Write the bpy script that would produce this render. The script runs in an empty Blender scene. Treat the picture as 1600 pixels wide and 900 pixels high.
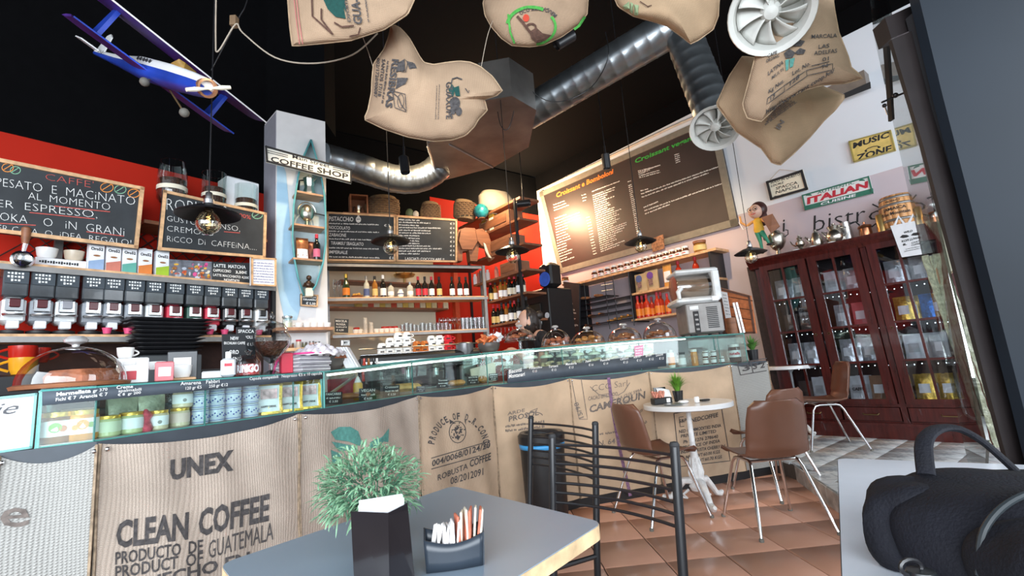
import bpy, bmesh, math, random
import numpy as np
from mathutils import Vector, Matrix, Euler
random.seed(7)
SC = bpy.context.scene
COL = SC.collection
PI = math.pi
# ---------------------------------------------------------------- camera
F = 750.0
H = 1.12
def nrm(v):
    v = np.array(v, float); return v/np.linalg.norm(v)
_u = nrm((-350, 4550, -750)); _f = np.array([0, 0, -1.0]); _f = nrm(_f-_f.dot(_u)*_u); _r = np.cross(_f, _u)
R = np.array([_r, _f, _u])
cam = bpy.data.cameras.new('camera'); camo = bpy.data.objects.new('camera', cam); COL.objects.link(camo)
M4 = Matrix([[R[i][j] for j in range(3)]+[0] for i in range(3)]+[[0, 0, 0, 1]])
M4.translation = (0, 0, H)
camo.matrix_world = M4
cam.sensor_width = 36; cam.lens = F/1600*36; cam.clip_start = 0.02
SC.camera = camo
# ---------------------------------------------------------------- world, light, exposure
SC.view_settings.view_transform = 'Standard'; SC.view_settings.look = 'None'
SC.view_settings.exposure = 0.45; SC.view_settings.gamma = 1
W = bpy.data.worlds.new('world'); SC.world = W; W.use_nodes = True
W.node_tree.nodes['Background'].inputs[0].default_value = (0.80, 0.90, 1.0, 1)
W.node_tree.nodes['Background'].inputs[1].default_value = 0.6
def light(kind, name, loc, target, power, color, size=1, size_y=None, spot=None, blend=.4):
    l = bpy.data.lights.new(name, kind); l.energy = power; l.color = color
    if kind == 'AREA':
        l.size = size
        if size_y: l.shape = 'RECTANGLE'; l.size_y = size_y
    elif kind == 'SPOT':
        l.spot_size = math.radians(spot); l.spot_blend = blend; l.shadow_soft_size = size
    elif kind == 'POINT': l.shadow_soft_size = size
    o = bpy.data.objects.new(name, l); COL.objects.link(o); o.location = loc
    d = Vector(target)-Vector(loc); o.rotation_euler = d.to_track_quat('-Z', 'Y').to_euler()
    return o
DAY = (0.86, 0.93, 1.0); WARM = (1.0, 0.72, 0.42)
light('AREA', 'shop_window_daylight', (0.2, -2.4, 1.7), (0.2, 4, .9), 300, DAY, 5.0, 2.2)
light('AREA', 'door_daylight', (4.6, 0.6, 2.2), (1.5, 4.5, .6), 100, DAY, 2.2, 2.6)
light('AREA', 'left_window_daylight', (-2.6, -1.2, 2.0), (-0.8, 2.0, .8), 45, DAY, 2.0, 2.0)
light('SPOT', 'board_spot', (1.0, 6.9, 4.2), (1.40, 8.5, 3.62), 330, WARM, .05, spot=58, blend=1)
light('POINT', 'board_lamp', (0.20, 8.55, 4.0), (0, 0, 0), 200, WARM, .15)
light('SPOT', 'back_bar_spot', (-1.0, 4.6, 3.9), (-1.1, 6.2, 2.3), 260, WARM, .06, spot=80, blend=.9)
light('SPOT', 'column_spot', (-0.9, 3.0, 3.6), (-1.7, 4.2, 1.8), 90, WARM, .06, spot=60, blend=.9)
light('SPOT', 'shelf_spot', (1.6, 5.2, 4.0), (2.4, 6.6, 2.4), 150, WARM, .06, spot=75, blend=.9)
light('POINT', 'back_corner_lamp', (-0.2, 6.3, 3.6), (0, 0, 0), 45, WARM, .1)
light('SPOT', 'counter_spot', (0.3, 2.6, 3.9), (0.4, 4.0, 1.0), 120, WARM, .08, spot=80, blend=.9)
# ---------------------------------------------------------------- projection helpers (photo pixel -> point in the room)
def ray(px, py): return R@np.array([px-800, 450-py, -F])
CAM = np.array([0, 0, H])
def atz(px, py, z):
    d = ray(px, py); return CAM+d*((z-H)/d[2])
def aty(px, py, y):
    d = ray(px, py); return CAM+d*(y/d[1])
def pnorm(az):          # vertical plane running along azimuth az: its normal facing the camera
    a = math.radians(az); return np.array([math.cos(a), -math.sin(a), 0])
class Plane:
    def __init__(s, p, az, off=0):
        n = pnorm(az); p = np.array([p[0], p[1], 0.0])
        if n@p > 0: n = -n
        s.n = n; s.az = az; s.p = p+n*off; s.along = np.array([math.sin(math.radians(az)), math.cos(math.radians(az)), 0])
        if s.along[0] < 0: s.along = -s.along
    def off(s, d): return Plane(s.p+s.n*d, s.az)
    def at(s, px, py, d=0):
        r_ = ray(px, py); q = s.p+s.n*d
        return CAM+r_*((q@s.n)/(r_@s.n))
    @property
    def rz(s):          # rotation about z so that local -y faces the camera side (normal) and local x runs along
        return math.atan2(s.n[0], -s.n[1])
# ---------------------------------------------------------------- materials
MATS = {}
def _nodes(m):
    m.use_nodes = True; nt = m.node_tree; return nt, nt.nodes, nt.links, nt.nodes['Principled BSDF']
def mat(name, rgb, rough=.5, metal=0, var=.12, scale=14, bump=.0, bscale=60, emit=0, spec=None, coat=0, rand=0, obj=True, stretch=None):
    if name in MATS: return MATS[name]
    m = bpy.data.materials.new(name); nt, N, L, P = _nodes(m)
    tc = N.new('ShaderNodeTexCoord'); no = N.new('ShaderNodeTexNoise'); no.inputs['Scale'].default_value = scale; no.inputs['Detail'].default_value = 4
    src = tc.outputs['Object']
    if stretch:
        mp = N.new('ShaderNodeMapping'); mp.inputs['Scale'].default_value = stretch; L.new(src, mp.inputs[0]); src = mp.outputs[0]
    if rand:
        oi = N.new('ShaderNodeObjectInfo'); va = N.new('ShaderNodeVectorMath'); va.operation = 'MULTIPLY_ADD'; L.new(oi.outputs['Random'], va.inputs[0]); va.inputs[1].default_value = (60, 40, 20); L.new(src, va.inputs[2]); src = va.outputs[0]
    L.new(src, no.inputs['Vector'])
    cr = N.new('ShaderNodeValToRGB'); c = cr.color_ramp
    c.elements[0].position = .3; c.elements[1].position = .72
    c.elements[0].color = tuple(max(0, x*(1-var)) for x in rgb)+(1,); c.elements[1].color = tuple(min(1, x*(1+var)) for x in rgb)+(1,)
    L.new(no.outputs['Fac'], cr.inputs[0]); out = cr.outputs[0]
    if rand:
        oi = N.new('ShaderNodeObjectInfo'); hs = N.new('ShaderNodeHueSaturation')
        mr = N.new('ShaderNodeMapRange'); mr.inputs['To Min'].default_value = 1-rand; mr.inputs['To Max'].default_value = 1+rand
        L.new(oi.outputs['Random'], mr.inputs[0]); L.new(mr.outputs[0], hs.inputs['Value']); L.new(out, hs.inputs['Color']); out = hs.outputs[0]
    L.new(out, P.inputs['Base Color'])
    P.inputs['Roughness'].default_value = rough; P.inputs['Metallic'].default_value = metal
    if coat: P.inputs['Coat Weight'].default_value = coat
    if spec is not None: P.inputs['Specular IOR Level'].default_value = spec
    if emit: L.new(out, P.inputs['Emission Color']); P.inputs['Emission Strength'].default_value = emit
    if bump:
        n2 = N.new('ShaderNodeTexNoise'); n2.inputs['Scale'].default_value = bscale; b = N.new('ShaderNodeBump'); b.inputs['Strength'].default_value = bump; b.inputs['Distance'].default_value = .01
        L.new(src, n2.inputs['Vector']); L.new(n2.outputs['Fac'], b.inputs['Height']); L.new(b.outputs[0], P.inputs['Normal'])
    MATS[name] = m; return m
def burlap(name, rgb, weave=850, stain=.25, bs=.5):
    if name in MATS: return MATS[name]
    m = bpy.data.materials.new(name); nt, N, L, P = _nodes(m)
    tc = N.new('ShaderNodeTexCoord'); no = N.new('ShaderNodeTexNoise'); no.inputs['Scale'].default_value = 3.5; no.inputs['Detail'].default_value = 6
    L.new(tc.outputs['Object'], no.inputs['Vector'])
    cr = N.new('ShaderNodeValToRGB'); c = cr.color_ramp; c.elements[0].position = .3; c.elements[1].position = .7
    c.elements[0].color = tuple(x*(1-stain) for x in rgb)+(1,); c.elements[1].color = tuple(min(1, x*(1+stain*.5)) for x in rgb)+(1,)
    L.new(no.outputs['Fac'], cr.inputs[0])
    w = []
    for d in ('X', 'Z'):
        wv = N.new('ShaderNodeTexWave'); wv.bands_direction = d; wv.inputs['Scale'].default_value = weave/6.28*.5; wv.inputs['Distortion'].default_value = 1.2; wv.inputs['Detail'].default_value = 2; wv.inputs['Detail Scale'].default_value = 1.5
        L.new(tc.outputs['Object'], wv.inputs['Vector']); w.append(wv)
    mx = N.new('ShaderNodeMath'); mx.operation = 'MULTIPLY'; L.new(w[0].outputs['Fac'], mx.inputs[0]); L.new(w[1].outputs['Fac'], mx.inputs[1])
    mr = N.new('ShaderNodeMapRange'); mr.inputs['To Min'].default_value = .80; mr.inputs['To Max'].default_value = 1.12; L.new(mx.outputs[0], mr.inputs[0])
    mm = N.new('ShaderNodeVectorMath'); mm.operation = 'SCALE'; L.new(cr.outputs[0], mm.inputs[0]); L.new(mr.outputs[0], mm.inputs['Scale'])
    L.new(mm.outputs[0], P.inputs['Base Color']); P.inputs['Roughness'].default_value = .95; P.inputs['Specular IOR Level'].default_value = .15
    b = N.new('ShaderNodeBump'); b.inputs['Strength'].default_value = bs; b.inputs['Distance'].default_value = .004
    L.new(mx.outputs[0], b.inputs['Height']); L.new(b.outputs[0], P.inputs['Normal'])
    MATS[name] = m; return m
def wood(name, rgb, rough=.5, scale=3, axis=(1, 8, 8), var=.3, coat=0):
    return mat(name, rgb, rough, var=var, scale=scale, stretch=axis, bump=.08, bscale=20, coat=coat)
def glass(name, tint=(.9, .97, .95), lo=.06, hi=.75, rough=.02):
    if name in MATS: return MATS[name]
    m = bpy.data.materials.new(name); nt, N, L, P = _nodes(m); N.remove(P)
    out = N['Material Output']; tr = N.new('ShaderNodeBsdfTransparent'); gl = N.new('ShaderNodeBsdfGlossy'); gl.inputs['Roughness'].default_value = rough
    no = N.new('ShaderNodeTexNoise'); no.inputs['Scale'].default_value = 6
    cr = N.new('ShaderNodeValToRGB'); cr.color_ramp.elements[0].color = tuple(x*.95 for x in tint)+(1,); cr.color_ramp.elements[1].color = tuple(tint)+(1,)
    L.new(no.outputs['Fac'], cr.inputs[0]); L.new(cr.outputs[0], tr.inputs[0])
    lw = N.new('ShaderNodeLayerWeight'); lw.inputs['Blend'].default_value = .35
    mr = N.new('ShaderNodeMapRange'); mr.inputs['To Min'].default_value = lo; mr.inputs['To Max'].default_value = hi; L.new(lw.outputs['Facing'], mr.inputs[0])
    mix = N.new('ShaderNodeMixShader'); L.new(mr.outputs[0], mix.inputs[0]); L.new(tr.outputs[0], mix.inputs[1]); L.new(gl.outputs[0], mix.inputs[2]); L.new(mix.outputs[0], out.inputs[0])
    MATS[name] = m; return m
BLACK = mat('matte_black', (.0025, .0025, .003), .9, spec=.06)
DARK = mat('satin_black', (.012, .012, .013), .5)
BLKMET = mat('black_metal', (.012, .012, .014), .32, spec=.5)
CHROME = mat('chrome', (.75, .75, .76), .14, 1, var=.04)
STEEL = mat('brushed_steel', (.55, .55, .55), .35, 1)
SILVER = mat('aged_silver', (.62, .58, .50), .28, 1, var=.3)
GREYMET = mat('grey_metal', (.30, .29, .28), .4, .7)
WHITE = mat('white_paint', (.82, .82, .82), .45, var=.04)
CREAM = mat('cream_paper', (.85, .78, .62), .7, var=.05)
PAPER = mat('white_paper', (.86, .87, .9), .6, var=.05)
CERAM = mat('white_ceramic', (.85, .85, .83), .15, var=.03)
CHALK = mat('chalkboard', (.028, .032, .036), .55, var=.35, scale=5)
CHALKW = mat('white_chalk', (.82, .82, .80), .9, var=.15, scale=120)
INK = mat('sack_ink', (.075, .068, .068), .95, var=.45, scale=90)
INKL = mat('faded_sack_ink', (.17, .14, .125), .95, var=.35, scale=70)
INKG = mat('green_sack_ink', (.10, .30, .26), .95, var=.2, scale=60)
INKDG = mat('dark_green_sack_ink', (.010, .065, .055), .95, var=.2, scale=60)
INKBR = mat('brown_sack_ink', (.10, .05, .035), .95, var=.3, scale=60)
PRBLK = mat('black_print', (.02, .02, .022), .7)
RED = mat('red_wall_paint', (.44, .016, .005), .7, var=.08, scale=2, spec=.2)
ORWOOD = wood('light_pine', (.62, .36, .17), .5)
PINE = wood('pine_frame', (.70, .42, .22), .5)
BRWOOD = wood('brown_wood', (.26, .10, .045), .5)
DKWOOD = wood('mahogany', (.062, .008, .006), .26, scale=4, axis=(8, 8, 1), var=.35, coat=.25)
GLASS = glass('clear_glass'); CGLASS = glass('green_edge_glass', (.90, .97, .95), .02, .30)
DOME = glass('dome_glass', (.93, .95, .95), .05, .85, .03); JARG = glass('jar_glass', (.93, .96, .93), .02, .2, .05)
GEDGE = mat('glass_edge', (.10, .36, .33), .2, var=.1)
GOLD = mat('gold_foil', (.75, .50, .10), .3, .8, var=.3, scale=40, bump=.3)
BURL = burlap('tan_burlap', (.66, .49, .35)); BURLG = burlap('pinkish_burlap', (.62, .51, .425)); BURLW = burlap('pale_burlap', (.44, .43, .405), 520, .08, .8)
BURLH = burlap('hanging_burlap', (.52, .36, .24)); BURLHO = burlap('hanging_warm_burlap', (.52, .36, .225)); BURLO = burlap('warm_burlap', (.68, .50, .345)); BURLD = burlap('dark_burlap', (.28, .19, .11))
# ---------------------------------------------------------------- mesh building
class MB:
    def __init__(s): s.v = []; s.f = []; s.mi = []; s.cur = 0
    def add(s, vs, fs):
        b = len(s.v); s.v += [tuple(float(c) for c in v) for v in vs]; s.f += [tuple(i+b for i in f) for f in fs]; s.mi += [s.cur]*len(fs); return s
    def box(s, c, d, rz=0, bev=0, rot=None):
        x, y, z = d[0]/2, d[1]/2, d[2]/2
        m = Matrix.Rotation(rz, 3, 'Z') if rot is None else (rot.to_matrix() if hasattr(rot, 'to_matrix') else rot)
        if bev <= 0:
            vs = [(i*x, j*y, k*z) for i in (-1, 1) for j in (-1, 1) for k in (-1, 1)]
            fs = [(0, 1, 3, 2), (4, 6, 7, 5), (0, 4, 5, 1), (2, 3, 7, 6), (0, 2, 6, 4), (1, 5, 7, 3)]
        else:
            b = min(bev, x*.95, y*.95, z*.95)
            vs = []; 
            for k, (ins) in ((-1, b), (-1, 0), (1, 0), (1, b)):
                pass
            lv = [(-z, b), (-z+b, 0), (z-b, 0), (z, b)]
            for zz, ins in lv:
                X, Y = x-ins, y-ins
                e = b*.6
                vs += [(-X+e, -Y, zz), (X-e, -Y, zz), (X, -Y+e, zz), (X, Y-e, zz), (X-e, Y, zz), (-X+e, Y, zz), (-X, Y-e, zz), (-X, -Y+e, zz)]
            fs = [tuple(range(7, -1, -1)), tuple(range(24, 32))]
            for l in range(3):
                for i in range(8):
                    fs.append((l*8+i, l*8+(i+1) % 8, l*8+8+(i+1) % 8, l*8+8+i))
        c = Vector(c)
        return s.add([m@Vector(v)+c for v in vs], fs)
    def lathe(s, prof, c=(0, 0, 0), n=16, rot=None, cap=True, sx=1, sy=1):
        vs = []; fs = []; k = len(prof)
        m = rot if rot is not None else Matrix.Identity(3)
        if hasattr(m, 'to_matrix'): m = m.to_matrix()
        for r_, z in prof:
            for i in range(n):
                a = 2*PI*i/n; vs.append(m@Vector((r_*math.cos(a)*sx, r_*math.sin(a)*sy, z))+Vector(c))
        for j in range(k-1):
            for i in range(n):
                fs.append((j*n+i, j*n+(i+1) % n, (j+1)*n+(i+1) % n, (j+1)*n+i))
        if cap:
            if prof[0][0] > 1e-5: fs.append(tuple(range(n-1, -1, -1)))
            if prof[-1][0] > 1e-5: fs.append(tuple((k-1)*n+i for i in range(n)))
        return s.add(vs, fs)
    def cyl(s, a, b, r, n=10, r2=None, cap=True):
        a = Vector(a); b = Vector(b); d = b-a; q = d.to_track_quat('Z', 'Y').to_matrix()
        return s.lathe([(r, 0), (r if r2 is None else r2, d.length)], a, n, q, cap)
    def tube(s, pts, r, n=8, closed=False, flat=1):
        pts = [Vector(p) for p in pts]; vs = []; fs = []; k = len(pts); up = None
        for i, p in enumerate(pts):
            a = pts[(i-1) % k] if (closed or i > 0) else p; b = pts[(i+1) % k] if (closed or i < k-1) else p
            t = (b-a).normalized()
            if up is None:
                up = Vector((0, 0, 1)) if abs(t.z) < .9 else Vector((1, 0, 0))
            x = t.cross(up).normalized(); y = x.cross(t).normalized(); up = y
            rr = r[i] if isinstance(r, (list, tuple)) else r
            for j in range(n):
                an = 2*PI*j/n; vs.append(p+x*(rr*math.cos(an)*flat)+y*(rr*math.sin(an)))
        for i in range(k if closed else k-1):
            i2 = (i+1) % k
            for j in range(n): fs.append((i*n+j, i*n+(j+1) % n, i2*n+(j+1) % n, i2*n+j))
        if not closed: fs += [tuple(range(n-1, -1, -1)), tuple((k-1)*n+j for j in range(n))]
        return s.add(vs, fs)
    def sph(s, c, r, n=12, m=8, sc=(1, 1, 1), rot=None):
        prof = [(math.sin(PI*i/m)*1.0+1e-6, -math.cos(PI*i/m)) for i in range(m+1)]
        mm = (rot.to_matrix() if hasattr(rot, 'to_matrix') else (rot if rot is not None else Matrix.Identity(3)))
        mm = mm@Matrix.Diagonal((r*sc[0], r*sc[1], r*sc[2]))
        return s.lathe(prof, c, n, mm, False)
    def grid(s, fn, nu, nv):
        vs = [fn(i/nu, j/nv) for j in range(nv+1) for i in range(nu+1)]
        fs = [(j*(nu+1)+i, j*(nu+1)+i+1, (j+1)*(nu+1)+i+1, (j+1)*(nu+1)+i) for j in range(nv) for i in range(nu)]
        return s.add(vs, fs)
    def slab(s, poly, d):       # polygon (3D points) extruded by vector d
        poly = [np.array(p, float) for p in poly]; d = np.array(d, float); n = len(poly)
        vs = [p for p in poly]+[p+d for p in poly]
        fs = [tuple(range(n-1, -1, -1)), tuple(range(n, 2*n))]+[(i, (i+1) % n, n+(i+1) % n, n+i) for i in range(n)]
        return s.add(vs, fs)
    def build(s, name, m, parent=None, smooth=True, world=False, label=None, loc=None, solid=0):
        vs = s.v
        if world and parent is not None:
            r_ = parent
            while r_.parent: r_ = r_.parent
            o_ = Vector(r_.location); vs = [Vector(v)-o_ for v in vs]
        org = Vector((0, 0, 0))
        if parent is None and vs:
            a = np.array([tuple(v) for v in vs]); org = Vector((float((a[:, 0].min()+a[:, 0].max())/2), float((a[:, 1].min()+a[:, 1].max())/2), float(a[:, 2].min())))
            vs = [Vector(v)-org for v in vs]
        me = bpy.data.meshes.new(name); me.from_pydata([tuple(v) for v in vs], [], s.f)
        ms = m if isinstance(m, (list, tuple)) else [m]
        for x in ms: me.materials.append(x)
        if len(ms) > 1:
            me.polygons.foreach_set('material_index', s.mi)
        bm = bmesh.new(); bm.from_mesh(me); bmesh.ops.recalc_face_normals(bm, faces=bm.faces); 
        if smooth:
            for f_ in bm.faces: f_.smooth = True
            for e_ in bm.edges:
                if len(e_.link_faces) == 2:
                    if e_.calc_face_angle(0) > .62: e_.smooth = False
        bm.to_mesh(me); bm.free()
        o = bpy.data.objects.new(name, me); COL.objects.link(o)
        if solid:
            md = o.modifiers.new('thickness', 'SOLIDIFY'); md.thickness = solid; md.offset = 0
        if parent is not None: o.parent = parent
        else: o.location = org
        if label: o['label'] = label
        return o
def tag(o, label, cat, group=None):
    o['label'] = label; o['category'] = cat
    if group: o['group'] = group
    return o
def struct(o): o['kind'] = 'structure'; return o
def thing(name, label, cat, loc=(0, 0, 0), rz=0, group=None):
    o = bpy.data.objects.new(name, None); COL.objects.link(o); o.empty_display_size = .05
    o.location = tuple(float(c) for c in loc); o.rotation_euler = (0, 0, rz)
    return tag(o, label, cat, group)
def dup(root, loc, rz=None, label=None, group=None, scale=None):
    r = root.copy(); COL.objects.link(r); r.location = tuple(float(c) for c in loc)
    if rz is not None: r.rotation_euler = (0, 0, rz)
    if scale: r.scale = scale if isinstance(scale, tuple) else (scale,)*3
    if label: r['label'] = label
    if group: r['group'] = group
    for ch in list(root.children):
        c = ch.copy(); COL.objects.link(c); c.parent = r
        for g in list(ch.children):
            d = g.copy(); COL.objects.link(d); d.parent = c
    return r
def face_rz(x, y, extra=0): return math.atan2(x, -y)+PI+extra   # local -y towards the camera
ORD = ['first', 'second', 'third', 'fourth', 'fifth', 'sixth', 'seventh', 'eighth', 'ninth', 'tenth', 'eleventh', 'twelfth', 'thirteenth', 'fourteenth', 'fifteenth', 'sixteenth', 'seventeenth', 'eighteenth']
# ---------------------------------------------------------------- writing
_tc = {}
def glyphs(s, bold=0.0, shear=0.0, space=1.0):
    k = (s, bold, shear, space)
    if k in _tc: return _tc[k]
    cu = bpy.data.curves.new('writing', 'FONT'); cu.body = s; cu.size = 1; cu.resolution_u = 2; cu.offset = bold; cu.shear = shear; cu.space_character = space
    o = bpy.data.objects.new('writing', cu); COL.objects.link(o)
    dg = bpy.context.evaluated_depsgraph_get(); me = bpy.data.meshes.new_from_object(o.evaluated_get(dg))
    v = np.array([tuple(x.co) for x in me.vertices]) if len(me.vertices) else np.zeros((0, 3)); f = [tuple(p.vertices) for p in me.polygons]
    bpy.data.objects.remove(o); bpy.data.curves.remove(cu); bpy.data.meshes.remove(me)
    if len(v):
        v[:, 0] -= v[:, 0].min(); v[:, 0] /= max(v[:, 0].max(), 1e-6); v[:, 1] /= .70
    _tc[k] = (v, f); return _tc[k]
def ptext(mb, s, p0, p1, hp, fn, bold=.01, shear=0, tilt=None, warp=None):
    """add writing s to mb: baseline from photo pixel p0 to p1, cap height hp pixels, fn(px,py) gives the surface point"""
    v, f = glyphs(s, bold, shear)
    if not len(v): return
    p0 = np.array(p0, float); p1 = np.array(p1, float); d = p1-p0
    if tilt is None:
        up = np.array([.02, -1.0]) if abs(d[0]) >= abs(d[1]) else np.array([d[1], -d[0]])/np.linalg.norm(d)
    else: up = np.array(tilt, float)
    pts = []
    for x, y, _ in v:
        q = p0+d*x+up*hp*y
        if warp: q = warp(x, y)
        pts.append(fn(q[0], q[1]))
    mb.add(pts, f)
def scribble(mb, p0, p1, hp, fn, seed=0, dens=1.0):
    """a line of small illegible writing: short strokes grouped in words"""
    rn = random.Random(seed); p0 = np.array(p0, float); p1 = np.array(p1, float); L_ = np.linalg.norm(p1-p0); d = (p1-p0)/max(L_, 1e-6); up = np.array([d[1], -d[0]])
    x = 0
    while x < L_-.6:
        w = rn.uniform(2.5, 9)*max(.5, hp/2.5); e = min(L_, x+w); k = x
        while k < e:
            st = rn.uniform(.5, .95)*hp*.55; h = rn.uniform(.55, 1)*hp*dens; b = rn.uniform(-.1, .1)*hp
            a0 = p0+d*k+up*b; a1 = p0+d*(k+st)+up*b
            mb.add([fn(*a0), fn(*a1), fn(*(a1+up*h)), fn(*(a0+up*h))], [(0, 1, 2, 3)]); k += st+hp*.16
        x = e+hp*.7
def ppoly(mb, pts, fn):
    n = len(pts); c = (sum(p[0] for p in pts)/n, sum(p[1] for p in pts)/n); K = 3 if n > 5 else 2; vs = [fn(*c)]
    for k in range(1, K+1): vs += [fn(c[0]+(p[0]-c[0])*k/K, c[1]+(p[1]-c[1])*k/K) for p in pts]
    mb.add(vs, [(0, 1+i, 1+(i+1) % n) for i in range(n)]+[(1+k*n+i, 1+k*n+(i+1) % n, 1+(k-1)*n+(i+1) % n, 1+(k-1)*n+i) for k in range(1, K) for i in range(n)])
def pline(mb, pts, w, fn):      # a drawn line of pixel width w
    q_ = [np.array(p, float) for p in pts]; pts = [q_[0]]; L_ = []; Rr = []
    for a, b in zip(q_[:-1], q_[1:]):
        k = max(1, int(np.linalg.norm(b-a)/7)); pts += [a+(b-a)*(j+1)/k for j in range(k)]
    for i, p in enumerate(pts):
        t = pts[min(i+1, len(pts)-1)]-pts[max(i-1, 0)]; t = t/max(np.linalg.norm(t), 1e-6); nn = np.array([-t[1], t[0]])*w/2
        L_.append(fn(*(p+nn))); Rr.append(fn(*(p-nn)))
    k = len(pts); mb.add(L_+Rr, [(i, i+1, k+i+1, k+i) for i in range(k-1)])
def arc(cx, cy, rx, ry, a0, a1, n=14): return [(cx+rx*math.cos(math.radians(a0+(a1-a0)*i/n)), cy+ry*math.sin(math.radians(a0+(a1-a0)*i/n))) for i in range(n+1)]
def quadbox(mb, TL, TR, BR, BL, n, t):   # flat board from four corner points, thickness t backwards from the face
    mb.slab([TL, TR, BR, BL], -np.array(n)*t); return mb
def lerp(a, b, t): return np.array(a, float)*(1-t)+np.array(b, float)*t
# ---------------------------------------------------------------- main planes of the room
LSP = Plane((-2.8, 2.6), 36.5); LWP = LSP.off(-.38)
CP = Plane((-2.2, 6.05), 65.1); BWP = Plane((-2.5, 6.9), 52)
CABP = Plane((3.2, 5.59), -38.8); RWP = CABP.off(-.38)
CSP = Plane((-.85, 7.6), -38.8)
def isect(a, b):
    A = np.array([a.n[:2], b.n[:2]]); return np.linalg.solve(A, np.array([a.n@a.p, b.n@b.p]))
TILE = mat('terracotta_tile', (.64, .34, .235), .30, var=.07, scale=3, rand=.07, bump=.03, bscale=9)
GROUT = mat('dark_grout', (.10, .075, .06), .9)
WHWALL = mat('white_wall_paint', (.72, .75, .80), .8, var=.03, scale=1.5); MAUVE = mat('mauve_wall_paint', (.58, .49, .52), .8, var=.04, scale=1.5)
CREAMW = mat('cream_wall_paint', (.70, .62, .47), .8, var=.05, scale=2); BLUEW = mat('pale_blue_paint', (.42, .62, .78), .7, var=.05)
GREYW = mat('lilac_grey_shade', (.36, .35, .40), .8, var=.05)  # darker grey standing for shade on the white column
# floor with its tiles
fl = struct(MB().box((1, 3, -.06), (12, 15, .1)).build('floor', GROUT))
def wall(name, p, q, z0, z1, t, m):
    p = np.array([p[0], p[1], z0]); q = np.array([q[0], q[1], z0]); d = q-p; n = np.array([-d[1], d[0], 0]); n = n/np.linalg.norm(n)
    mid = (p+q)/2
    if n@(mid-CAM) < 0: n = -n
    return struct(MB().slab([p, q, q+[0, 0, z1-z0], p+[0, 0, z1-z0]], n*t).build(name, m))
proto = None; e1 = np.array([.345, .022]); e2 = np.array([-.022, .375]); o0 = np.array([.709, 3.238])
for i in range(-6, 8):
    for j in range(-4, 5):
        c = o0+e1*(i+.5)+e2*(j+.5)
        if c[0] > 2.35+.0*c[1] or c[1] > 4.75 or c[1] < 1.7 or (c[0] < -.9): continue
        if proto is None:
            proto = MB().box((0, 0, 0), (.339, .369, .012), bev=.004).build('floor_tile', TILE, fl)
            o = proto
        else:
            o = proto.copy(); COL.objects.link(o)
        o.parent = fl; o.location = (c[0]-fl.location.x, c[1]-fl.location.y, -.005-fl.location.z); o.rotation_euler = (0, 0, math.atan2(e1[1], e1[0]))
# raised platform on the right
pl = [(2.27, 4.26), (2.05, 3.36), (1.75, 2.2), (1.5, .2), (6.2, .2), (6.2, 4.2), (2.6, 8.3), (2.0, 6.6), (2.25, 4.9)]
plat = struct(MB().slab([(x, y, .0) for x, y in pl], (0, 0, .112)).build('platform', GROUT))
m = mat('patterned_cement_tile', (.60, .62, .62), .35, var=.10, scale=6); nt, N, L, P = _nodes(m)
tc = N.new('ShaderNodeTexCoord'); sp = N.new('ShaderNodeSeparateXYZ'); L.new(tc.outputs['Object'], sp.inputs[0])
def mth(op, a, b=None, c=None):
    n_ = N.new('ShaderNodeMath'); n_.operation = op
    for i, q in enumerate((a, b, c)):
        if q is None: continue
        if isinstance(q, (int, float)): n_.inputs[i].default_value = q
        else: L.new(q, n_.inputs[i])
    return n_.outputs[0]
ax = mth('ABSOLUTE', sp.outputs[0]); ay = mth('ABSOLUTE', sp.outputs[1]); an = mth('ARCTAN2', ay, ax)
rr = mth('SQRT', mth('ADD', mth('POWER', ax, 2.0), mth('POWER', ay, 2.0)))
star = mth('LESS_THAN', rr, mth('MULTIPLY_ADD', mth('ABSOLUTE', mth('COSINE', mth('MULTIPLY', an, 4.0))), .045, .022))
ring = mth('LESS_THAN', mth('ABSOLUTE', mth('SUBTRACT', mth('ADD', ax, ay), .145)), .009)
fac = mth('MULTIPLY', mth('MAXIMUM', star, ring), .55)
old = P.inputs['Base Color'].links[0].from_socket; mx = N.new('ShaderNodeMixRGB'); L.new(fac, mx.inputs[0]); L.new(old, mx.inputs[1]); mx.inputs[2].default_value = (.18, .21, .24, 1); L.new(mx.outputs[0], P.inputs['Base Color'])
pt = None; ca = math.radians(-38.8); ux = np.array([-math.sin(ca), -math.cos(ca)])*-1; uy = -np.array([math.cos(ca), -math.sin(ca)])
def inside(p, poly):
    r_ = False; j = len(poly)-1
    for i in range(len(poly)):
        xi, yi = poly[i]; xj, yj = poly[j]
        if (yi > p[1]) != (yj > p[1]) and p[0] < (xj-xi)*(p[1]-yi)/(yj-yi)+xi: r_ = not r_
        j = i
    return r_
c0 = np.array([2.981, 4.29])
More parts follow.
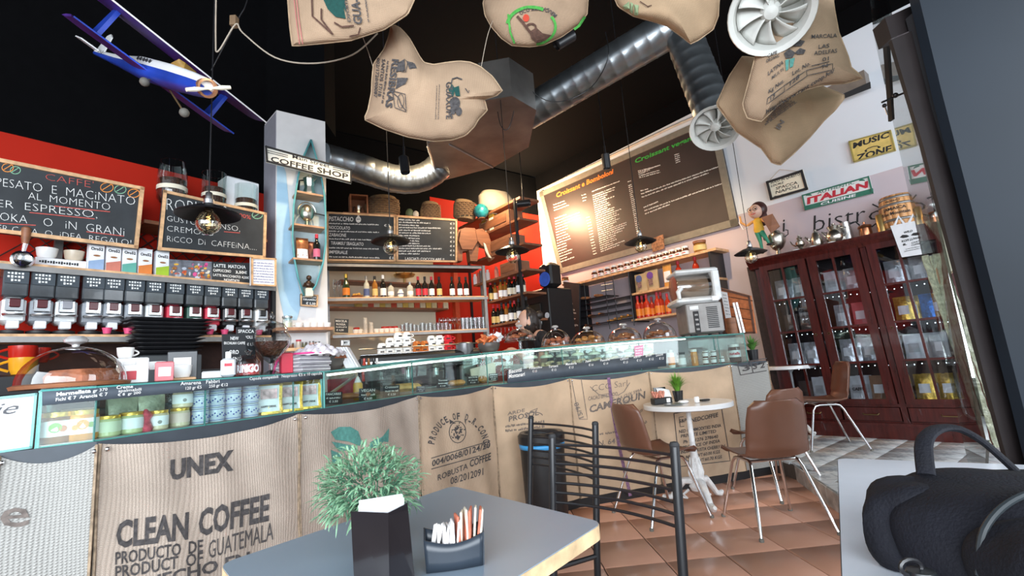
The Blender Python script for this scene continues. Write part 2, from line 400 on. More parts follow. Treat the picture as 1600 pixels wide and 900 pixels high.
for i in range(-12, 16):
    for j in range(-12, 8):
        c = c0+ux*.25*(i+.5)+uy*.25*(j+.5)
        cs = [c+ux*.1235*a+uy*.1235*b for a, b in ((-1, -1), (1, -1), (1, 1), (-1, 1))]
        if CABP.n@(np.append(c, 0)-CABP.p) < -.05 or c[1] < 2.0: continue
        ins = [inside(q, pl) for q in cs]
        if all(ins):
            if pt is None: pt = MB().box((0, 0, 0), (.247, .247, .016), bev=.002).build('platform_tile', m, plat); o = pt
            else: o = pt.copy(); COL.objects.link(o)
            o.parent = plat; o.location = (c[0]-plat.location.x, c[1]-plat.location.y, .122); o.rotation_euler = (0, 0, math.atan2(ux[1], ux[0]))
        elif any(ins):
            poly = cs
            for a, b in (((2.6, 8.3), (2.0, 6.6)), ((2.0, 6.6), (2.25, 4.9)), ((2.25, 4.9), (2.27, 4.26)), ((2.27, 4.26), (2.05, 3.36)), ((2.05, 3.36), (1.75, 2.2)), ((1.75, 2.2), (1.5, .2)), ((6.2, 4.2), (2.6, 8.3))):
                a = np.array(a); b = np.array(b); e = b-a
                if min(np.hypot(*(c-(a*(1-t_)+b*t_))) for t_ in np.linspace(0, 1, 40)) > .2: continue
                sd = lambda q: e[0]*(q[1]-a[1])-e[1]*(q[0]-a[0])
                out = []
                for k in range(len(poly)):
                    q0, q1 = poly[k], poly[(k+1) % len(poly)]; s0, s1 = sd(q0), sd(q1)
                    if s0 >= 0: out.append(q0)
                    if (s0 >= 0) != (s1 >= 0): out.append(q0+(q1-q0)*s0/(s0-s1))
                poly = out
                if len(poly) < 3: break
            if len(poly) >= 3:
                L3 = MB().slab([((q-c)@ux, (q-c)@uy, -.008) for q in poly], (0, 0, .016)).build('platform_tile', m, plat)
                L3.location = (c[0]-plat.location.x, c[1]-plat.location.y, .122); L3.rotation_euler = (0, 0, math.atan2(ux[1], ux[0]))
riser = mat('riser_tile', (.46, .42, .38), .5, var=.35, scale=12)
eb = [np.array([2.27, 4.26]), np.array([2.05, 3.36]), np.array([1.75, 2.2])]
e3 = MB()
for a, b in zip(eb[:-1], eb[1:]):
    d = b-a; L_ = np.linalg.norm(d); k = int(L_/.2)
    for i in range(k):
        p = a+d*(i+.5)/k; MB().box((p[0]-plat.location.x-.008, p[1]-plat.location.y, .062), (L_/k-.006, .014, .124), rz=math.atan2(d[1], d[0]), bev=.002).build('riser_tile', riser, plat)
# walls
k = isect(BWP, RWP); kb = (k[0], k[1])
zr = float(LWP.at(240, 262)[2])
la = LWP.p+LWP.along*(-3.2); lb = LWP.p+LWP.along*1.75
wall('wall_left', la, lb, 0, zr, .15, RED); wall('wall_left', la, lb, zr, 4.9, .15, BLACK)
ba = BWP.p+BWP.along*(-1.2); 
c690 = BWP.at(676, 400); c848 = BWP.at(838, 400)
wall('wall_back', ba, c690, 0, 2.95, .15, CREAMW); wall('wall_back', c690, kb, 0, 4.1, .15, RED); wall('wall_back', ba, c690, 2.95, 4.9, .15, BLACK)
wall('wall_back', c690, kb, 4.1, 4.9, .15, BLACK)
rb = RWP.p+RWP.along*3.6
if rb[0] < 3: rb = RWP.p-RWP.along*3.6
zl = float(RWP.at(1300, 292)[2])
wall('wall_right', kb, rb, 0, zl, .15, MAUVE); wall('wall_right', kb, rb, zl, 4.62, .15, WHWALL); wall('wall_right', kb, rb, 4.62, 4.95, .15, BLACK)
struct(MB().box((1, 3.6, 4.98), (12, 14, .1)).build('ceiling', BLACK))
struct(MB().tube([RWP.at(840, 299, .03), RWP.at(1050, 198, .03), RWP.at(1130, 163, .03)], .022, 4).build('trim_1', mat('pale_trim', (.6, .52, .42), .6)))
# column, left face, right face
A = atz(432, 172, 3.5); B = atz(508, 190, 3.5); C = atz(413, 195, 3.5)
AB = (B-A); AC = (C-A)
cl = MB(); cl.cur = 0
cl.slab([A*[1, 1, 0], B*[1, 1, 0], B*[1, 1, 0]+[0, 0, 3.5], A*[1, 1, 0]+[0, 0, 3.5]], (AC*[1, 1, 0])*1.0)
col = struct(cl.build('column', mat('column_white_paint', (.80, .77, .76), .75, var=.03)))
COLP = Plane(A, math.degrees(math.atan2(AB[0], AB[1]))); COLL = Plane(A, math.degrees(math.atan2(AC[0], AC[1])))
MB().slab([A*[1, 1, 0]+AC*[.02, .02, 0]+[0, 0, 0], A*[1, 1, 0]+AC*[.98, .98, 0], A*[1, 1, 0]+AC*[.98, .98, 0]+[0, 0, 3.48], A*[1, 1, 0]+AC*[.02, .02, 0]+[0, 0, 3.48]], COLL.n*.004).build('shaded_side', GREYW, col, world=True)  # shade of the column's left face, put into the colour of this sheet
# blue painted leaf shape on the column front
bl = MB(); ppoly(bl, [(433, 235), (447, 270), (452, 330), (455, 380), (463, 430), (472, 470), (464, 500), (445, 500), (438, 470), (431, 430)], lambda x, y: COLP.at(x, y, .004))
bl.build('blue_painted_shape', BLUEW, col, world=True)
wall('wall_bulkhead', A+AC*1.0, B, 3.5, 4.95, .3, BLACK)
# ---------------------------------------------------------------- ventilation
DUCTM = mat('galvanised_duct', (.34, .37, .39), .30, .9, var=.25, scale=5)
FANM = mat('fan_plastic', (.62, .62, .58), .5, var=.05)
def duct(name, label, pts, r, seam=.12, rib=.0035):
    t = MB(); P3 = [Vector(tuple(map(float, p))) for p in pts]; pl_ = []; rr = []
    for a, b in zip(P3[:-1], P3[1:]):
        L_ = (b-a).length; k = max(2, int(L_/seam))
        for i in range(k):
            q = a.lerp(b, i/k); pl_.append(q); rr.append(r)
            q2 = a.lerp(b, min(i/k+.012/L_, 1)); pl_.append(q2); rr.append(r+rib); q3 = a.lerp(b, min(i/k+.024/L_, 1)); pl_.append(q3); rr.append(r)
    pl_.append(P3[-1]); rr.append(r)
    t.tube(pl_, rr, 20)
    return tag(t.build(name, DUCTM), label, 'duct')
def bez(p0, p1, p2, n=8): return [lerp(lerp(p0, p1, i/n), lerp(p1, p2, i/n), i/n) for i in range(n+1)]
d1 = [aty(505, 247, 4.9), aty(560, 262, 5.2)]+bez(aty(590, 272, 5.35), aty(655, 296, 5.6), aty(688, 258, 5.5), 6)
duct('ventilation_duct', 'silver spiral duct running from the white column to the rectangular duct box', d1, .165, .13)
duct('ventilation_duct', 'long silver spiral duct slanting up from the rectangular duct box to the ceiling', [aty(822, 178, 4.7), aty(1055, 40, 3.9)], .17, .115)
duct('ventilation_duct', 'silver spiral duct hanging down to the smaller white fan', [aty(1062, 30, 3.9), aty(1075, 75, 3.85), aty(1116, 180, 3.75)], .155, .10)
b = MB(); bp = [(667, 226), (686, 284), (770, 262), (826, 230), (838, 172), (800, 150), (752, 158)]
b.slab([atz(x, y, 3.5) for x, y in bp], (0, 0, .38)); 
db = thing('duct_box', 'rectangular sheet metal duct box joining two spiral ducts', 'duct', atz(750, 215, 3.5)); b.build('casing', mat('sheet_metal', (.30, .28, .26), .38, .85, var=.3, scale=3), db, world=True)
MB().tube([atz(668, 229, 3.495), atz(686, 282, 3.495)], .012, 4).build('flange', STEEL, db, world=True)
MB().tube([atz(702, 226, 3.495), atz(770, 262, 3.495)], .010, 4).build('seam', STEEL, db, world=True)
def fan(label, c, axis, r, depth=.16):
    t = thing('ventilation_fan', label, 'fan', c); ax = Vector(tuple(map(float, axis))).normalized(); q = ax.to_track_quat('Z', 'Y').to_matrix()
    MB().lathe([(r*.80, -depth), (r*.82, -.03), (r*.97, .0), (r, .012), (r*.98, .02), (r*.86, .006), (r*.80, -.03), (r*.78, -depth*.9)], (0, 0, 0), 36, q, False).build('housing', FANM, t)
    m_ = MB()
    for k in range(9):
        a = 2*PI*k/9
        def fn(u, v, a=a):
            rad = r*(.16+.62*u); an = a+(v-.5)*.62+u*.25; z = -.05+(v-.5)*.075
            return q@Vector((rad*math.cos(an), rad*math.sin(an), z))
        MB().grid(fn, 5, 4).build('blade', FANM, t, solid=.004)
    MB().lathe([(r*.24, -.09), (r*.24, -.03), (r*.16, -.005), (.001, .004)], (0, 0, 0), 20, q, True).build('hub', FANM, t)
    MB().lathe([(r*.79, -depth), (r*.79, -depth-.01), (.001, -depth-.012)], (0, 0, 0), 24, q, False).build('back_plate', FANM, t)
c1 = aty(1205, 20, 2.15); v1 = nrm(CAM-c1); fan('large white fan outlet hanging beside the printed sacks', c1, v1+np.array([.05, 0, -.28])*1.0, .2, .14)
c2 = aty(1117, 200, 3.72); v2 = nrm(CAM-c2); fan('smaller white fan outlet on the hanging duct', c2, v2+np.array([-.1, 0, -.75]), .20, .13)
# ---------------------------------------------------------------- hanging sacks
class Sack:
    def __init__(s, pts, c, Y, T, seed, fold=.02):
        s.c = np.array(c, float); s.Y = Y; s.T = T; s.seed = seed; s.fold = fold; s.n = 120
        P_ = np.array(pts, float)-s.c; s.rad = []
        for i in range(s.n):
            a = 2*PI*i/s.n; d = np.array([math.cos(a), math.sin(a)]); best = 0
            for j in range(len(P_)):
                p, q = P_[j], P_[(j+1) % len(P_)]; e = q-p; den = d[0]*e[1]-d[1]*e[0]
                if abs(den) < 1e-9: continue
                t = (p[0]*e[1]-p[1]*e[0])/den; u = (p[0]*d[1]-p[1]*d[0])/den
                if t > 0 and -1e-6 <= u <= 1+1e-6: best = max(best, t)
            s.rad.append(best or 10)
    def r(s, px, py):
        d = np.array([px, py])-s.c; a = math.atan2(d[1], d[0]) % (2*PI)*s.n/(2*PI); i = int(a) % s.n; t = a-int(a)
        return min(1, float(np.hypot(*d))/(s.rad[i]*(1-t)+s.rad[(i+1) % s.n]*t))
    def infl(s, px, py, r):
        k = s.seed
        f = math.sin(px*.045+py*.03+k)*.5+math.sin(px*.02-py*.06+k*2)*.35+math.sin(px*.11+k)*math.sin(py*.09+k)*.3
        return s.T*(1-r**2.6)**.6+s.fold*f*(1-r**4)
    def front(s, px, py, d=.009): return aty(px, py, s.Y-s.infl(px, py, s.r(px, py))-d)
    def build(s, name, label, m, group=None):
        vs = []; fs = []; NR = 26
        for side in (0, 1):
            for k in range(NR+1):
                r = k/NR
                for i in range(s.n):
                    a = 2*PI*i/s.n; px, py = s.c+np.array([math.cos(a), math.sin(a)])*s.rad[i]*r
                    I = s.infl(px, py, r)
                    Y = s.Y-I if side == 0 else s.Y+I*.9+.004
                    vs.append(aty(px, py, Y))
        off = (NR+1)*s.n
        for side in (0, 1):
            o_ = side*off
            for k in range(NR):
                for i in range(s.n):
                    j = (i+1) % s.n; fs.append((o_+k*s.n+i, o_+k*s.n+j, o_+(k+1)*s.n+j, o_+(k+1)*s.n+i))
        for i in range(s.n):
            j = (i+1) % s.n; fs.append((NR*s.n+i, NR*s.n+j, off+NR*s.n+j, off+NR*s.n+i))
        t = thing(name, label, 'sack', aty(s.c[0], s.c[1], s.Y), 0, group); s.t = t
        mb = MB(); mb.add(vs, fs); mb.build('cloth', m, t, world=True)
        hm = MB(); hm.tube([aty(*(s.c+np.array([math.cos(2*PI*i/s.n), math.sin(2*PI*i/s.n)])*s.rad[i]), s.Y) for i in range(0, s.n)], .0045, 5, True); hm.build('seam', mat('sack_seam', (.42, .30, .19), .95, var=.3), t, world=True)
        return t
    def prt(s, fnc, m, name='printed_marking'):
        mb = MB(); fnc(mb, s.front); mb.build(name, m, s.t, world=True, smooth=False)
def q2(base, sc, off): return [(off[0]+x/sc, off[1]+y/sc) for x, y in base]
# centre sack
s = Sack(q2([(860, 155), (900, 175), (950, 225), (990, 295), (1020, 350), (1050, 392), (1110, 405), (1190, 392), (1270, 383), (1340, 390), (1400, 415), (1480, 480), (1542, 570), (1500, 598), (1425, 612), (1445, 690), (1390, 745), (1365, 790), (1310, 845), (1230, 872), (1110, 882), (950, 855), (800, 805), (675, 745), (700, 690), (722, 580), (725, 500), (735, 400), (800, 310), (830, 230), (845, 160)], 4, (400, 0)), (655, 155), 2.4, .11, 1.3, .028)
s.build('burlap_sack', 'tan burlap sack with two coffee logos hanging below the ceiling at the centre', BURLH)
def f(mb, fn):
    ptext(mb, 'RESIBRAS', (613, 92), (602, 168), 10, fn, .035, tilt=(1, .1))
    ptext(mb, 'SANTOS 17/18', (597, 92), (590, 150), 5, fn, .02, tilt=(1, .1)); ptext(mb, '002/1720/00087', (589, 90), (584, 152), 4.5, fn, .02, tilt=(1, .1))
    scribble(mb, (605, 95), (596, 160), 3, fn, 3)
    for pts in ([(619, 112), (630, 100), (632, 92), (637, 97), (634, 112), (628, 112), (624, 108)], [(636, 96), (645, 98), (651, 106), (640, 107)], [(620, 122), (637, 122), (633, 131), (622, 128)], [(613, 142), (633, 147), (635, 175), (617, 168)]): pline(mb, pts+[pts[0]], 1.2, fn)
    ppoly(mb, [(619, 112), (622, 98), (632, 92), (633, 110)], fn); ppoly(mb, [(618, 139), (621, 122), (637, 122), (633, 131)], fn); ppoly(mb, [(637, 96), (648, 99), (651, 106), (640, 107)], fn)
    pline(mb, [(614, 145), (623, 153), (627, 164), (634, 173)], 1.5, fn)
    pline(mb, arc(626, 158, 5, 11, 0, 360), 1, fn)
s.prt(f, INK)
def f(mb, fn):
    ptext(mb, 'GUAXUPE', (697, 128), (697, 186), -9, fn, .02, tilt=(-1, 0.05)); scribble(mb, (704, 134), (704, 184), 4, fn, 5); scribble(mb, (686, 132), (684, 186), 1.5, fn, 6); scribble(mb, (682, 134), (680, 186), 1.5, fn, 7)
    for c_ in ((711, 161, 8, 10), (708, 172, 4, 7), (717, 174, 5, 7)): ppoly(mb, arc(*c_, 0, 345), fn)
    pline(mb, [(705, 130), (707, 123), (714, 121), (722, 124)], 2, fn); pline(mb, [(727, 138), (732, 145), (733, 141)], 1.5, fn)
s.prt(f, INK)
s.prt(lambda mb, fn: [ppoly(mb, p, fn) for p in ([(701, 141), (706, 131), (711, 138), (708, 152)], [(709, 137), (717, 134), (719, 150), (712, 150)])], INKDG, 'printed_leaves')
# upper left sack
s = Sack([(452, -60), (548, -75), (650, -60), (647, 0), (637, 22), (600, 46), (548, 63), (500, 68), (457, 72), (453, 40), (450, 0)], (545, 0), 2.15, .07, 2.1, .014)
s.build('burlap_sack', 'tan burlap sack with dark green leaves and a red seam line at upper left', BURLH)
def f(mb, fn):
    ptext(mb, 'GUA-', (566, 38), (561, -2), 13, fn, .03, tilt=(-1, -.05)); ptext(mb, 'EXPORTAD', (548, 34), (541, -10), 5, fn, .02, tilt=(-1, -.1)); scribble(mb, (577, 34), (572, -5), 3, fn, 8)
s.prt(f, INK)
s.prt(lambda mb, fn: [pline(mb, p, 2.6, fn) for p in ([(487, -5), (488, 25), (520, 54)], [(502, 13), (502, 30), (520, 54)], [(522, 35), (534, 42), (553, 40)], [(546, 57), (560, 54), (563, 43)])], INKBR, 'printed_strokes')
s.prt(lambda mb, fn: (ppoly(mb, [(502, -8), (512, 14), (524, 26), (540, 29), (536, 6), (527, -8)], fn), ppoly(mb, [(527, -8), (534, 4), (541, 20), (538, -8)], fn)), INKDG, 'printed_leaves')
s.prt(lambda mb, fn: [pline(mb, p, 1.3, fn) for p in ([(463, -5), (467, 30), (473, 69)], [(459, -5), (464, 40), (468, 69)])], mat('red_thread', (.50, .16, .15), .9), 'red_seam_line')
# green logo sack
s = Sack([(755, 5), (758, 24), (768, 42), (784, 60), (800, 71), (828, 73), (850, 70), (878, 57), (905, 38), (917, 22), (919, -5), (905, -50), (770, -50)], (838, 5), 2.6, .12, 3.1, .02)
s.build('burlap_sack', 'tan burlap sack with a green ring and brown bean figure at the top centre', BURLH)
s.prt(lambda mb, fn: (pline(mb, arc(830, 42, 38, 31, -170, -60), 5, fn), pline(mb, arc(832, 42, 36, 28, -35, 80), 4, fn), pline(mb, [(794, 22), (797, 50), (804, 68)], 3, fn), pline(mb, [(914, 26), (905, 40), (897, 46)], 4, fn)), mat('bright_green_ink', (.07, .36, .06), .9, var=.25, scale=60), 'printed_ring')
s.prt(lambda mb, fn: (ppoly(mb, [(828, 49), (838, 43), (848, 52), (862, 55), (852, 64), (838, 67), (830, 60)], fn), pline(mb, [(808, 25), (816, 34), (825, 46), (832, 55)], 4, fn), pline(mb, arc(830, 42, 7, 5, 120, 380), 3, fn)), INKBR, 'printed_figure')
s.prt(lambda mb, fn: (ppoly(mb, arc(822, 28, 5, 6, 0, 340), fn)), mat('red_ink', (.55, .06, .03), .9), 'printed_red_spot')
s.prt(lambda mb, fn: ptext(mb, 'OCO TERRAQUEM', (815, 10), (868, 20), 5, fn, .02, warp=lambda x, y: arc(838, 52, 45-y*6, 42-y*6, -128+x*85, 0, 1)[0]), INK)
# folded sack by the big duct
s = Sack([(957, -10), (966, 10), (990, 25), (1020, 33), (1042, 40), (1072, 62), (1078, 69), (1092, 62), (1114, 46), (1122, 25), (1124, -10), (1118, -50), (960, -50)], (1045, 0), 2.3, .10, 4.2, .02)
s.build('burlap_sack', 'orange tan burlap sack folded to a corner beneath the silver duct end', BURLHO)
s.prt(lambda mb, fn: [ppoly(mb, p, fn) for p in ([(973, 10), (983, 2), (984, 14), (976, 15)], [(985, 3), (990, 6), (988, 22), (984, 18)], [(991, 7), (998, 8), (997, 24), (991, 24)])], mat('soft_green_ink', (.25, .33, .18), .9), 'printed_leaves')
s.prt(lambda mb, fn: pline(mb, [(1000, 2), (1012, 10), (1018, 8)], 1.5, fn), INKBR)
# two sacks at the right
s = Sack([(1119, 163), (1140, 118), (1160, 88), (1215, 95), (1260, 125), (1322, 150), (1305, 172), (1288, 188), (1265, 215), (1240, 240), (1219, 258), (1206, 254), (1190, 232), (1150, 205)], (1215, 165), 2.75, .11, 5.3, .03)
s.build('burlap_sack', 'brown burlap sack tapering to a low tip behind the white printed lot sack', BURLHO)
s.prt(lambda mb, fn: (ptext(mb, '2230', (1163, 160), (1182, 143), 10, fn, .02), ptext(mb, 'PROCESO', (1165, 178), (1192, 158), 5, fn, .01), [scribble(mb, (1196+i*2, 196-i*4.5), (1246-i*4, 160-i*2+i*1), 3, fn, 10+i) for i in range(5)], ptext(mb, 'IN', (1218, 203), (1226, 190), 7, fn, .04)), INKL)
s = Sack([(1183, 78), (1200, 20), (1232, -40), (1297, -40), (1303, 12), (1310, 50), (1325, 88), (1330, 106), (1350, 122), (1322, 130), (1285, 133), (1252, 142), (1215, 164), (1190, 190), (1168, 185), (1160, 165), (1172, 120)], (1252, 80), 2.35, .09, 6.4, .016)
s.build('burlap_sack', 'tan burlap sack with a lot number box and a plant drawing at the upper right', BURLH)
def f(mb, fn):
    ptext(mb, 'MARCALA', (1268, 60), (1308, 58), 6, fn, .012); ptext(mb, 'LAS', (1279, 76), (1296, 74), 6, fn, .012); ptext(mb, 'ADELFAS', (1272, 86), (1308, 82), 6, fn, .012)
    ptext(mb, '01', (1285, 96), (1295, 94), 6, fn, .012); ptext(mb, 'Lot. No.', (1238, 118), (1266, 101), 6.5, fn, .02); pline(mb, [(1268, 103), (1296, 96)], 1.2, fn)
    pline(mb, [(1260, 110), (1301, 99), (1301, 109), (1261, 118), (1260, 110)], 1.2, fn); ptext(mb, '74', (1284, 108), (1294, 104), 6, fn, .01)
    pline(mb, [(1225, 134), (1260, 110), (1261, 119), (1226, 143), (1225, 134), (1200, 153), (1198, 163), (1226, 143)], 1.2, fn)
    ptext(mb, '128', (1234, 134), (1249, 122), 7, fn, .02); ptext(mb, 'Kg Net.', (1201, 146), (1225, 128), 6, fn, .02); ptext(mb, '13', (1204, 157), (1211, 151), 6, fn, .02)
    ptext(mb, 'http://www.rant coop.hn/', (1197, 178), (1304, 112), 6.5, fn, .025)
    ptext(mb, 'CAFE', (1199, 90), (1214, 84), 5, fn, .02); ptext(mb, 'ORGANIC', (1197, 98), (1218, 88), 5, fn, .02); ptext(mb, 'LATINA', (1200, 118), (1224, 99), 6, fn, .02); ptext(mb, 'MULTI', (1206, 124), (1224, 110), 5, fn, .01)
s.prt(f, INK)
s.prt(lambda mb, fn: [ppoly(mb, p, fn) for p in ([(1226, 70), (1234, 66), (1242, 54), (1245, 66), (1239, 72)], [(1240, 60), (1250, 62), (1258, 64), (1252, 72), (1240, 72)], [(1225, 83), (1233, 76), (1243, 82), (1238, 90), (1228, 91)], [(1242, 82), (1250, 75), (1259, 78), (1256, 84), (1246, 85)])], INK, 'printed_plant')
s.prt(lambda mb, fn: [ppoly(mb, p, fn) for p in ([(1227, 94), (1233, 92), (1232, 108), (1228, 111)], [(1234, 92), (1242, 90), (1239, 104), (1234, 106)])], INKG, 'printed_green_pot')
# ---------------------------------------------------------------- model biplane
O = (aty(104, 24, 2.1)+aty(352, 204, 2.8))/2; S = (aty(352, 204, 2.8)-aty(104, 24, 2.1))/2
N0 = aty(322, 137, 2.12); T0 = aty(148, 84, 2.85); FD = nrm(N0-T0); U = nrm(np.cross(FD, S)); S = S-FD*0
sl = np.linalg.norm(S); FO = O-FD*float((O-N0)@FD)   # unused height reference
fl_len = float(np.linalg.norm(N0-T0)); nb = float((N0-O)@FD)
ax0 = N0-FD*nb; drop = ax0-O
def ap(a, b, c): return O+S*a+FD*b+U*c
def fp(b, x, y): return N0+FD*(b-nb)+nrm(S-FD*(S@FD))*x+U*y
pl_ = thing('model_biplane', 'blue and white model biplane hanging nose to the right from the black ceiling', 'model plane', O)
PBLUE = mat('plane_blue_paint', (.02, .06, .42), .35, var=.4, scale=3); PPUR = mat('plane_purple_paint', (.07, .025, .20), .4, var=.6, scale=4)
def wing(nm, h, ext, ch, b0=0):
    mb = MB()
    def prof(a):
        w = ch*(1-.25*max(0, abs(a)-.85)/.15) if abs(a) > .85 else ch
        return w
    A_ = [i/10*2-1 for i in range(11)]
    vs = []
    for a in A_:
        w = prof(a); 
        for (bb, cc) in ((.5, 0), (.3, .012), (-.2, .010), (-.5, 0), (0, -.006)): vs.append(ap(a*ext, b0+bb*w, h+cc))
    fs = [(i*5+j, i*5+(j+1) % 5, (i+1)*5+(j+1) % 5, (i+1)*5+j) for i in range(10) for j in range(5)]+[(0, 1, 2, 3, 4), tuple(50+j for j in range(5))]
    mb.add(vs, fs); w_ = mb.build(nm, PPUR, pl_, world=True)
    MB().tube([ap(-ext, b0+ch*.5, h+.002), ap(ext, b0+ch*.5, h+.002)], .005, 5).build('leading_edge', WHITE if h > 0.05 else PBLUE, w_, world=True)
wing('lower_wing', 0, 1.0, .22); 
uo = .175
wing('upper_wing', uo, 1.22, .26, .015)
for a in (-.72, .70):
    mb = MB(); mb.slab([ap(a-.02, .04, 0), ap(a-.02, -.05, 0), ap(a*1.0, -.03, uo), ap(a, .03, uo)], S*.02/sl); mb.build('wing_strut', PBLUE, pl_, world=True)
secs = [(-fl_len+nb, .012, .016, .01), (-fl_len*.7+nb, .03, .035, .0), (-.12, .05, .06, 0), (nb*.45, .055, .06, 0), (nb*.82, .05, .05, 0), (nb, .042, .042, 0)]
for nm, lo, hi, mm in (('fuselage_top', 0, 1, WHITE), ('fuselage_belly', -1, 0, PBLUE)):
    mb = MB(); vs = []; K = 8
    for (b, rx, ry, dy) in secs:
        for i in range(K+1):
            a = PI*i/K if hi else -PI*i/K
            vs.append(fp(b, rx*math.copysign(abs(math.cos(a))**.6, math.cos(a)), dy+ry*math.copysign(abs(math.sin(a))**.6, math.sin(a))+.0*lo))
    k = K+1; fs = [(i*k+j, i*k+j+1, (i+1)*k+j+1, (i+1)*k+j) for i in range(len(secs)-1) for j in range(K)]+[tuple(range(k)), tuple((len(secs)-1)*k+j for j in range(k))]
    mb.add(vs, fs); mb.build(nm, mm, pl_, world=True)
sgn = 1
GL = mat('amber_canopy', (.62, .36, .08), .2, .4)
mb = MB(); b0 = nb*.42; mb.add([fp(b0, -.045, .052), fp(b0, .045, .052), fp(b0+.02, -.035, .095), fp(b0+.02, .035, .095), fp(b0+.10, -.03, .085), fp(b0+.10, .03, .085), fp(b0+.15, -.035, .045), fp(b0+.15, .035, .045)], [(0, 1, 3, 2), (2, 3, 5, 4), (4, 5, 7, 6), (0, 2, 4, 6), (1, 7, 5, 3)]); mb.build('canopy', GL, pl_, world=True)
for k, b in enumerate((-.10, -.06, -.015, .025, .07)):
    for sd in (-1, 1):
        c = fp(b, sd*.054, .028); q = Vector(tuple(nrm(S)*sd)).to_track_quat('Z', 'Y').to_matrix(); MB().lathe([(.011, 0), (.011, .004), (.001, .005)], c, 10, q).build('porthole', PRBLK, pl_, world=True)
q = Vector(tuple(FD)).to_track_quat('Z', 'Y').to_matrix()
MB().lathe([(.044, -.01), (.046, .02), (.036, .022), (.034, 0)], N0, 16, q, False).build('cowling_ring', mat('copper_ring', (.65, .32, .16), .3, .7), pl_, world=True)
mb = MB(); tipd = aty(352, 141, 2.1)-aty(292, 136, 2.1); tipd = nrm(tipd-FD*float(tipd@FD)); tt = nrm(np.cross(tipd, FD))
mb.tube([N0+FD*.03+tipd*x for x in (-.10, -.06, -.02, .02, .06, .10)], [.009, .012, .006, .006, .012, .009], 8)
mb.cyl(N0, N0+FD*.05, .010, 10, .006); mb.build('propeller', CREAM, pl_, world=True)
mb = MB(); tb = -fl_len+nb
mb.slab([fp(tb-.02, 0, 0), fp(tb+.12, 0, .02), fp(tb+.05, 0, .15), fp(tb-.0, 0, .17), fp(tb-.04, 0, .15)], nrm(S)*.008); mb.build('tail_fin', WHITE, pl_, world=True)
mb = MB(); mb.slab([fp(tb-.02, -.12, .02), fp(tb-.02, .12, .02), fp(tb+.06, .11, .02), fp(tb+.08, 0, .02), fp(tb+.06, -.11, .02)], U*.008); mb.build('tailplane', WHITE, pl_, world=True)
mb = MB(); sn = nrm(S-FD*(S@FD)); v, f_ = glyphs('AN 2', .01)
for sd in (-1, 1):
    g = [fp(tb+.16+(x if sd < 0 else 1-x)*.09*1, sd*.034, -.002+y*.024) for x, y, _ in v]; mb.add(g, f_)
mb.build('painted_letters', PRBLK, pl_, world=True, smooth=False)
for a, w in ((-.1, (226, 128, 2.33)), (.1, (288, 176, 2.3))):
    c = aty(*w); MB().tube([ap(a, .1, -.01), c], .005, 5).build('landing_strut', mat('brass_wire', (.55, .38, .16), .35, .8), pl_, world=True)
    MB().sph(c, .024, 12, 8).build('wheel', mat('grey_rubber', (.14, .13, .11), .7), pl_, world=True)
# ---------------------------------------------------------------- pendant lamps
BULB = glass('amber_bulb_glass', (.96, .88, .70), .25, .95, .04)
def pendant(px, py, Y, label, r=.15):
    p = aty(px, py, Y); t = thing('pendant_lamp', label, 'lamp', p)
    MB().lathe([(.022, .035), (.03, .022), (.07, .012), (r*.8, -.012), (r, -.028), (r*.98, -.031), (r*.8, -.016), (.07, .007), (.02, .018)], (0, 0, 0), 32, None, False).build('shade', BLKMET, t)
    s_ = MB().lathe([(.012, .095), (.016, .09), (.018, .06), (.024, .055), (.024, .03), (.018, .028)], (0, 0, 0), 14).build('socket', STEEL, t)
    MB().lathe([(.018, .01), (.022, -.01), (.045, -.03), (.058, -.06), (.058, -.085), (.045, -.11), (.02, -.128), (.001, -.13)], (0, 0, 0), 20, None, False).build('bulb', BULB, t)
    MB().tube([(.010*math.cos(a)*(1+.3*(i % 2)), .010*math.sin(a), -.03-.004*i) for i, a in enumerate([k*1.7 for k in range(14)])], .0012, 4).build('filament', mat('glowing_filament', (1, .62, .25), .5, emit=4), t)
    MB().cyl((0, 0, .09), (0, 0, 4.90-float(p[2])), .0035, 6).build('cable', BLKMET, t)
    return t
pendant(326, 328, 2.35, 'black disc pendant lamp in front of the roasted coffee chalkboard')
pendant(610, 372, 3.6, 'black disc pendant lamp in front of the pistachio chalkboard')
pendant(800, 388, 4.0, 'black disc pendant lamp before the corner bottle shelves')
pendant(1000, 374, 4.5, 'black disc pendant lamp in front of the big printed menu board')
pendant(1172, 391, 4.6, 'black disc pendant lamp beside the mahogany cabinet')
def spot(label, px, py, Y, d, ht=.2):
    p = aty(px, py, Y); t = thing('spotlight', label, 'spotlight', p); d = Vector(d).normalized(); q = d.to_track_quat('Z', 'Y').to_matrix()
    MB().lathe([(.045, -.09), (.05, -.085), (.05, .085), (.044, .09), (.04, .07), (.001, .068)], (0, 0, 0), 18, q).build('lamp_body', BLKMET, t)
    MB().cyl((0, 0, .04), (0, 0, ht), .012, 8).build('bracket', BLKMET, t)
    MB().cyl((0, 0, ht), (0, 0, 4.93-float(p[2])), .006, 6).build('rod', BLKMET, t)
spot('black cylinder spotlight below the curved duct', 632, 258, 4.6, (.1, -.1, -1)); spot('black cylinder spotlight at the top edge of the big menu board', 947, 252, 5.5, (.05, .2, -1)); spot('black cylinder spotlight beneath the green ring sack', 882, 62, 3.6, (-.8, -.1, -.5)); spot('small black spotlight above the corner shelves', 818, 318, 6.2, (1, -.2, -.05))
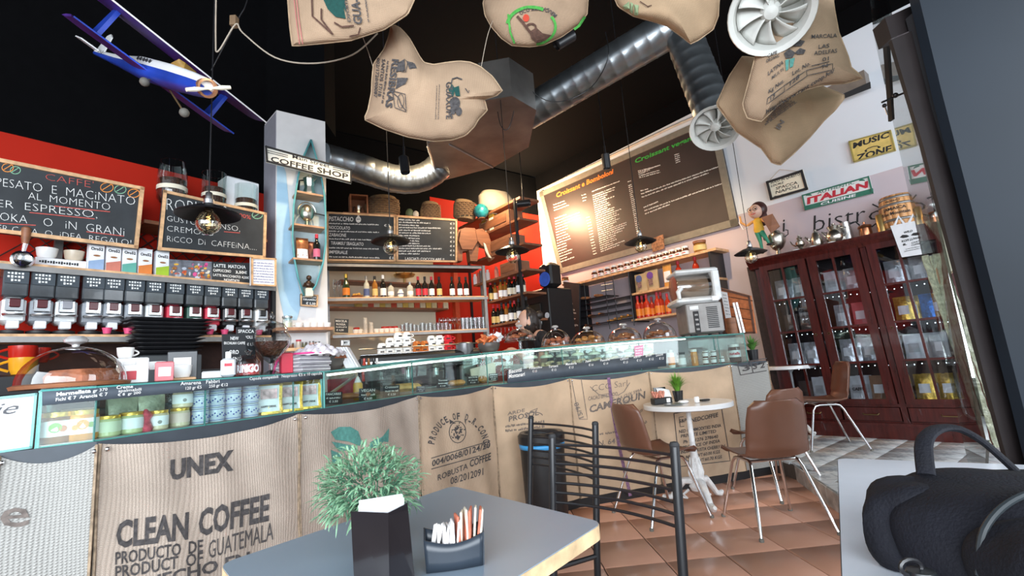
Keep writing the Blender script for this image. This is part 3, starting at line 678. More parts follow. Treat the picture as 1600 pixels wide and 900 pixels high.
def cat(pts):
    P_ = []; pts = [np.array(p, float) for p in pts]
    for i in range(len(pts)-1):
        for k in range(6):
            t = k/6; a = pts[max(i-1, 0)]; b = pts[i]; c = pts[i+1]; d = pts[min(i+2, len(pts)-1)]
            P_.append(.5*((2*b)+(-a+c)*t+(2*a-5*b+4*c-d)*t*t+(-a+3*b-3*c+d)*t**3))
    P_.append(pts[-1]); return P_
def wire(label, pts, r=.004, m=None): return tag(MB().tube(cat(pts), r, 6).build('cable', m or BLKMET), label, 'cable')
PW = mat('pale_cable', (.5, .42, .33), .6)
wire('pale cable sagging from the ceiling to the upper left sack', [aty(338, -30, 2.6), aty(337, 60, 2.6), aty(341, 80, 2.6), aty(368, 38, 2.6), aty(380, 52, 2.6), aty(430, 90, 2.6), aty(490, 99, 2.6), aty(550, 86, 2.6), aty(590, 52, 2.6)], .0045, PW)
wire('thin cord holding the centre sack on its left', [aty(560, 40, 2.4), aty(575, 80, 2.42), aty(583, 105, 2.42)], .002, PW)
wire('thin cord holding the centre sack on its right', [aty(775, 20, 2.6), aty(762, 55, 2.5), aty(752, 104, 2.45)], .002, PW)
wire('black cable drooping under the long silver duct', [aty(800, 105, 4.2), aty(840, 150, 4.2), aty(880, 158, 4.2), aty(925, 135, 4.2), aty(950, 90, 4.0), aty(946, 50, 4.0)], .004)
wire('black cable hanging over the rectangular duct box', [aty(774, 150, 4.2), aty(782, 195, 4.2), aty(795, 200, 4.2), aty(806, 160, 4.2)], .004)
wire('thin wire from the box beam at the top left', [aty(395, -30, 2.9), aty(383, 10, 2.9), aty(372, 30, 2.9), aty(330, 110, 2.9)], .004)
bx = MB().box(aty(366, 34, 2.85), (.04, .04, .07)).build('junction_box', mat('brown_box', (.25, .16, .09), .6)); tag(bx, 'small brown junction box where the pale cable turns', 'junction box')
B0 = -.022
# ---------------------------------------------------------------- boards and signs
def board(name, label, cat, pl, c, t=.02, face=CHALK, frame=PINE, fw=.025, d=0, group=None):
    """flat framed board from the photo corners TL,TR,BR,BL on plane pl (offset d towards the camera)"""
    P_ = [pl.at(x, y, d) for x, y in c]; ctr = sum(P_)/4; lo = min(p[2] for p in P_)
    T_ = thing(name, label, cat, (ctr[0], ctr[1], lo), 0, group)
    quadbox(MB(), *P_, pl.n, t).build('panel', face, T_, world=True)
    if frame is not None:
        names = ['frame']
        for i in range(4):
            a, b = P_[i], P_[(i+1) % 4]; dd = nrm(b-a); inn = nrm(ctr-(a+b)/2); inn = nrm(inn-dd*(inn@dd))
            MB().slab([a, b, b+inn*fw-dd*fw*.0, a+inn*fw], pl.n*.012).build('frame_bar', frame, T_, world=True)
    T_['_d'] = d
    return T_, (lambda x, y, e=.0025: pl.at(x, y, d+e))
def write(T_, fn, m, todo, name='writing'):
    mb = MB(); todo(mb, fn); return mb.build(name, m, T_, world=True, smooth=False)
COLCH = {k: mat(k+'_chalk', c, .9, var=.2, scale=90) for k, c in dict(red=(.55, .10, .08), green=(.25, .50, .32), orange=(.85, .30, .06), yellow=(.75, .55, .12), pink=(.6, .3, .33)).items()}
COLCH['bright_green'] = mat('bright_green_lettering', (.04, .36, .05), .8); COLCH['bright_orange'] = mat('bright_orange_lettering', (.85, .22, .03), .8)
T, fn = board('chalkboard', 'large pine-framed chalkboard about freshly ground coffee on the red wall', 'chalkboard', LSP, [(-45, 239), (225, 293), (215, 389), (-45, 359)], d=.03, fw=.022)
write(T, fn, CHALKW, lambda mb, f: (ptext(mb, 'PESATO  E  MACiNATO', (-6, 290), (211, 321), 13.5, f, B0), ptext(mb, 'AL  MOMENTO', (44, 311), (172, 329), 11.5, f, B0), ptext(mb, 'ER  ESPRESSO,', (-4, 323), (152, 341), 12, f, B0), ptext(mb, 'OKA    O   iN  GRANi', (0, 344), (194, 369), 13, f, B0), ptext(mb, 'ER CASA  O  iDEA  REGALO!', (-4, 360), (205, 384), 9.5, f, B0)))
write(T, fn, COLCH['red'], lambda mb, f: (ptext(mb, "CAFFE'", (71, 281), (146, 294), 10.5, f, B0), [pline(mb, p, 1.4, f) for p in ([(85, 322), (172, 331)], [(46, 332), (148, 342)], [(0, 349), (56, 352)], [(135, 362), (194, 369)])]), 'red_writing')
def bean(mb, f, cx, cy, r, w=1.2): pline(mb, arc(cx, cy, r, r*.72, 0, 360, 16), w, f); pline(mb, [(cx-r*.7, cy+r*.35), (cx-r*.1, cy), (cx+r*.6, cy-r*.45)], w, f)
write(T, fn, COLCH['orange'], lambda mb, f: (bean(mb, f, 167, 293, 10), bean(mb, f, 209, 302, 9), bean(mb, f, 12, 262, 9)), 'orange_bean_drawing'); write(T, fn, COLCH['green'], lambda mb, f: (bean(mb, f, 188, 296, 9), bean(mb, f, 24, 266, 8)), 'green_bean_drawing')
T, fn = board('chalkboard', 'pine-framed chalkboard about robusta coffee left of the white column', 'chalkboard', LSP, [(255, 297), (416, 333), (414, 404), (246, 391)], d=.03, fw=.02)
write(T, fn, CHALKW, lambda mb, f: (ptext(mb, 'ROBUSTA', (260, 328), (358, 339), 19, f, B0), ptext(mb, 'GUSTO INTENSO,', (261, 345), (375, 362), 8.5, f, B0), ptext(mb, 'CREMOSO', (261, 361), (334, 369), 9, f, B0), ptext(mb, 'RiCCO  Di  CAFFEiNA....', (261, 377), (401, 391), 9, f, B0)))
write(T, fn, COLCH['red'], lambda mb, f: (ptext(mb, '100%', (370, 338), (392, 343), 6, f), pline(mb, [(350, 362), (375, 364)], 1.2, f)), 'red_writing'); write(T, fn, COLCH['green'], lambda mb, f: bean(mb, f, 402, 336, 8), 'green_bean_drawing')
T, fn = board('small_poster', 'white framed notice with blue and red text on the column edge', 'notice', LSP, [(392, 402), (431, 404), (431, 448), (392, 446)], d=.05, face=PAPER, fw=.012)
write(T, fn, mat('blue_print', (.2, .25, .5), .8), lambda mb, f: [scribble(mb, (396, 411+i*4.2), (427, 413+i*4.2), 1.8, f, 40+i) for i in range(8)])
# ---------------------------------------------------------------- left shelf unit
def plank(name, pl, x0, y0, x1, y1, depth, th, m, edge=None, parent=None, z=None):
    a = pl.at(x0, y0); b = pl.at(x1, y1)
    if z is None: z = (a[2]+b[2])/2
    a = np.array([a[0], a[1], z-th]); b = np.array([b[0], b[1], z-th])
    o = MB().slab([a, b, b-pl.n*depth, a-pl.n*depth], (0, 0, th)).build(name, m, parent, world=True)
    if edge is not None:
        MB().slab([a+[0, 0, -.02], b+[0, 0, -.02], b+pl.n*.012+[0, 0, -.02], a+pl.n*.012+[0, 0, -.02]], (0, 0, th+.004)).build('metal_edge', edge, o if parent is not None else o, world=True)
    return o, z
def pos(pl, px, py, d=0, z=None):
    p = pl.at(px, py, d)
    if z is not None: p[2] = z
    return p
SH = thing('long_shelving', 'long pine and black metal shelving on the red left wall', 'shelf unit', LSP.at(200, 600)*[1, 1, 0])
o, z1 = plank('shelf_board', LSP, -70, 399, 431, 447, .34, .028, PINE, GREYMET, SH)
o, z2 = plank('shelf_board', LSP, -70, 527, 424, 520, .34, .028, PINE, GREYMET, SH)
o, z3 = plank('shelf_board', LSP, -70, 610, 424, 590, .34, .028, DARK, None, SH, z=1.06)
def post(pl, px, d, z0, z1_, w=.03, parent=SH, m=BLKMET, name='post'):
    p = pl.at(px, 450, d); return MB().box((p[0], p[1], (z0+z1_)/2), (w, w, z1_-z0), rz=pl.rz).build(name, m, parent, world=True)
post(LSP, 427, -.02, 0, z1+.0); post(LSP, 427, -.32, 0, z1); post(LSP, -60, -.32, 0, z1)
post(LSP, 86, -.33, z1, z1+.55, .04, m=GREYMET)
MB().slab([LSP.at(-70, 600, -.35)*[1, 1, 0], LSP.at(424, 600, -.35)*[1, 1, 0], LSP.at(424, 600, -.35)*[1, 1, 0]+[0, 0, z2], LSP.at(-70, 600, -.35)*[1, 1, 0]+[0, 0, z2]], -LSP.n*.01).build('back_panel', mat('dark_brown_panel', (.05, .018, .012), .7, var=.4), SH, world=True)
# diamond lattice behind the shelves
lt = thing('diamond_lattice', 'thin dark diamond lattice mounted behind the upper shelf on the red wall', 'lattice', LSP.at(150, 400, -.345))
mb = MB(); a0 = LSP.at(-40, 400, -.345); a1 = LSP.at(425, 400, -.345); Lh = np.linalg.norm((a1-a0)[:2]); al = (a1-a0)*[1, 1, 0]/Lh
zb, zt = z1+.0, z1+.42; k = -4
while k*.09 < Lh:
    for sg in (1, -1):
        s0 = k*.09 if sg > 0 else k*.09+.42; e0 = s0+sg*.42
        p = a0*[1, 1, 0]+al*s0; q = a0*[1, 1, 0]+al*e0
        if 0 <= min(s0, e0) and max(s0, e0) <= Lh: mb.cyl(p+[0, 0, zb], q+[0, 0, zt], .004, 4)
    k += 1
o = mb.build('strip', mat('dark_lattice', (.06, .02, .015), .6), lt, world=True); o['kind'] = 'stuff'
# coffee bean dispensers
LABC = mat('dark_label', (.05, .065, .08), .6, var=.3); HOP = mat('smoky_hopper', (.08, .09, .10), .2, var=.5, scale=6, coat=.3)
def dispenser(bodym, winm):
    t = thing('bean_dispenser', 'x', 'coffee dispenser')
    MB().box((0, 0, .30), (.105, .12, .18), bev=.012).build('hopper', HOP, t)
    MB().box((0, -.068, .325), (.097, .006, .075)).build('label_card', LABC, t)
    mb = MB(); 
    for k, (h_, w_) in enumerate(((.345, .08), (.325, .08), (.305, .05))):
        for j in range(int(w_/.014)): mb.box((-w_/2+j*.014+.006, -.0725, h_), (.009, .002, .008+.003*((j*7+k) % 3)))
    mb.build('chalk_writing', CHALKW, t)
    MB().box((0, -.0, .385), (.1, .1, .012), bev=.004).build('lid', GREYMET, t)
    MB().box((0, 0, .135), (.098, .14, .15), bev=.018).build('body', bodym, t)
    MB().box((0, -.072, .165), (.075, .012, .075), bev=.008).build('front_plate', CHROME, t)
    MB().box((0, -.082, .175), (.045, .01, .05), bev=.01).build('window', winm, t)
    MB().lathe([(.001, .0), (.045, .0), (.05, .008), (.05, .012)], (0, -.085, .10), 14, None, True).build('drip_tray', STEEL, t)
    MB().box((0, -.05, .055), (.05, .05, .05), bev=.006).build('spout', PAPER, t)
    MB().lathe([(.05, 0), (.055, .01), (.055, .022), (.04, .026)], (0, -.02, .0), 14).build('base', DARK, t)
    return t
def pinkcup(p, z, label):
    m_ = MB().lathe([(.018, 0), (.026, .035), (.028, .036), (.024, .033), (.016, .004), (.001, .004)], (p[0], p[1], z), 14).build('measuring_cup', mat('pink_cup', (.75, .08, .20), .4)); tag(m_, label, 'cup')
WB = mat('white_plastic', (.72, .74, .74), .3); GB = mat('grey_plastic', (.28, .30, .33), .35); RB = mat('red_plastic', (.55, .02, .05), .3); GNB = mat('dark_green_plastic', (.03, .10, .07), .3); BB = mat('black_plastic', (.02, .02, .022), .3)
DW = mat('dark_bean_window', (.10, .015, .02), .2); GW = mat('grey_window', (.3, .3, .33), .2)
kinds = [(WB, DW), (GB, DW), (WB, GW), (GB, DW), (GB, DW), (GB, DW), (WB, DW), (RB, DW), (GNB, DW), (RB, DW), (BB, DW), (BB, DW), (WB, BB)]
xs = [15, 58, 97, 138, 170, 203, 235, 267, 298, 326, 353, 378, 403]
words = ['white', 'grey', 'all-white', 'grey', 'grey', 'grey', 'white', 'bright red', 'dark green', 'bright red', 'black', 'black', 'white']
proto = {}
for i, (x, kd) in enumerate(zip(xs, kinds)):
    p = pos(LSP, x, 523, -.09, z2)
    if kd not in proto: t = dispenser(*kd); proto[kd] = t; t.location = p; t.rotation_euler = (0, 0, LSP.rz); t['group'] = 'bean dispensers on the left shelf'
    else: t = dup(proto[kd], p, LSP.rz, group='bean dispensers on the left shelf')
    t['label'] = '%s coffee bean dispenser, %s from the left on the lower shelf' % (words[i], ORD[i])
for x, w in ((167, 'fifth'), (200, 'sixth'), (328, 'tenth'), (351, 'eleventh'), (405, 'last')): pinkcup(pos(LSP, x, 520, .035), z2, 'small pink cup under the %s bean dispenser from the left' % w)
# cartons of drink on the top shelf
for i, (x, c, w) in enumerate(((147, (.30, .42, .62), 'blue'), (174, (.62, .20, .14), 'coral'), (199, (.12, .42, .34), 'teal'), (224, (.75, .22, .04), 'orange'), (251, (.38, .55, .03), 'lime green'))):
    p = pos(LSP, x, 430, -.06, z1); t = thing('drink_carton', '%s and white drink carton with a cup picture, %s from the left' % (w, ORD[i]), 'carton', p, LSP.rz, 'drink cartons on the top left shelf')
    MB().box((0, 0, .085), (.075, .06, .17), bev=.003).build('carton_body', PAPER, t)
    MB().slab([(-.0375, -.031, .003), (.0375, -.031, .003), (.0375, -.031, .075), (-.0375, -.031, .055)], (0, -.001, 0)).build('colour_panel', mat(w.replace(' ', '_')+'_carton_print', c, .5), t)
    MB().slab([(-.037, -.03, .17), (.037, -.03, .17), (.037, .03, .17), (-.037, .03, .17)], (0, 0, .006)).build('top_fold', PAPER, t)
    MB().cyl((0, .0, .172), (0, 0, .185), .013, 12).build('cap', WB, t)
    MB().lathe([(.001, 0), (.026, 0), (.026, .001)], (0, -.0325, .088), 16, Matrix.Rotation(PI/2, 3, 'X')@Matrix.Diagonal((1, .55, 1)), True).build('cup_picture', CERAM, t)
    MB().lathe([(.001, 0), (.018, 0), (.018, .001)], (0, -.034, .093), 14, Matrix.Rotation(PI/2, 3, 'X')@Matrix.Diagonal((1, .35, 1)), True).build('coffee_picture', mat('coffee_print', (.35, .14, .05), .5), t)
    v, f_ = glyphs('Oro52', .04); MB().add([(-.03+a*.06, -.032, .128+b*.018) for a, b, _ in v], f_).build('lettering', PRBLK, t, smooth=False)
# poster of products and small chalk sign
T, fn = board('photo_poster', 'colourful photo poster of sweets and cups on the top left shelf', 'poster', LSP, [(264, 405), (331, 409), (331, 441), (264, 437)], d=-.03, face=mat('poster_grey', (.16, .17, .20), .5, var=.5, scale=30), frame=None, t=.01)
rn = random.Random(5)
for i, c in enumerate([(.75, .10, .30), (.80, .45, .06), (.55, .60, .70), (.7, .12, .05), (.75, .70, .6), (.35, .12, .05), (.8, .25, .05), (.6, .65, .75)]):
    write(T, fn, mat('poster_colour_%s' % ORD[i], c, .5), lambda mb, f: [ppoly(mb, arc(rn.uniform(268, 327), rn.uniform(413, 434), rn.uniform(1.5, 4.5), rn.uniform(1.2, 3.5), rn.uniform(0, 90), 330, 6), f) for _ in range(5)], 'printed_picture')
T, fn = board('chalk_sign', 'small black sign with cappuccino and latte prices on the top left shelf', 'sign', LSP, [(331, 409), (392, 411), (391, 447), (331, 442)], d=-.03, face=CHALK, frame=None, t=.01)
write(T, fn, CHALKW, lambda mb, f: (ptext(mb, 'LATTE  MATCHA', (334, 417), (384, 420), 5, f, .03), ptext(mb, 'CAPPUCCINO', (333, 424), (361, 426), 4, f, .03), ptext(mb, '3,50€', (368, 427), (386, 428), 4, f, .03), ptext(mb, 'LATTE MACCHIATO: 4,50€', (333, 431), (389, 436), 3.8, f, .02), ptext(mb, "NOVITA'!!!", (350, 439), (374, 441), 4, f, .03)))
# glass bowls in a white stand, strainer
t = thing('bowl_tray', 'white stand with two small bowls and a printed strip, left on the top shelf', 'tray', pos(LSP, 92, 424, -.12, z1), LSP.rz)
MB().box((0, -.05, .03), (.23, .012, .055), bev=.003).build('printed_strip', PAPER, t); MB().box((0, .0, .025), (.22, .10, .05), bev=.004).build('stand', CERAM, t)
for sx in (-.06, .065): MB().lathe([(.03, 0), (.045, .03), (.052, .075), (.047, .072), (.028, .006), (.001, .006)], (sx, 0, .05), 18).build('bowl', CERAM if sx < 0 else mat('ivory_bowl', (.6, .5, .38), .3), t)
mb = MB(); [mb.box((-.095+i*.012, -.0575, .032), (.008, .002, .01+.004*(i % 3)), 0) for i in range(15)]; mb.build('lettering', PRBLK, t)
t = thing('portafilter', 'chrome portafilter with wooden handle hanging at the left end of the top shelf', 'portafilter', LSP.at(35, 405, .04), LSP.rz)
MB().lathe([(.03, -.006), (.046, -.004), (.05, .004), (.04, .008), (.032, .003), (.001, .003)], (0, 0, 0), 20, Matrix.Rotation(PI/2, 3, 'X')).build('ring', CHROME, t)
MB().cyl((0, 0, .045), (.005, 0, .095), .010, 10, .014).build('neck', CHROME, t); MB().lathe([(.014, 0), (.019, .03), (.022, .09), (.012, .1), (.001, .101)], (.005, 0, .09), 12).build('handle', BRWOOD, t)
# jars above the boards
def beanjar(px, py, r, h, label, round_=False, fillh=.55):
    p = LSP.at(px, py, -.15); t = thing('bean_jar', label, 'jar', p)
    pr = [(r*.8, 0), (r*.98, h*.1), (r*1.0, h*.5), (r*.98, h*.7), (r*.80, h*1.0), (r*.78, h)] if round_ else [(r, 0), (r, h), (r*.96, h)]
    MB().lathe(pr, (0, 0, 0), 24, None, False).build('glass_wall', GLASS, t)
    MB().lathe([(rr*.95, zz) for rr, zz in [(r*.78, .004), (r*.95, h*.1), (r*.96, h*fillh)]], (0, 0, 0), 20).build('coffee_beans', mat('coffee_beans', (.06, .018, .008), .5, var=.6, scale=80, bump=.6, bscale=120), t)
    MB().lathe([(r*1.01, h*.28), (r*1.01, h*.38)], (0, 0, 0), 24, None, False).build('label_band', CREAM, t)
beanjar(268, 318, .095, .32, 'rounded glass jar of coffee beans above the robusta chalkboard', True); beanjar(334, 325, .085, .28, 'straight glass jar half full of beans in the middle above the robusta board'); beanjar(384, 340, .085, .27, 'straight glass jar of dark beans nearest the white column')
p = LSP.at(372, 345, -.25); b = MB().box((p[0], p[1], p[2]+.16), (.26, .16, .36), rz=LSP.rz, bev=.01).build('white_box', PAPER); tag(b, 'plain white box standing behind the bean jars', 'box')
# the shelf carrying the jars
o, _ = plank('jar_shelf', LSP.off(-.08), 225, 352, 418, 366, .27, .025, BRWOOD); tag(o, 'brown shelf board behind the robusta chalkboard carrying bean jars', 'shelf')
# cups, trays and coffee maker below
def cup(px, py, r, h, m, label, pl=LSP, d=.05, handle=1, z=None, cat='cup', group=None, name='mug'):
    p = pos(pl, px, py, d, z); t = thing(name, label, cat, p, pl.rz, group)
    MB().lathe([(r*.72, 0), (r*.9, h*.3), (r, h), (r*.94, h), (r*.84, h*.3), (r*.6, h*.08), (.001, h*.08)], (0, 0, 0), 20).build('bowl', m, t)
    if handle: MB().tube([(handle*r*(.9+.75*math.sin(PI*i/8)), 0, h*(.2+.62*i/8)) for i in range(9)], r*.12, 6).build('handle', m, t)
    return t
zc = float(LSP.at(35, 585, .05)[2])
MB_ = MB().box((*LSP.at(36, 600, .02)[:2], zc-.06), (.30, .22, .115), rz=LSP.rz, bev=.01).build('cup_warmer', BLKMET); tag(MB_, 'black metal box under the yellow mug at far left', 'box')
cup(35, 585, .062, .09, mat('yellow_glaze', (.78, .36, .02), .2), 'yellow mug beneath a red mug at the far left', handle=-1)
cup(34, 565, .06, .085, mat('red_glaze', (.50, .02, .01), .2), 'red mug stacked on the yellow mug at the far left', handle=-1); cup(60, 567, .05, .085, mat('red_glaze', (.50, .02, .01), .2), 'dark red mug half hidden behind the large cake dome', d=-.06)
rn = random.Random(3); p = pos(LSP, 258, 560, .05); z = float(LSP.at(255, 556, .05)[2])
pm_ = MB().box((p[0], p[1], z-.1), (.34, .26, .2), rz=LSP.rz, bev=.008).build('grinder_base', mat('dark_appliance', (.05, .055, .06), .35)); tag(pm_, 'dark grey appliance under the stack of black trays', 'appliance')
for i in range(9):
    a = thing('serving_tray', 'black serving tray, %s from the bottom of the stack' % ORD[i], 'tray', (p[0]+rn.uniform(-.012, .012), p[1], z+.005+i*.026), LSP.rz+rn.uniform(-.05, .05), 'stacked black trays')
    w = .17+.007*i; MB().grid(lambda u, v, w=w: ((u*2-1)*w*(1 if abs(u*2-1) < .9 else 1.03), (v*2-1)*.13, .022*max(abs(u*2-1), abs(v*2-1))**6), 10, 8).build('tray_pan', BLKMET, a, solid=.004)
for i in range(7):
    q = pos(LSP, 323, 585, -.02); a = thing('storage_tray', 'black plastic tray, %s from the bottom of the pile right of centre' % ORD[i], 'tray', (q[0], q[1], 1.06+.03*i), LSP.rz, 'piled black storage trays')
    MB().box((0, 0, .012), (.2, .2, .022), bev=.006).build('tray_body', BLKMET, a); MB().box((0, -.1, .022), (.21, .012, .006)).build('rim', mat('dark_grey_plastic', (.05, .05, .055), .4), a)
# ---------------------------------------------------------------- column: canoe shelf and sign
CAN = mat('turquoise_paint', (.10, .36, .38), .5, var=.2, scale=8)
cfn = lambda x, y, d=0: COLP.at(x, y, d)
cn = thing('canoe_shelf', 'tall turquoise canoe-shaped shelf mounted on the white column', 'shelf', cfn(483, 470, .1))
Lx = [(486, 218), (474, 245), (466, 275), (459, 320), (457, 370), (460, 405), (466, 435), (475, 462)]
Rx = [(486, 218), (494, 245), (502, 275), (507, 305), (509, 340), (509, 380), (505, 410), (494, 445), (483, 462)]
for nm, pts in (('canoe_side', Lx), ('canoe_side', Rx)):
    mb = MB(); n_ = len(pts)
    for d0, d1_ in ((0, .20),):
        vs = [cfn(x, y, d0+.0) for x, y in pts]+[cfn(x, y, d1_*math.sin(PI*(.12+.76*i/(n_-1)))**.6) for i, (x, y) in enumerate(pts)]
        mb.add(vs, [(i, i+1, n_+i+1, n_+i) for i in range(n_-1)])
    mb.build(nm, CAN, cn, world=True, solid=.014)
mb = MB(); mb.slab([cfn(x, y, .004) for x, y in Lx+Rx[::-1][:-1]], COLP.n*.003); mb.build('canoe_bottom', mat('grey_blue_paint', (.50, .58, .60), .6), cn, world=True)
SHZ = []
for (xa, ya, xb, yb) in ((464, 298, 506, 304), (458, 348, 508, 355), (458, 402, 506, 406), (464, 291, 464, 291)):
    if xa == xb: continue
    a = cfn(xa, ya, .19); b = cfn(xb, yb, .17); z = (a[2]+b[2])/2; a[2] = b[2] = z
    MB().slab([a, b, b-COLP.n*.17, a-COLP.n*.17], (0, 0, -.016)).build('shelf_board', wood('canoe_board', (.50, .28, .16), .5), cn, world=True); SHZ.append(z)
def cpos(px, z, d=.1): p = cfn(px, 400, d); return np.array([p[0], p[1], z])
def pot(label, p, s=1.0, m=SILVER, name='moka_pot', cat='coffee pot', rz=0, spout=1):
    t = thing(name, label, cat, p, rz)
    MB().lathe([(.045*s, 0), (.05*s, .02*s), (.036*s, .075*s), (.038*s, .08*s), (.05*s, .145*s), (.048*s, .148*s)], (0, 0, 0), 8).build('body', m, t)
    MB().lathe([(.05*s, .148*s), (.03*s, .162*s), (.008*s, .168*s), (.01*s, .18*s), (.001, .184*s)], (0, 0, 0), 10).build('lid', m, t)
    MB().tube([(-.045*s, 0, .14*s), (-.08*s, 0, .14*s), (-.09*s, 0, .06*s)], .007*s, 6).build('handle', PRBLK, t)
    if spout: MB().slab([(.04*s, -.012*s, .11*s), (.04*s, .012*s, .11*s), (.066*s, 0, .15*s)], (0, 0, .01*s)).build('spout', m, t)
    return t
pot('dented aluminium moka pot on the top shelf of the turquoise canoe', cpos(484, SHZ[0]), 1.05)
t = thing('spherical_espresso_maker', 'round polished antique coffee maker in the canoe, second shelf', 'coffee maker', cpos(480, SHZ[1]), COLP.rz)
MB().sph((0, 0, .13), .07, 20, 12, (.85, .7, 1.1)).build('globe', SILVER, t); MB().lathe([(.06, 0), (.055, .01), (.02, .02), (.015, .06)], (0, 0, 0), 16).build('foot', SILVER, t)
MB().tube([(.075*math.cos(a), 0, .13+.095*math.sin(a)) for a in [PI*k/10-.1 for k in range(12)]], .006, 6).build('frame_bow', SILVER, t); MB().cyl((.05, -.02, .13), (.15, -.02, .12), .006, 8).build('handle', PRBLK, t)
# bags and bottle on third shelf
FOIL = mat('silver_foil', (.62, .64, .68), .28, .6, var=.25, scale=25, bump=.5, bscale=30)
def bag(label, p, w, h, m, rz=0, lab=None, group=None, labm=PAPER, tw=.05, cat='bag', name='coffee_bag', par=None):
    t = thing(name, label, cat, p, rz, group)
    def fn(u, v, sgn=-1):
        x = (u-.5)*w*(1-.06*math.sin(v*PI)); th = tw/2*math.sin(PI*min(1, .12+u*.76))*(1-v**3)**.7
        return (x, sgn*th+.004*math.sin(u*17+v*9)*(1-v), v*h)
    mb = MB(); mb.grid(lambda u, v: fn(u, v, -1), 8, 8); mb.grid(lambda u, v: fn(u, v, 1), 8, 8); mb.grid(lambda u, v: (fn(u, 0, -1+2*v)[0], (-1+2*v)*tw/2*math.sin(PI*min(1, .12+u*.76)), 0), 8, 1)
    mb.build('pouch', m, t)
    if lab:
        a, b, c, d = lab
        MB().grid(lambda u, v: (lambda q: (q[0], q[1]-.003, q[2]))(fn(a+(b-a)*u, c+(d-c)*v, -1)), 5, 4).build('label_print', labm, t)
    return t
bag('foil coffee bag with picture label in the canoe, third shelf left', cpos(472, SHZ[2], .08), .10, .20, mat('brown_foil', (.35, .13, .05), .35, .3, var=.6, scale=20), COLP.rz, (.05, .95, .05, .5))
bag('dark pictured coffee bag in the canoe, third shelf right', cpos(489, SHZ[2], .06), .08, .18, mat('dark_printed_foil', (.18, .05, .03), .35, .3, var=.7, scale=20), COLP.rz)
def bottle(label, p, s=1.0, gm=None, lm=PAPER, cm=None, rz=0, group=None, shape='wine', first=None, cat='bottle'):
    if first is not None: return dup(first, p, rz, label, group)
    t = thing('bottle', label, cat, p, rz, group)
    if shape == 'wine': pr = [(.001, 0), (.036, 0), (.038, .01), (.038, .17), (.034, .195), (.016, .225), (.0145, .29), (.016, .292), (.016, .30), (.001, .301)]
    elif shape == 'spirit': pr = [(.001, 0), (.04, 0), (.042, .01), (.042, .13), (.036, .155), (.017, .17), (.016, .21), (.001, .211)]
    elif shape == 'champ': pr = [(.001, 0), (.042, 0), (.044, .01), (.044, .14), (.035, .19), (.018, .24), (.016, .30), (.018, .31), (.001, .312)]
    else: pr = [(.001, 0), (.027, 0), (.028, .01), (.028, .11), (.022, .14), (.011, .165), (.011, .20), (.001, .201)]
    top = pr[-1][1]; R0 = pr[2][0]
    MB().lathe([(a*s, b*s) for a, b in pr], (0, 0, 0), 14).build('glass_body', gm, t)
    MB().lathe([(R0*1.02*s, R0*s*.9), (R0*1.02*s, top*.42*s)], (0, 0, 0), 14, None, False).build('label_band', lm, t)
    nr = pr[-2][0]; MB().lathe([(nr*1.15*s, top*.84*s), (nr*1.15*s, top*1.005*s), (.001, top*1.01*s)], (0, 0, 0), 10).build('cap', cm or PRBLK, t)
    return t
WINE = mat('dark_wine_glass', (.012, .010, .008), .08); WINEG = mat('green_bottle_glass', (.03, .05, .02), .08); AMB = mat('amber_bottle', (.30, .12, .02), .1); CLEARB = mat('pale_spirit_bottle', (.50, .50, .44), .08, var=.2)
REDL = mat('red_label', (.55, .03, .05), .5); BLUEL = mat('blue_label', (.08, .12, .30), .5); ORL = mat('orange_label', (.80, .25, .03), .5); YELL = mat('yellow_label', (.65, .5, .2), .5); PINKL = mat('pink_label', (.7, .15, .25), .5)
bottle('small dark bottle with pink label beside the bags in the canoe', cpos(495, SHZ[2], .14), .75, WINE, PINKL, REDL, COLP.rz)
# figurine in the bottom of the canoe
t = thing('dark_figurine', 'small dark carved figurine on a block in the lowest part of the canoe', 'figurine', cpos(482, float(cfn(482, 461, .1)[2])), COLP.rz)
MB().box((0, 0, .02), (.06, .06, .075), bev=.006).build('block', CREAM, t); MB().sph((0, 0, .09), .03, 12, 8, (1, .8, 1.2)).build('body', mat('dark_bronze', (.07, .035, .02), .35, .4), t); MB().sph((0, -.01, .145), .022, 12, 8).build('head', MATS['dark_bronze'], t)
MB().tube([(-.03, 0, .1), (-.045, -.02, .07), (-.02, -.035, .07)], .008, 6).build('arm', MATS['dark_bronze'], t); MB().tube([(.03, 0, .1), (.045, -.02, .07), (.02, -.035, .07)], .008, 6).build('arm', MATS['dark_bronze'], t)
T, fn = board('chalk_sign', 'small framed price blackboard under the canoe tip on the column', 'sign', COLP, [(469, 459), (497, 461), (496, 480), (469, 478)], d=.05, fw=.012, t=.015)
write(T, fn, CHALKW, lambda mb, f: (ptext(mb, 'BARATTOLINI', (471, 464.5), (494, 466), 2.4, f, .03), ptext(mb, 'TIRAMISU', (473, 469), (494, 470), 2.6, f, .03), ptext(mb, '€ 5,50', (478, 475.5), (493, 476.5), 3.5, f, .03)))
T, fn = board('street_sign', 'white and black street sign hanging askew across the column', 'sign', COLP, [(414, 228), (549, 265), (549, 287), (416, 253)], d=.28, face=mat('sign_cream', (.82, .80, .72), .5), frame=PRBLK, fw=.012, t=.015)
write(T, fn, PRBLK, lambda mb, f: (ptext(mb, 'COFFEE SHOP', (423, 252), (544, 280), 8, f, .02, tilt=(.03, -1)), ptext(mb, 'Main Street', (457, 247), (515, 262.5), 5.5, f, .005, tilt=(.03, -1)), [pline(mb, p, .9, f) for p in ([(418, 235), (450, 243)], [(418, 238), (450, 246)], [(520, 261), (545, 267)], [(520, 264), (545, 270)])]))
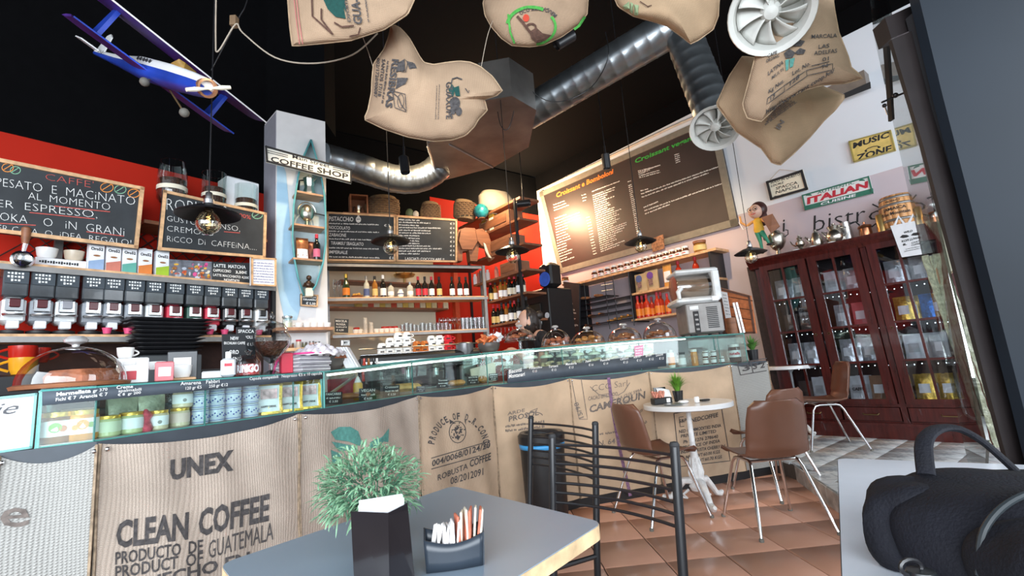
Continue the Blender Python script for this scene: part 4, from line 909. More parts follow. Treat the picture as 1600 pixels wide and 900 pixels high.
MB().cyl(cfn(425, 243, .005), cfn(425, 243, .27), .008, 6).build('bracket', BLKMET, T, world=True); MB().cyl(cfn(500, 262, .005), cfn(500, 262, .27), .008, 6).build('bracket', BLKMET, T, world=True)
# two wooden shelves at the column foot
for (a, b, y0, y1, lab) in ((431, 521, 509, 513, 'upper wooden shelf with cups at the column foot'), (441, 500, 541, 545, 'lower wooden shelf with spice jars at the column foot')):
    o, zz = plank('column_shelf', COLP.off(.22), a, y0, b, y1, .216, .025, wood('shelf_wood', (.42, .20, .10), .5) if y0 < 520 else PINE); tag(o, lab, 'shelf')
    if y0 < 520: zq = zz
    else: zw = zz
t = thing('swing_top_jar', 'glass clip jar at the left end of the upper column shelf', 'jar', cpos(449, zq, .12)); MB().lathe([(.035, 0), (.038, .05), (.034, .085), (.037, .09), (.037, .1)], (0, 0, 0), 16).build('glass_body', GLASS, t); MB().lathe([(.035, .0), (.036, .045)], (0, 0, .002), 16).build('contents', CREAM, t); MB().lathe([(.039, .085), (.039, .097)], (0, 0, 0), 16, None, False).build('clip_ring', STEEL, t)
for i, x in enumerate((467, 480, 491, 501, 511)): cup(x, 505, .032, .045, CERAM, 'white cup on the upper column shelf, %s from the left' % ORD[i], COLP, .12, 1 if i % 2 else -1, zq, group='cups on the upper column shelf')
for i, (x, h, c) in enumerate(((447, .045, (.25, .14, .08)), (455, .045, (.2, .08, .04)), (466, .07, (.6, .5, .4)), (475, .05, (.12, .12, .06)), (486, .055, (.5, .3, .25)), (495, .05, (.7, .5, .4)))):
    t = thing('spice_jar', 'small spice jar on the lower column shelf, %s from the left' % ORD[i], 'jar', cpos(x, zw, .12), COLP.rz, 'spice jars on the lower column shelf')
    MB().lathe([(.018, 0), (.02, .005), (.02, h*.8)], (0, 0, 0), 12).build('glass_body', mat('spice_%s' % ORD[i], c, .2), t); MB().lathe([(.02, h*.8), (.021, h)], (0, 0, 0), 12).build('lid', (REDL if i == 2 else GREYMET), t)
# ---------------------------------------------------------------- back bar shelving (behind the counter)
BS = thing('bar_shelving', 'long steel framed bar shelving with three levels on the back wall', 'shelf unit', CP.at(640, 600)*[1, 1, 0])
_, zA = plank('shelf_board', CP, 505, 411, 752, 414, .38, .03, DARK, GREYMET, BS); _, zB = plank('shelf_board', CP, 505, 465, 762, 462, .38, .03, PINE, GREYMET, BS); _, zC = plank('shelf_board', CP, 520, 521, 762, 514, .38, .03, PINE, GREYMET, BS)
post(CP, 757, -.02, 0, zA, .04, BS, GREYMET); post(CP, 753, -.36, 0, zA, .04, BS, GREYMET); post(CP, 512, -.36, 0, zA, .04, BS, GREYMET)
BK = BWP.off(.2)
o, zD = plank('shelf_board', BWP.off(.3), 512, 478, 700, 482, .29, .025, BRWOOD); tag(o, 'brown wall shelf with small yellow tins behind the bar shelving', 'shelf')
o, zE = plank('wall_ledge', BWP.off(.3), 532, 438, 690, 443, .29, .025, BRWOOD); tag(o, 'brown wall shelf behind the bottles with a brass bowl', 'shelf')
o = MB().box((*BWP.at(708, 400, .12)[:2], 1.6), (.08, .1, 3.0), rz=BWP.rz).build('upright_post', mat('orange_red_post', (.60, .07, .02), .6)); tag(o, 'red orange upright board on the back wall behind the bottles', 'post')
# pistachio chalkboards
T, fn = board('chalkboard', 'wide pine-framed chalkboard of pistachio coffees on the bar shelving', 'chalkboard', CP, [(510, 331), (618, 337), (618, 409), (510, 408)], d=.03, fw=.025)
def f(mb, f_):
    for y0, y1, s, h, w in ((345, 346, 'PiSTACCHiO', 7, 552), (357.5, 359, 'NOCCiOLATO', 5, 547), (369, 370, 'ZABAiONE', 5, 541), (382, 384, "TiRAMiSU' SBAGLiATO", 5, 568), (396, 397, 'iMPERiALE', 5, 543)): ptext(mb, s, (514 if h != 5 or 'TiR' not in s else 517, y0), (w, y1), h, f_, .012)
    for i, (y0, x1) in enumerate(((350, 592), (362, 592), (374, 585), (388, 592), (402, 592))): scribble(mb, (514, y0), (x1, y0+2), 2.2, f_, 60+i)
    ptext(mb, '€ 3', (600, 354), (609, 354), 3.5, f_); ptext(mb, '€ 8', (608, 405), (615, 405), 4, f_)
    pline(mb, arc(560, 343, 3.5, 4.5, 0, 360), 1.2, f_); ppoly(mb, [(557, 343), (563, 343), (562, 347), (558, 347)], f_); ppoly(mb, [(559, 336), (561, 336), (563, 342), (557, 342)], f_)
write(T, fn, CHALKW, f)
T, fn = board('chalkboard', 'pine-framed chalkboard of long drinks ending in lasciati coccolare', 'chalkboard', CP, [(619, 337), (714, 343), (714, 410), (619, 409)], d=.03, fw=.025)
def f(mb, f_):
    ptext(mb, 'LASCIATi COCCOLARE !!', (633, 406), (694, 407.5), 4, f_, .012)
    rn = random.Random(4)
    for i in range(14): scribble(mb, (623, 344+i*4.1), (rn.choice((655, 672, 690)), 345.5+i*4.0), 2.1, f_, 80+i)
    for i in range(8): ptext(mb, '€ %d' % (3+i % 4), (703, 351+i*7), (710, 351+i*7), 2.8, f_)
write(T, fn, CHALKW, f)
# bottles on the middle shelf
zt = zB
spec = [(541, 'champ', WINEG, ORL, GOLD, 'green sparkling wine bottle with orange label and gold neck', 1.0), (573, 'wine', CLEARB, BLUEL, GREYMET, 'spirit bottle with blue label and silver cap', .95), (586, 'wine', AMB, YELL, PRBLK, 'amber bottle with yellow label', .95), (599, 'wine', WINE, PAPER, PAPER, 'wine bottle with white label and white capsule', 1.0), (611, 'spirit', CLEARB, PAPER, PRBLK, 'squat clear spirit bottle with white label', .95), (641, 'spirit', CLEARB, PAPER, STEEL, 'squat clear spirit bottle, second of its kind', 1.0), (654, 'wine', WINE, REDL, REDL, 'wine bottle with red label and red capsule, first', .95), (664.5, 'wine', WINE, REDL, PRBLK, 'wine bottle with large red label', .95), (675, 'wine', WINE, PAPER, REDL, 'wine bottle with white label and red capsule', .95), (687, 'wine', WINE, YELL, PRBLK, 'wine bottle with picture label', .95), (707, 'wine', WINE, PAPER, PRBLK, 'dark wine bottle with white label before the red post', .95), (719, 'wine', WINE, PAPER, PRBLK, 'dark wine bottle right of the red post', .95), (729, 'wine', WINE, PAPER, PRBLK, 'last dark wine bottle on the middle bar shelf', .95)]
for (x, sh, g, l, c, lab, s) in spec: bottle(lab+('' if len(lab.split()) > 9 else ' on the middle bar shelf'), pos(CP, x, 460, -.12, zt), s*1.05, g, l, c, CP.rz, 'bottles on the middle bar shelf', sh)
for i, x in enumerate((523, 530)): 
    t = thing('champagne_flute', 'clear champagne flute at the left of the middle shelf, %s' % ORD[i], 'glass', pos(CP, x, 460, -.1-.06*i, zt), 0, 'flutes on the middle shelf'); MB().lathe([(.03, 0), (.004, .006), (.004, .09), (.02, .12), (.026, .2), (.022, .25)], (0, 0, 0), 14, None, False).build('glass_body', DOME, t)
t = thing('ceramic_jar', 'small white patterned ceramic jar between the clear spirit bottles', 'jar', pos(CP, 626, 460, -.1, zt)); MB().lathe([(.03, 0), (.042, .03), (.042, .08), (.028, .1), (.03, .115)], (0, 0, 0), 16).build('body', CERAM, t); MB().lathe([(.0425, .045), (.0425, .06)], (0, 0, 0), 16, None, False).build('painted_band', BLUEL, t)
t = thing('brass_bowl', 'shallow brass bowl on a stand on the back ledge', 'bowl', pos(BWP, 632, 438, .17, zE)); MB().lathe([(.09, 0), (.02, .02), (.02, .09), (.15, .12), (.17, .15)], (0, 0, 0), 24, None, False).build('bowl_body', mat('brass', (.62, .42, .16), .3, .8), t)
for a in (-.1, .0, .1): MB().cyl((a, 0, .12), (a*1.5, 0, .26), .01, 6).build('spoon', MATS['brass'], t)
t = thing('snack_basket', 'small golden heap of snacks beside the sparkling wine', 'basket', pos(CP, 558, 460, -.1, zt)); rn = random.Random(9)
MB().lathe([(.05, 0), (.075, .03), (.07, .03), (.045, .006)], (0, 0, 0), 16).build('basket_bowl', BRWOOD, t); mb = MB(); [mb.sph((rn.uniform(-.05, .05), rn.uniform(-.05, .05), .035+rn.uniform(0, .02)), .014, 6, 4) for _ in range(26)]; o = mb.build('snacks', mat('golden_snack', (.7, .38, .08), .5), t); o['kind'] = 'stuff'
for i, x in enumerate(range(560, 700, 9)):
    c = [(.7, .5, .1), (.65, .6, .35), (.6, .08, .03), (.75, .7, .5)][i % 4]; t = MB().box((*BWP.at(x, 478, .15)[:2], zD+.055), (.09, .08, .11), rz=BWP.rz, bev=.004).build('tin', mat('tin_%s' % ['yellow', 'cream', 'red', 'ivory'][i % 4], c, .4)); tag(t, '%s tin on the dim shelf behind the bar shelving, %s from the left' % (['yellow', 'cream', 'red', 'ivory'][i % 4], ORD[i]), 'tin', 'tins on the dim back shelf')
# glasses and cups on the lower shelf
def tumbler(r, h):
    t = thing('tumbler', 'x', 'glass'); MB().lathe([(r*.8, 0), (r, h), (r*.95, h), (r*.76, .006), (.001, .006)], (0, 0, 0), 14, None, False).build('glass_body', DOME, t); return t
tp = None; rn = random.Random(2)
for i in range(13):
    x = 629+i*6.2; y = -.08 if i % 2 else -.18; p = pos(CP, x, 514, y, zC)
    lab = 'clear tumbler in the mixed row on the lower bar shelf, %s from the left' % ORD[i]
    if tp is None: tp = tumbler(.035, .11); tp.location = p; tp['label'] = lab; tp['group'] = 'tumblers on the lower bar shelf'
    else: dup(tp, p, None, lab, 'tumblers on the lower bar shelf', rn.uniform(.85, 1.1))
tp = None
for i in range(6):
    for j in (0, 1):
        p = pos(CP, 724+i*6.4, 514, -.08-.1*j, zC); lab = 'tall clear glass by the shelf post, %s from the left in the %s row' % (ORD[i], ('front', 'back')[j])
        if tp is None: tp = tumbler(.036, .17); tp.location = p; tp['label'] = lab; tp['group'] = 'tall glasses by the post'
        else: dup(tp, p, None, lab, 'tall glasses by the post')
gp = None
def wineglass():
    t = thing('wine_glass', 'x', 'glass'); MB().lathe([(.035, 0), (.004, .005), (.004, .09), (.03, .12), (.04, .155), (.03, .2)], (0, 0, 0), 16, None, False).build('glass_body', DOME, t); return t
for i in range(5):
    p = pos(CP, 690+i*7, 514, -.26, zC); lab = 'stemmed wine glass before the red post on the lower shelf, %s from the left' % ORD[i]
    if gp is None: gp = wineglass(); gp.location = p; gp['label'] = lab; gp['group'] = 'wine glasses on the lower shelf'
    else: dup(gp, p, None, lab, 'wine glasses on the lower shelf')
for i, x in enumerate((555, 562, 588, 596, 604, 612, 620)):
    cup(x, 516, .035, .055, CERAM, 'white cup on the lower bar shelf, %s from the left' % ORD[i], CP, -.07, 1, zC, group='white cups on the lower bar shelf')
rn = random.Random(8)
for i, x in enumerate((557, 600, 608, 617)):
    t = thing('red_glass', 'red glass cup in the back of the lower bar shelf, %s from the left' % ORD[i], 'glass', pos(CP, x, 510, -.26, zC), 0, 'red cups at the back'); MB().lathe([(.03, 0), (.045, .05), (.04, .1), (.036, .1), (.04, .05), (.001, .01)], (0, 0, 0), 14).build('glass_body', mat('red_glass', (.45, .03, .02), .15), t)
for x, h, w in ((571, .22, 'taller'), (580, .17, 'shorter')):
    t = thing('cup_stack', '%s stack of plastic cups on the lower bar shelf' % w, 'cups', pos(CP, x, 517, -.08, zC)); pr = []
    for k in range(int(h/.02)): pr += [(.03-.006*k/12, .02*k), (.034-.006*k/12, .02*k+.003), (.03-.006*k/12, .02*k+.006)]
    MB().lathe(pr, (0, 0, 0), 14).build('plastic_cups', mat('frosted_plastic', (.6, .57, .52), .3), t)
T, fn = board('chalk_sign', 'black chalk sign reading miscela rossa at the left of the lower bar shelf', 'sign', CP, [(523, 498), (545, 499), (544, 520), (523, 519)], d=.06, frame=None, t=.012)
write(T, fn, CHALKW, lambda mb, f: (ptext(mb, 'MISCELA', (524.5, 503), (542, 503.5), 3.2, f, .02), ptext(mb, 'ROSSA', (525.5, 508), (540, 508.5), 3, f, .02), scribble(mb, (525, 511.5), (541, 512), 1.8, f, 1), ptext(mb, '€ 4,50', (525.5, 517), (537, 517), 2.6, f, .02)))
# things on top of the shelving
zt = float(CP.at(560, 331, -.15)[2])
o, zT = plank('top_shelf', CP.off(-.06), 536, 330, 705, 342, .34, .03, BRWOOD); tag(o, 'brown top shelf behind the pistachio chalkboards carrying sacks', 'shelf')
t = thing('wooden_crate', 'open wooden box with a small silver pot on the top shelf', 'box', pos(CP, 560, 328, -.2, zT), CP.rz)
for c, d in (((0, 0, .01), (.24, .18, .02)), ((0, 0, .27), (.24, .18, .02)), ((-.11, 0, .14), (.02, .18, .24)), ((.11, 0, .14), (.02, .18, .24)), ((0, .085, .14), (.24, .01, .24))): MB().box(c, d).build('board', BRWOOD, t)
p = pos(CP, 560, 328, -.2, zT+.02); pot('small silver moka pot inside the open wooden box', p, .8)
def sacklump(label, p, r, h, m, brick=True, seed=0, wide=1):
    t = thing('standing_sack', label, 'sack', p, CP.rz); rn = random.Random(seed)
    prof = [(r*.8, 0), (r, h*.15), (r*1.05, h*.5), (r*.95, h*.75), (r*.75, h*.95), (r*.3, h*1.02), (.001, h)]
    mb = MB(); mb.lathe(prof, (0, 0, 0), 24); mb.v = [(x*(1+.06*math.sin(z*20+x*9+seed))*wide, y*.75, z+.03*h*math.sin(x*14+seed)) for x, y, z in mb.v]; mb.build('cloth', m, t)
    if brick:
        mb = MB()
        for k in range(7):
            z = h*(.12+.1*k)
            for j in range(7):
                a = PI*1.5+(j-3+.5*(k % 2))*.34; c = r*1.03*wide; w_ = .14
                v = [(c*math.cos(a+s_*w_), -abs(r*.79*math.sin(a+s_*w_))*1.04-.01, z+dz*h*.07) for s_, dz in ((-1, 0), (1, 0), (1, 1), (-1, 1))]; mb.add(v, [(0, 1, 2, 3)])
        mb.build('printed_bricks', mat('brown_print_on_sack', (.10, .055, .03), .95), t)
    return t
sacklump('burlap sack printed with a brick pattern next to the open wooden box', pos(CP, 598, 336, -.22, zT), .19, .32, BURLD, seed=1, wide=1.25); sacklump('burlap sack with brick print in the middle of the top shelf', pos(CP, 673, 340, -.22, zT), .15, .28, BURLD, seed=2)
o, zU = plank('top_shelf', CSP, 716, 355, 812, 307, .35, .035, BRWOOD) ; tag(o, 'brown top board of the corner shelves', 'shelf')
sacklump('burlap sack with brick print on the corner side of the top shelf', pos(CP, 727, 343, -.1, zT), .16, .31, BURLD, seed=3, wide=1.1)
t = sacklump('pale sack with a green palace print leaning high in the corner', pos(CSP, 775, 322, -.15, zU), .24, .34, burlap('pale_dim_burlap', (.50, .44, .34)), False, 4, 1.15)
t = thing('globe', 'small teal globe between two sacks in the corner', 'globe', CSP.at(752, 330, .12)+[0, 0, -.12]); MB().sph((0, 0, .12), .11, 20, 14).build('sphere', mat('teal_globe', (.02, .22, .26), .3, var=.7, scale=9), t); MB().lathe([(.06, 0), (.05, .012), (.01, .02)], (0, 0, 0), 16).build('foot', BRWOOD, t)
t = thing('green_figures', 'small green and white ornament between two sacks on the top shelf', 'ornament', pos(CP, 640, 338, -.2, zT)); MB().sph((0, 0, .08), .06, 10, 6, (1, .8, 1.3)).build('body', mat('dim_green', (.06, .09, .05), .7), t); MB().sph((.09, 0, .06), .045, 10, 6, (1, .8, 1.3)).build('white_piece', mat('dim_white', (.4, .38, .35), .7), t)
# elephant relief
t = thing('carved_elephant', 'large carved wooden elephant standing beside the chalkboards', 'carving', CP.at(742, 408, -.02), CP.rz)
EM = wood('carved_wood', (.30, .115, .05), .5)
sc = float(np.linalg.norm(CP.at(770, 380)-CP.at(720, 380)))/50
def eo(x, y): return ((x-742)*sc, (408-y)*sc)
def blob(pts, th, nm, m=EM, y0=0):
    MB().slab([(eo(x, y)[0], y0, eo(x, y)[1]) for x, y in pts], (0, th, 0)).build(nm, m, t)
blob([(720, 362), (730, 358), (745, 358), (750, 365), (750, 385), (746, 408), (735, 408), (734, 392), (724, 394), (723, 408), (716, 408), (716, 372)], .14, 'body')
blob([(744, 362), (755, 360), (764, 368), (767, 380), (768, 395), (771, 404), (766, 408), (762, 400), (760, 388), (752, 386), (746, 378)], .12, 'head_and_trunk', y0=-.06)
blob([(722, 363), (742, 360), (748, 368), (746, 380), (738, 392), (722, 392), (718, 380)], .03, 'ear', y0=-.05); blob([(754, 382), (757, 384), (761, 398), (765, 405), (761, 404), (756, 394)], .02, 'tusk', CREAM, -.09)
# ---------------------------------------------------------------- right wall: big menu board
BRB = mat('brown_black_board', (.045, .032, .030), .44, var=.2, scale=2, spec=.5)
T, fn = board('menu_board', 'huge dark printed menu board of croissants on the right wall', 'menu board', RWP, [(843, 301), (1117, 178), (1154, 352), (875, 428)], d=.035, t=.03, face=BRB, frame=mat('olive_grey_frame', (.22, .20, .16), .6), fw=.10)
write(T, fn, COLCH['bright_orange'], lambda mb, f: ptext(mb, 'Croissant e Bomboloni', (869, 309), (958, 271), 7.5, f, .03), 'orange_lettering')
write(T, fn, COLCH['bright_green'], lambda mb, f: ptext(mb, 'Croissant vegan', (992, 255.5), (1080, 219), 7, f, .03), 'green_lettering')
def f(mb, f_):
    rn = random.Random(11)
    for i in range(22):
        t = i/21; x = 865+8.5*t; y = 321+90*t
        if i in (3, 4): continue
        L_ = (38 if 5 < i < 9 else rn.uniform(12, 24)); scribble(mb, (x, y), (x+L_, y-L_*.37), 1.7, f_, 100+i)
        if i < 3 or i > 7: scribble(mb, (909+18*t, 306+92*t), (915+18*t, 304+92*t), 1.6, f_, 200+i)
    for i in range(30):
        t = i/29; x = 925+14*t; y = 300+94*t
        if i == 1: continue
        L_ = rn.uniform(18, 44); scribble(mb, (x, y), (x+L_, y-L_*.38), 1.7, f_, 300+i)
        scribble(mb, (981+15*t, 285+86*t), (986+15*t, 283+86*t), 1.6, f_, 400+i)
    for i in range(5): scribble(mb, (997+i*.5, 268+i*2.6), (1002+rn.uniform(14, 30), 264+i*2.6-rn.uniform(2, 9)), 1.6, f_, 500+i); scribble(mb, (1054+i*.5, 243+i*3), (1061+i*.5, 240.5+i*3), 1.6, f_, 520+i)
    for a, b in (((1001, 299), (1012, 296)), ((1002, 304), (1123, 261)), ((1003, 309), (1107, 271)), ((1006, 325), (1028, 316)), ((1007, 330), (1130, 287)), ((1008, 335), (1047, 320))): scribble(mb, a, b, 2, f_, int(a[0]*3))
write(T, fn, CHALKW, f)
# shelf under the board
RSP = RWP.off(.36)
RS = thing('jar_shelving', 'black and pine shelving under the big menu board with rows of spread jars', 'shelf unit', RSP.at(1000, 600)*[1, 1, 0])
_, zJ = plank('shelf_board', RSP, 893, 444, 1118, 386, .34, .035, PINE, None, RS)
def vpanel(px0, d0, px1, d1, z0, z1_, th, m, parent, name='side_panel', pl=RSP):
    a = pl.at(px0, 450, d0)*[1, 1, 0]; b = pl.at(px1, 450, d1)*[1, 1, 0]; w = pl.along*th
    return MB().slab([a+[0, 0, z0], b+[0, 0, z0], b+[0, 0, z1_], a+[0, 0, z1_]], w).build(name, m, parent, world=True)
zc2 = float(RSP.at(1020, 452)[2]); zc3 = float(RSP.at(1020, 494)[2])
p_ = RSP.at(984, 450); 
def vp(px, z0, z1_, m=BLKMET, th=.03, dep=.34): 
    a = RSP.at(px, 450)*[1, 1, 0]; return MB().slab([a+[0, 0, z0], a-RSP.n*dep+[0, 0, z0], a-RSP.n*dep+[0, 0, z1_], a+[0, 0, z1_]], RSP.along*th).build('side_panel', m, RS, world=True)
vp(985, zc3-.05, zJ-.035); vp(1114, 1.3, zJ-.035, BLKMET); vp(897, 1.0, zJ-.035, BLKMET)
plank('shelf_board', RSP, 987, 460, 1116, 427, .33, .03, PINE, None, RS, z=zc2); plank('shelf_board', RSP, 987, 504, 1116, 472, .33, .03, PINE, None, RS, z=zc3)
# wire rack with trays of pastry
rk = thing('tray_rack', 'black wire rack of pastry trays left of the cubby shelves', 'rack', RSP.at(940, 500, .05)*[1, 1, 0])
PAST = mat('golden_pastry', (.55, .26, .07), .55, var=.4, scale=30); PASTD = mat('brown_pastry', (.30, .12, .05), .6, var=.4, scale=30)
for (x0, y0, x1, y1) in ((903, 471, 948, 462), (905, 480, 985, 461), (905, 490, 985, 470), (908, 500, 985, 480), (905, 513, 988, 495)):
    a = RSP.at(x0, y0, .02); b = RSP.at(x1, y1, .02); z = (a[2]+b[2])/2; a[2] = b[2] = z
    MB().slab([a, b, b-RSP.n*.3, a-RSP.n*.3], (0, 0, .012)).build('tray', BLKMET, rk, world=True)
for x in (912, 945, 958, 983): 
    a = RSP.at(x, 440, .0); MB().cyl((a[0], a[1], zc3-.1), (a[0], a[1], zJ-.04), .008, 6).build('upright', BLKMET, rk, world=True)
for y in (443, 452): MB().cyl(RSP.at(940, y+3, 0), RSP.at(958, y, 0), .006, 6).build('rung', BLKMET, rk, world=True)
def pastry(label, p, s, m, group=None, rz=0, name='croissant'):
    mb = MB(); pts = []; rr = []
    for i in range(11):
        a = PI*(i/10-.5)*1.15; pts.append((s*math.sin(a), -s*.5*(1-math.cos(a)), s*.3+.0*i)); rr.append(s*(.10+.26*math.cos((i/10-.5)*PI))*(1.08 if i % 2 else .94))
    mb.tube(pts, rr, 8); mb.v = [(x, y, max(z, 0)) for x, y, z in mb.v]
    o = mb.build(name, m); o.location = tuple(p); o.rotation_euler = (0, 0, rz); return tag(o, label, 'pastry', group)
for i, (x, y) in enumerate(((956, 500), (965, 497), (974, 494), (983, 492))):
    p = RSP.at(x, y+3, -.06); pastry('golden croissant on the lowest rack tray, %s from the left' % ORD[i], p, .065, PAST, 'croissants on the rack', .3*i)
for i, (x, y, w) in enumerate(((915, 467, 'top'), (935, 463, 'top'), (925, 495, 'fourth'), (940, 492, 'fourth'), (918, 510, 'lowest'), (935, 507, 'lowest'))):
    pastry('dark brown pastry on the %s rack tray, %s' % (w, 'left' if i % 2 == 0 else 'right'), RSP.at(x, y+1, -.06), .075, PASTD, 'brown pastries on the rack', .2*i)
# spread jars
JGL = mat('spread_jar_brown', (.10, .035, .015), .15, var=.2); 
def spreadjar():
    t = thing('spread_jar', 'x', 'jar')
    MB().lathe([(.038, 0), (.045, .01), (.045, .06), (.038, .085), (.036, .095)], (0, 0, 0), 16).build('jar_body', JGL, t)
    MB().lathe([(.046, .015), (.046, .058)], (0, 0, 0), 16, None, False).build('label_band', PAPER, t)
    MB().lathe([(.04, .092), (.041, .115), (.001, .117)], (0, 0, 0), 16).build('lid', PAPER, t)
    mb = MB(); v, f_ = glyphs('nutella', .05)
    for x, y, _ in v: pass
    g = []
    for x, y, _ in v: a = -PI/2+(x-.5)*1.1; g.append((.0475*math.cos(a), .0475*math.sin(a), .032+y*.013))
    mb.add(g, f_); mb.build('lettering', REDL, t, smooth=False)
    return t
sj = None
for i in range(15):
    x = 929+147*i/14; p = pos(RSP, x, 430, -.08, zJ); lab = 'white-lidded hazelnut spread jar under the menu board, %s from the left' % ORD[i]
    if sj is None: sj = spreadjar(); sj.location = p; sj.rotation_euler = (0, 0, RSP.rz); sj.scale = (1.22,)*3; sj['label'] = lab; sj['group'] = 'spread jars under the menu board'
    else: dup(sj, p, RSP.rz, lab, 'spread jars under the menu board')
t = thing('preserve_jar', 'large jar with brown lid at the right end of the jar row', 'jar', pos(RSP, 1095, 395, -.1, zJ), RSP.rz); MB().lathe([(.07, 0), (.085, .01), (.085, .11), (.07, .13)], (0, 0, 0), 20).build('jar_body', mat('amber_jar', (.30, .14, .03), .15), t); MB().lathe([(.087, .03), (.087, .10)], (0, 0, 0), 20, None, False).build('label_band', YELL, t); MB().lathe([(.085, .13), (.088, .165), (.001, .168)], (0, 0, 0), 20).build('lid', BRWOOD, t)
T, fn = board('photo_poster', 'small colourful pastry photo card behind the jar row', 'poster', RSP.off(-.25), [(1016, 374), (1036, 366), (1038, 388), (1020, 394)], face=mat('card_brown', (.30, .14, .07), .5, var=.8, scale=25), frame=None, t=.006)
# kraft bags, red bottles, speaker
KR = mat('kraft_paper', (.52, .38, .22), .75, var=.1); PUR = mat('purple_print', (.16, .06, .32), .5)
for i, (x, h) in enumerate(((1004, .28), (1022, .30))):
    t = bag('kraft paper bag with a %s round label in the cubby, %s' % (('blue', 'purple')[i], ('left', 'right')[i]), pos(RSP, x, 458, -.06, zc2), .22, h, KR, RSP.rz, tw=.06, group='kraft bags in the cubby')
    MB().lathe([(.001, 0), (.055, 0), (.055, .004)], (0, -.05, h*.72), 18, Matrix.Rotation(PI/2, 3, 'X')).build('round_label', PUR if i else BLUEL, t)
    MB().box((0, -.048, h*.38), (.07, .006, h*.3)).build('picture', mat('bean_picture', (.25, .15, .14), .5, var=.8, scale=40), t)
t = bag('orange and white snack bag beside the kraft bags', pos(RSP, 1046, 450, -.05, zc2), .14, .32, mat('orange_bag', (.70, .33, .08), .4), RSP.rz, (.1, .9, .2, .7), tw=.05)
RDRINK = mat('red_drink', (.48, .035, .012), .1); rb = None
for i, x in enumerate((999, 1006, 1013, 1021, 1030, 1036, 1046)):
    p = pos(RSP, x, 495, -.07-.05*(i % 2), zc3); lab = 'red aperitif bottle in the lower cubby, %s from the left' % ORD[i]
    if rb is None: rb = bottle(lab, p, 1.0, RDRINK, ORL, REDL, RSP.rz, 'red bottles in the lower cubby'); rb.scale = (1.15,)*3
    else: dup(rb, p, RSP.rz, lab, 'red bottles in the lower cubby', (1.15 if i % 3 else 1.0)*1.0)
for i, x in enumerate((1070, 1098)): dup(rb, pos(RSP, x, 495, -.12, zc2), RSP.rz, 'red aperitif bottle above the slush machine, %s' % ('left', 'right')[i], 'red bottles above the slush machine', 1.2)
# black chalk panel and dark oven, speaker
T, fn = board('chalkboard', 'tall narrow black panel with chalk drink names beside the pastry rack', 'chalkboard', RSP.off(.1), [(880, 440), (905, 443), (905, 530), (889, 527)], frame=None, t=.03, face=CHALK)
write(T, fn, CHALKW, lambda mb, f: [ptext(mb, s, (x, y), (x+w, y+1.5), 3.2, f, .01) for s, x, y, w in (('Soda', 885, 465, 8), ('Cola', 886, 474, 9), ('Lemon', 887, 479, 8), ('Tonica', 888, 484, 10), ('e Lemon', 889, 489, 11), ('Ginger', 889.5, 498, 10), ('Virgin', 891, 508, 12))])
OVP = RSP.off(1.15); p = pos(OVP, 853, 520, -.2); zo = float(OVP.at(853, 450)[2])
t = thing('black_oven', 'big black oven with a dark window behind the barista', 'oven', (p[0], p[1], 0), OVP.rz)
MB().box((0, 0, (zo+.9)/2), (.80, .5, zo-.9+.0), bev=.02).build('oven_body', DARK, t); MB().box((-.08, -.26, zo-.38), (.6, .02, .34), bev=.01).build('door_glass', mat('oven_glass', (.03, .028, .025), .08), t); MB().cyl((-.38, -.29, zo-.62), (.22, -.29, zo-.62), .015, 8).build('handle', BLKMET, t)
MB().box((0, 0, .45), (.80, .5, .9)).build('stand', DARK, t); MB().lathe([(.001, 0), (.045, 0), (.045, .006)], (.34, -.255, zo-.42), 20, Matrix.Rotation(PI/2, 3, 'X')).build('round_badge', PAPER, t)
p = pos(OVP, 861, 448, -.1, zo); t = thing('loudspeaker', 'black loudspeaker with a blue lit cone on top of the oven', 'speaker', p, OVP.rz+.1)
MB().box((0, 0, .19), (.26, .25, .38), bev=.05).build('cabinet', DARK, t); MB().lathe([(.105, 0), (.11, .006), (.09, .012), (.04, -.01), (.001, -.005)], (0, -.128, .13), 24, Matrix.Rotation(PI/2, 3, 'X')).build('woofer', mat('blue_lit_cone', (.02, .06, .28), .4, emit=.5), t)
MB().lathe([(.05, 0), (.055, .006), (.03, .008), (.001, .0)], (0, -.128, .30), 18, Matrix.Rotation(PI/2, 3, 'X')).build('tweeter', PRBLK, t)
p = pos(RSP, 884, 446, -.02); t = thing('preserve_jar', 'jar with cream label right of the loudspeaker', 'jar', (p[0], p[1], p[2]), 0); MB().lathe([(.06, 0), (.065, .01), (.065, .1), (.05, .12)], (0, 0, 0), 16).build('jar_body', mat('amber_jar', (.3, .14, .03), .15), t); MB().lathe([(.067, .02), (.067, .08)], (0, 0, 0), 16, None, False).build('label_band', PAPER, t); MB().lathe([(.06, .12), (.062, .145), (.001, .147)], (0, 0, 0), 16).build('lid', BRWOOD, t)
# corner shelves with bottles
CS = thing('corner_shelving', 'brown open corner shelving full of wine bottles before the red wall', 'shelf unit', CSP.at(790, 600)*[1, 1, 0]); zz = {}
SW = wood('corner_shelf_wood', (.24, .095, .045), .5)
for nm, (x0, y0, x1, y1) in dict(a=(735, 371, 812, 343), b=(735, 410, 818, 378), c=(740, 448, 822, 415), d=(762, 472, 824, 454), e=(766, 508, 826, 497)).items():
    _, zz[nm] = plank('shelf_board', CSP, x0, y0, x1, y1, .34, .03, SW, None, CS)
for x in (815,): 
    for d in (-.0, -.33): a = CSP.at(x, 450, d); MB().box((a[0], a[1], float(zU)/2), (.035, .035, float(zU)), rz=CSP.rz).build('post', BLKMET, CS, world=True)
a = CSP.at(735, 450, -.33); MB().box((a[0], a[1], float(zU)/2), (.035, .035, float(zU)), rz=CSP.rz).build('post', BLKMET, CS, world=True)
wb = None; rn = random.Random(21); caps = [WINE, WINEG, AMB]
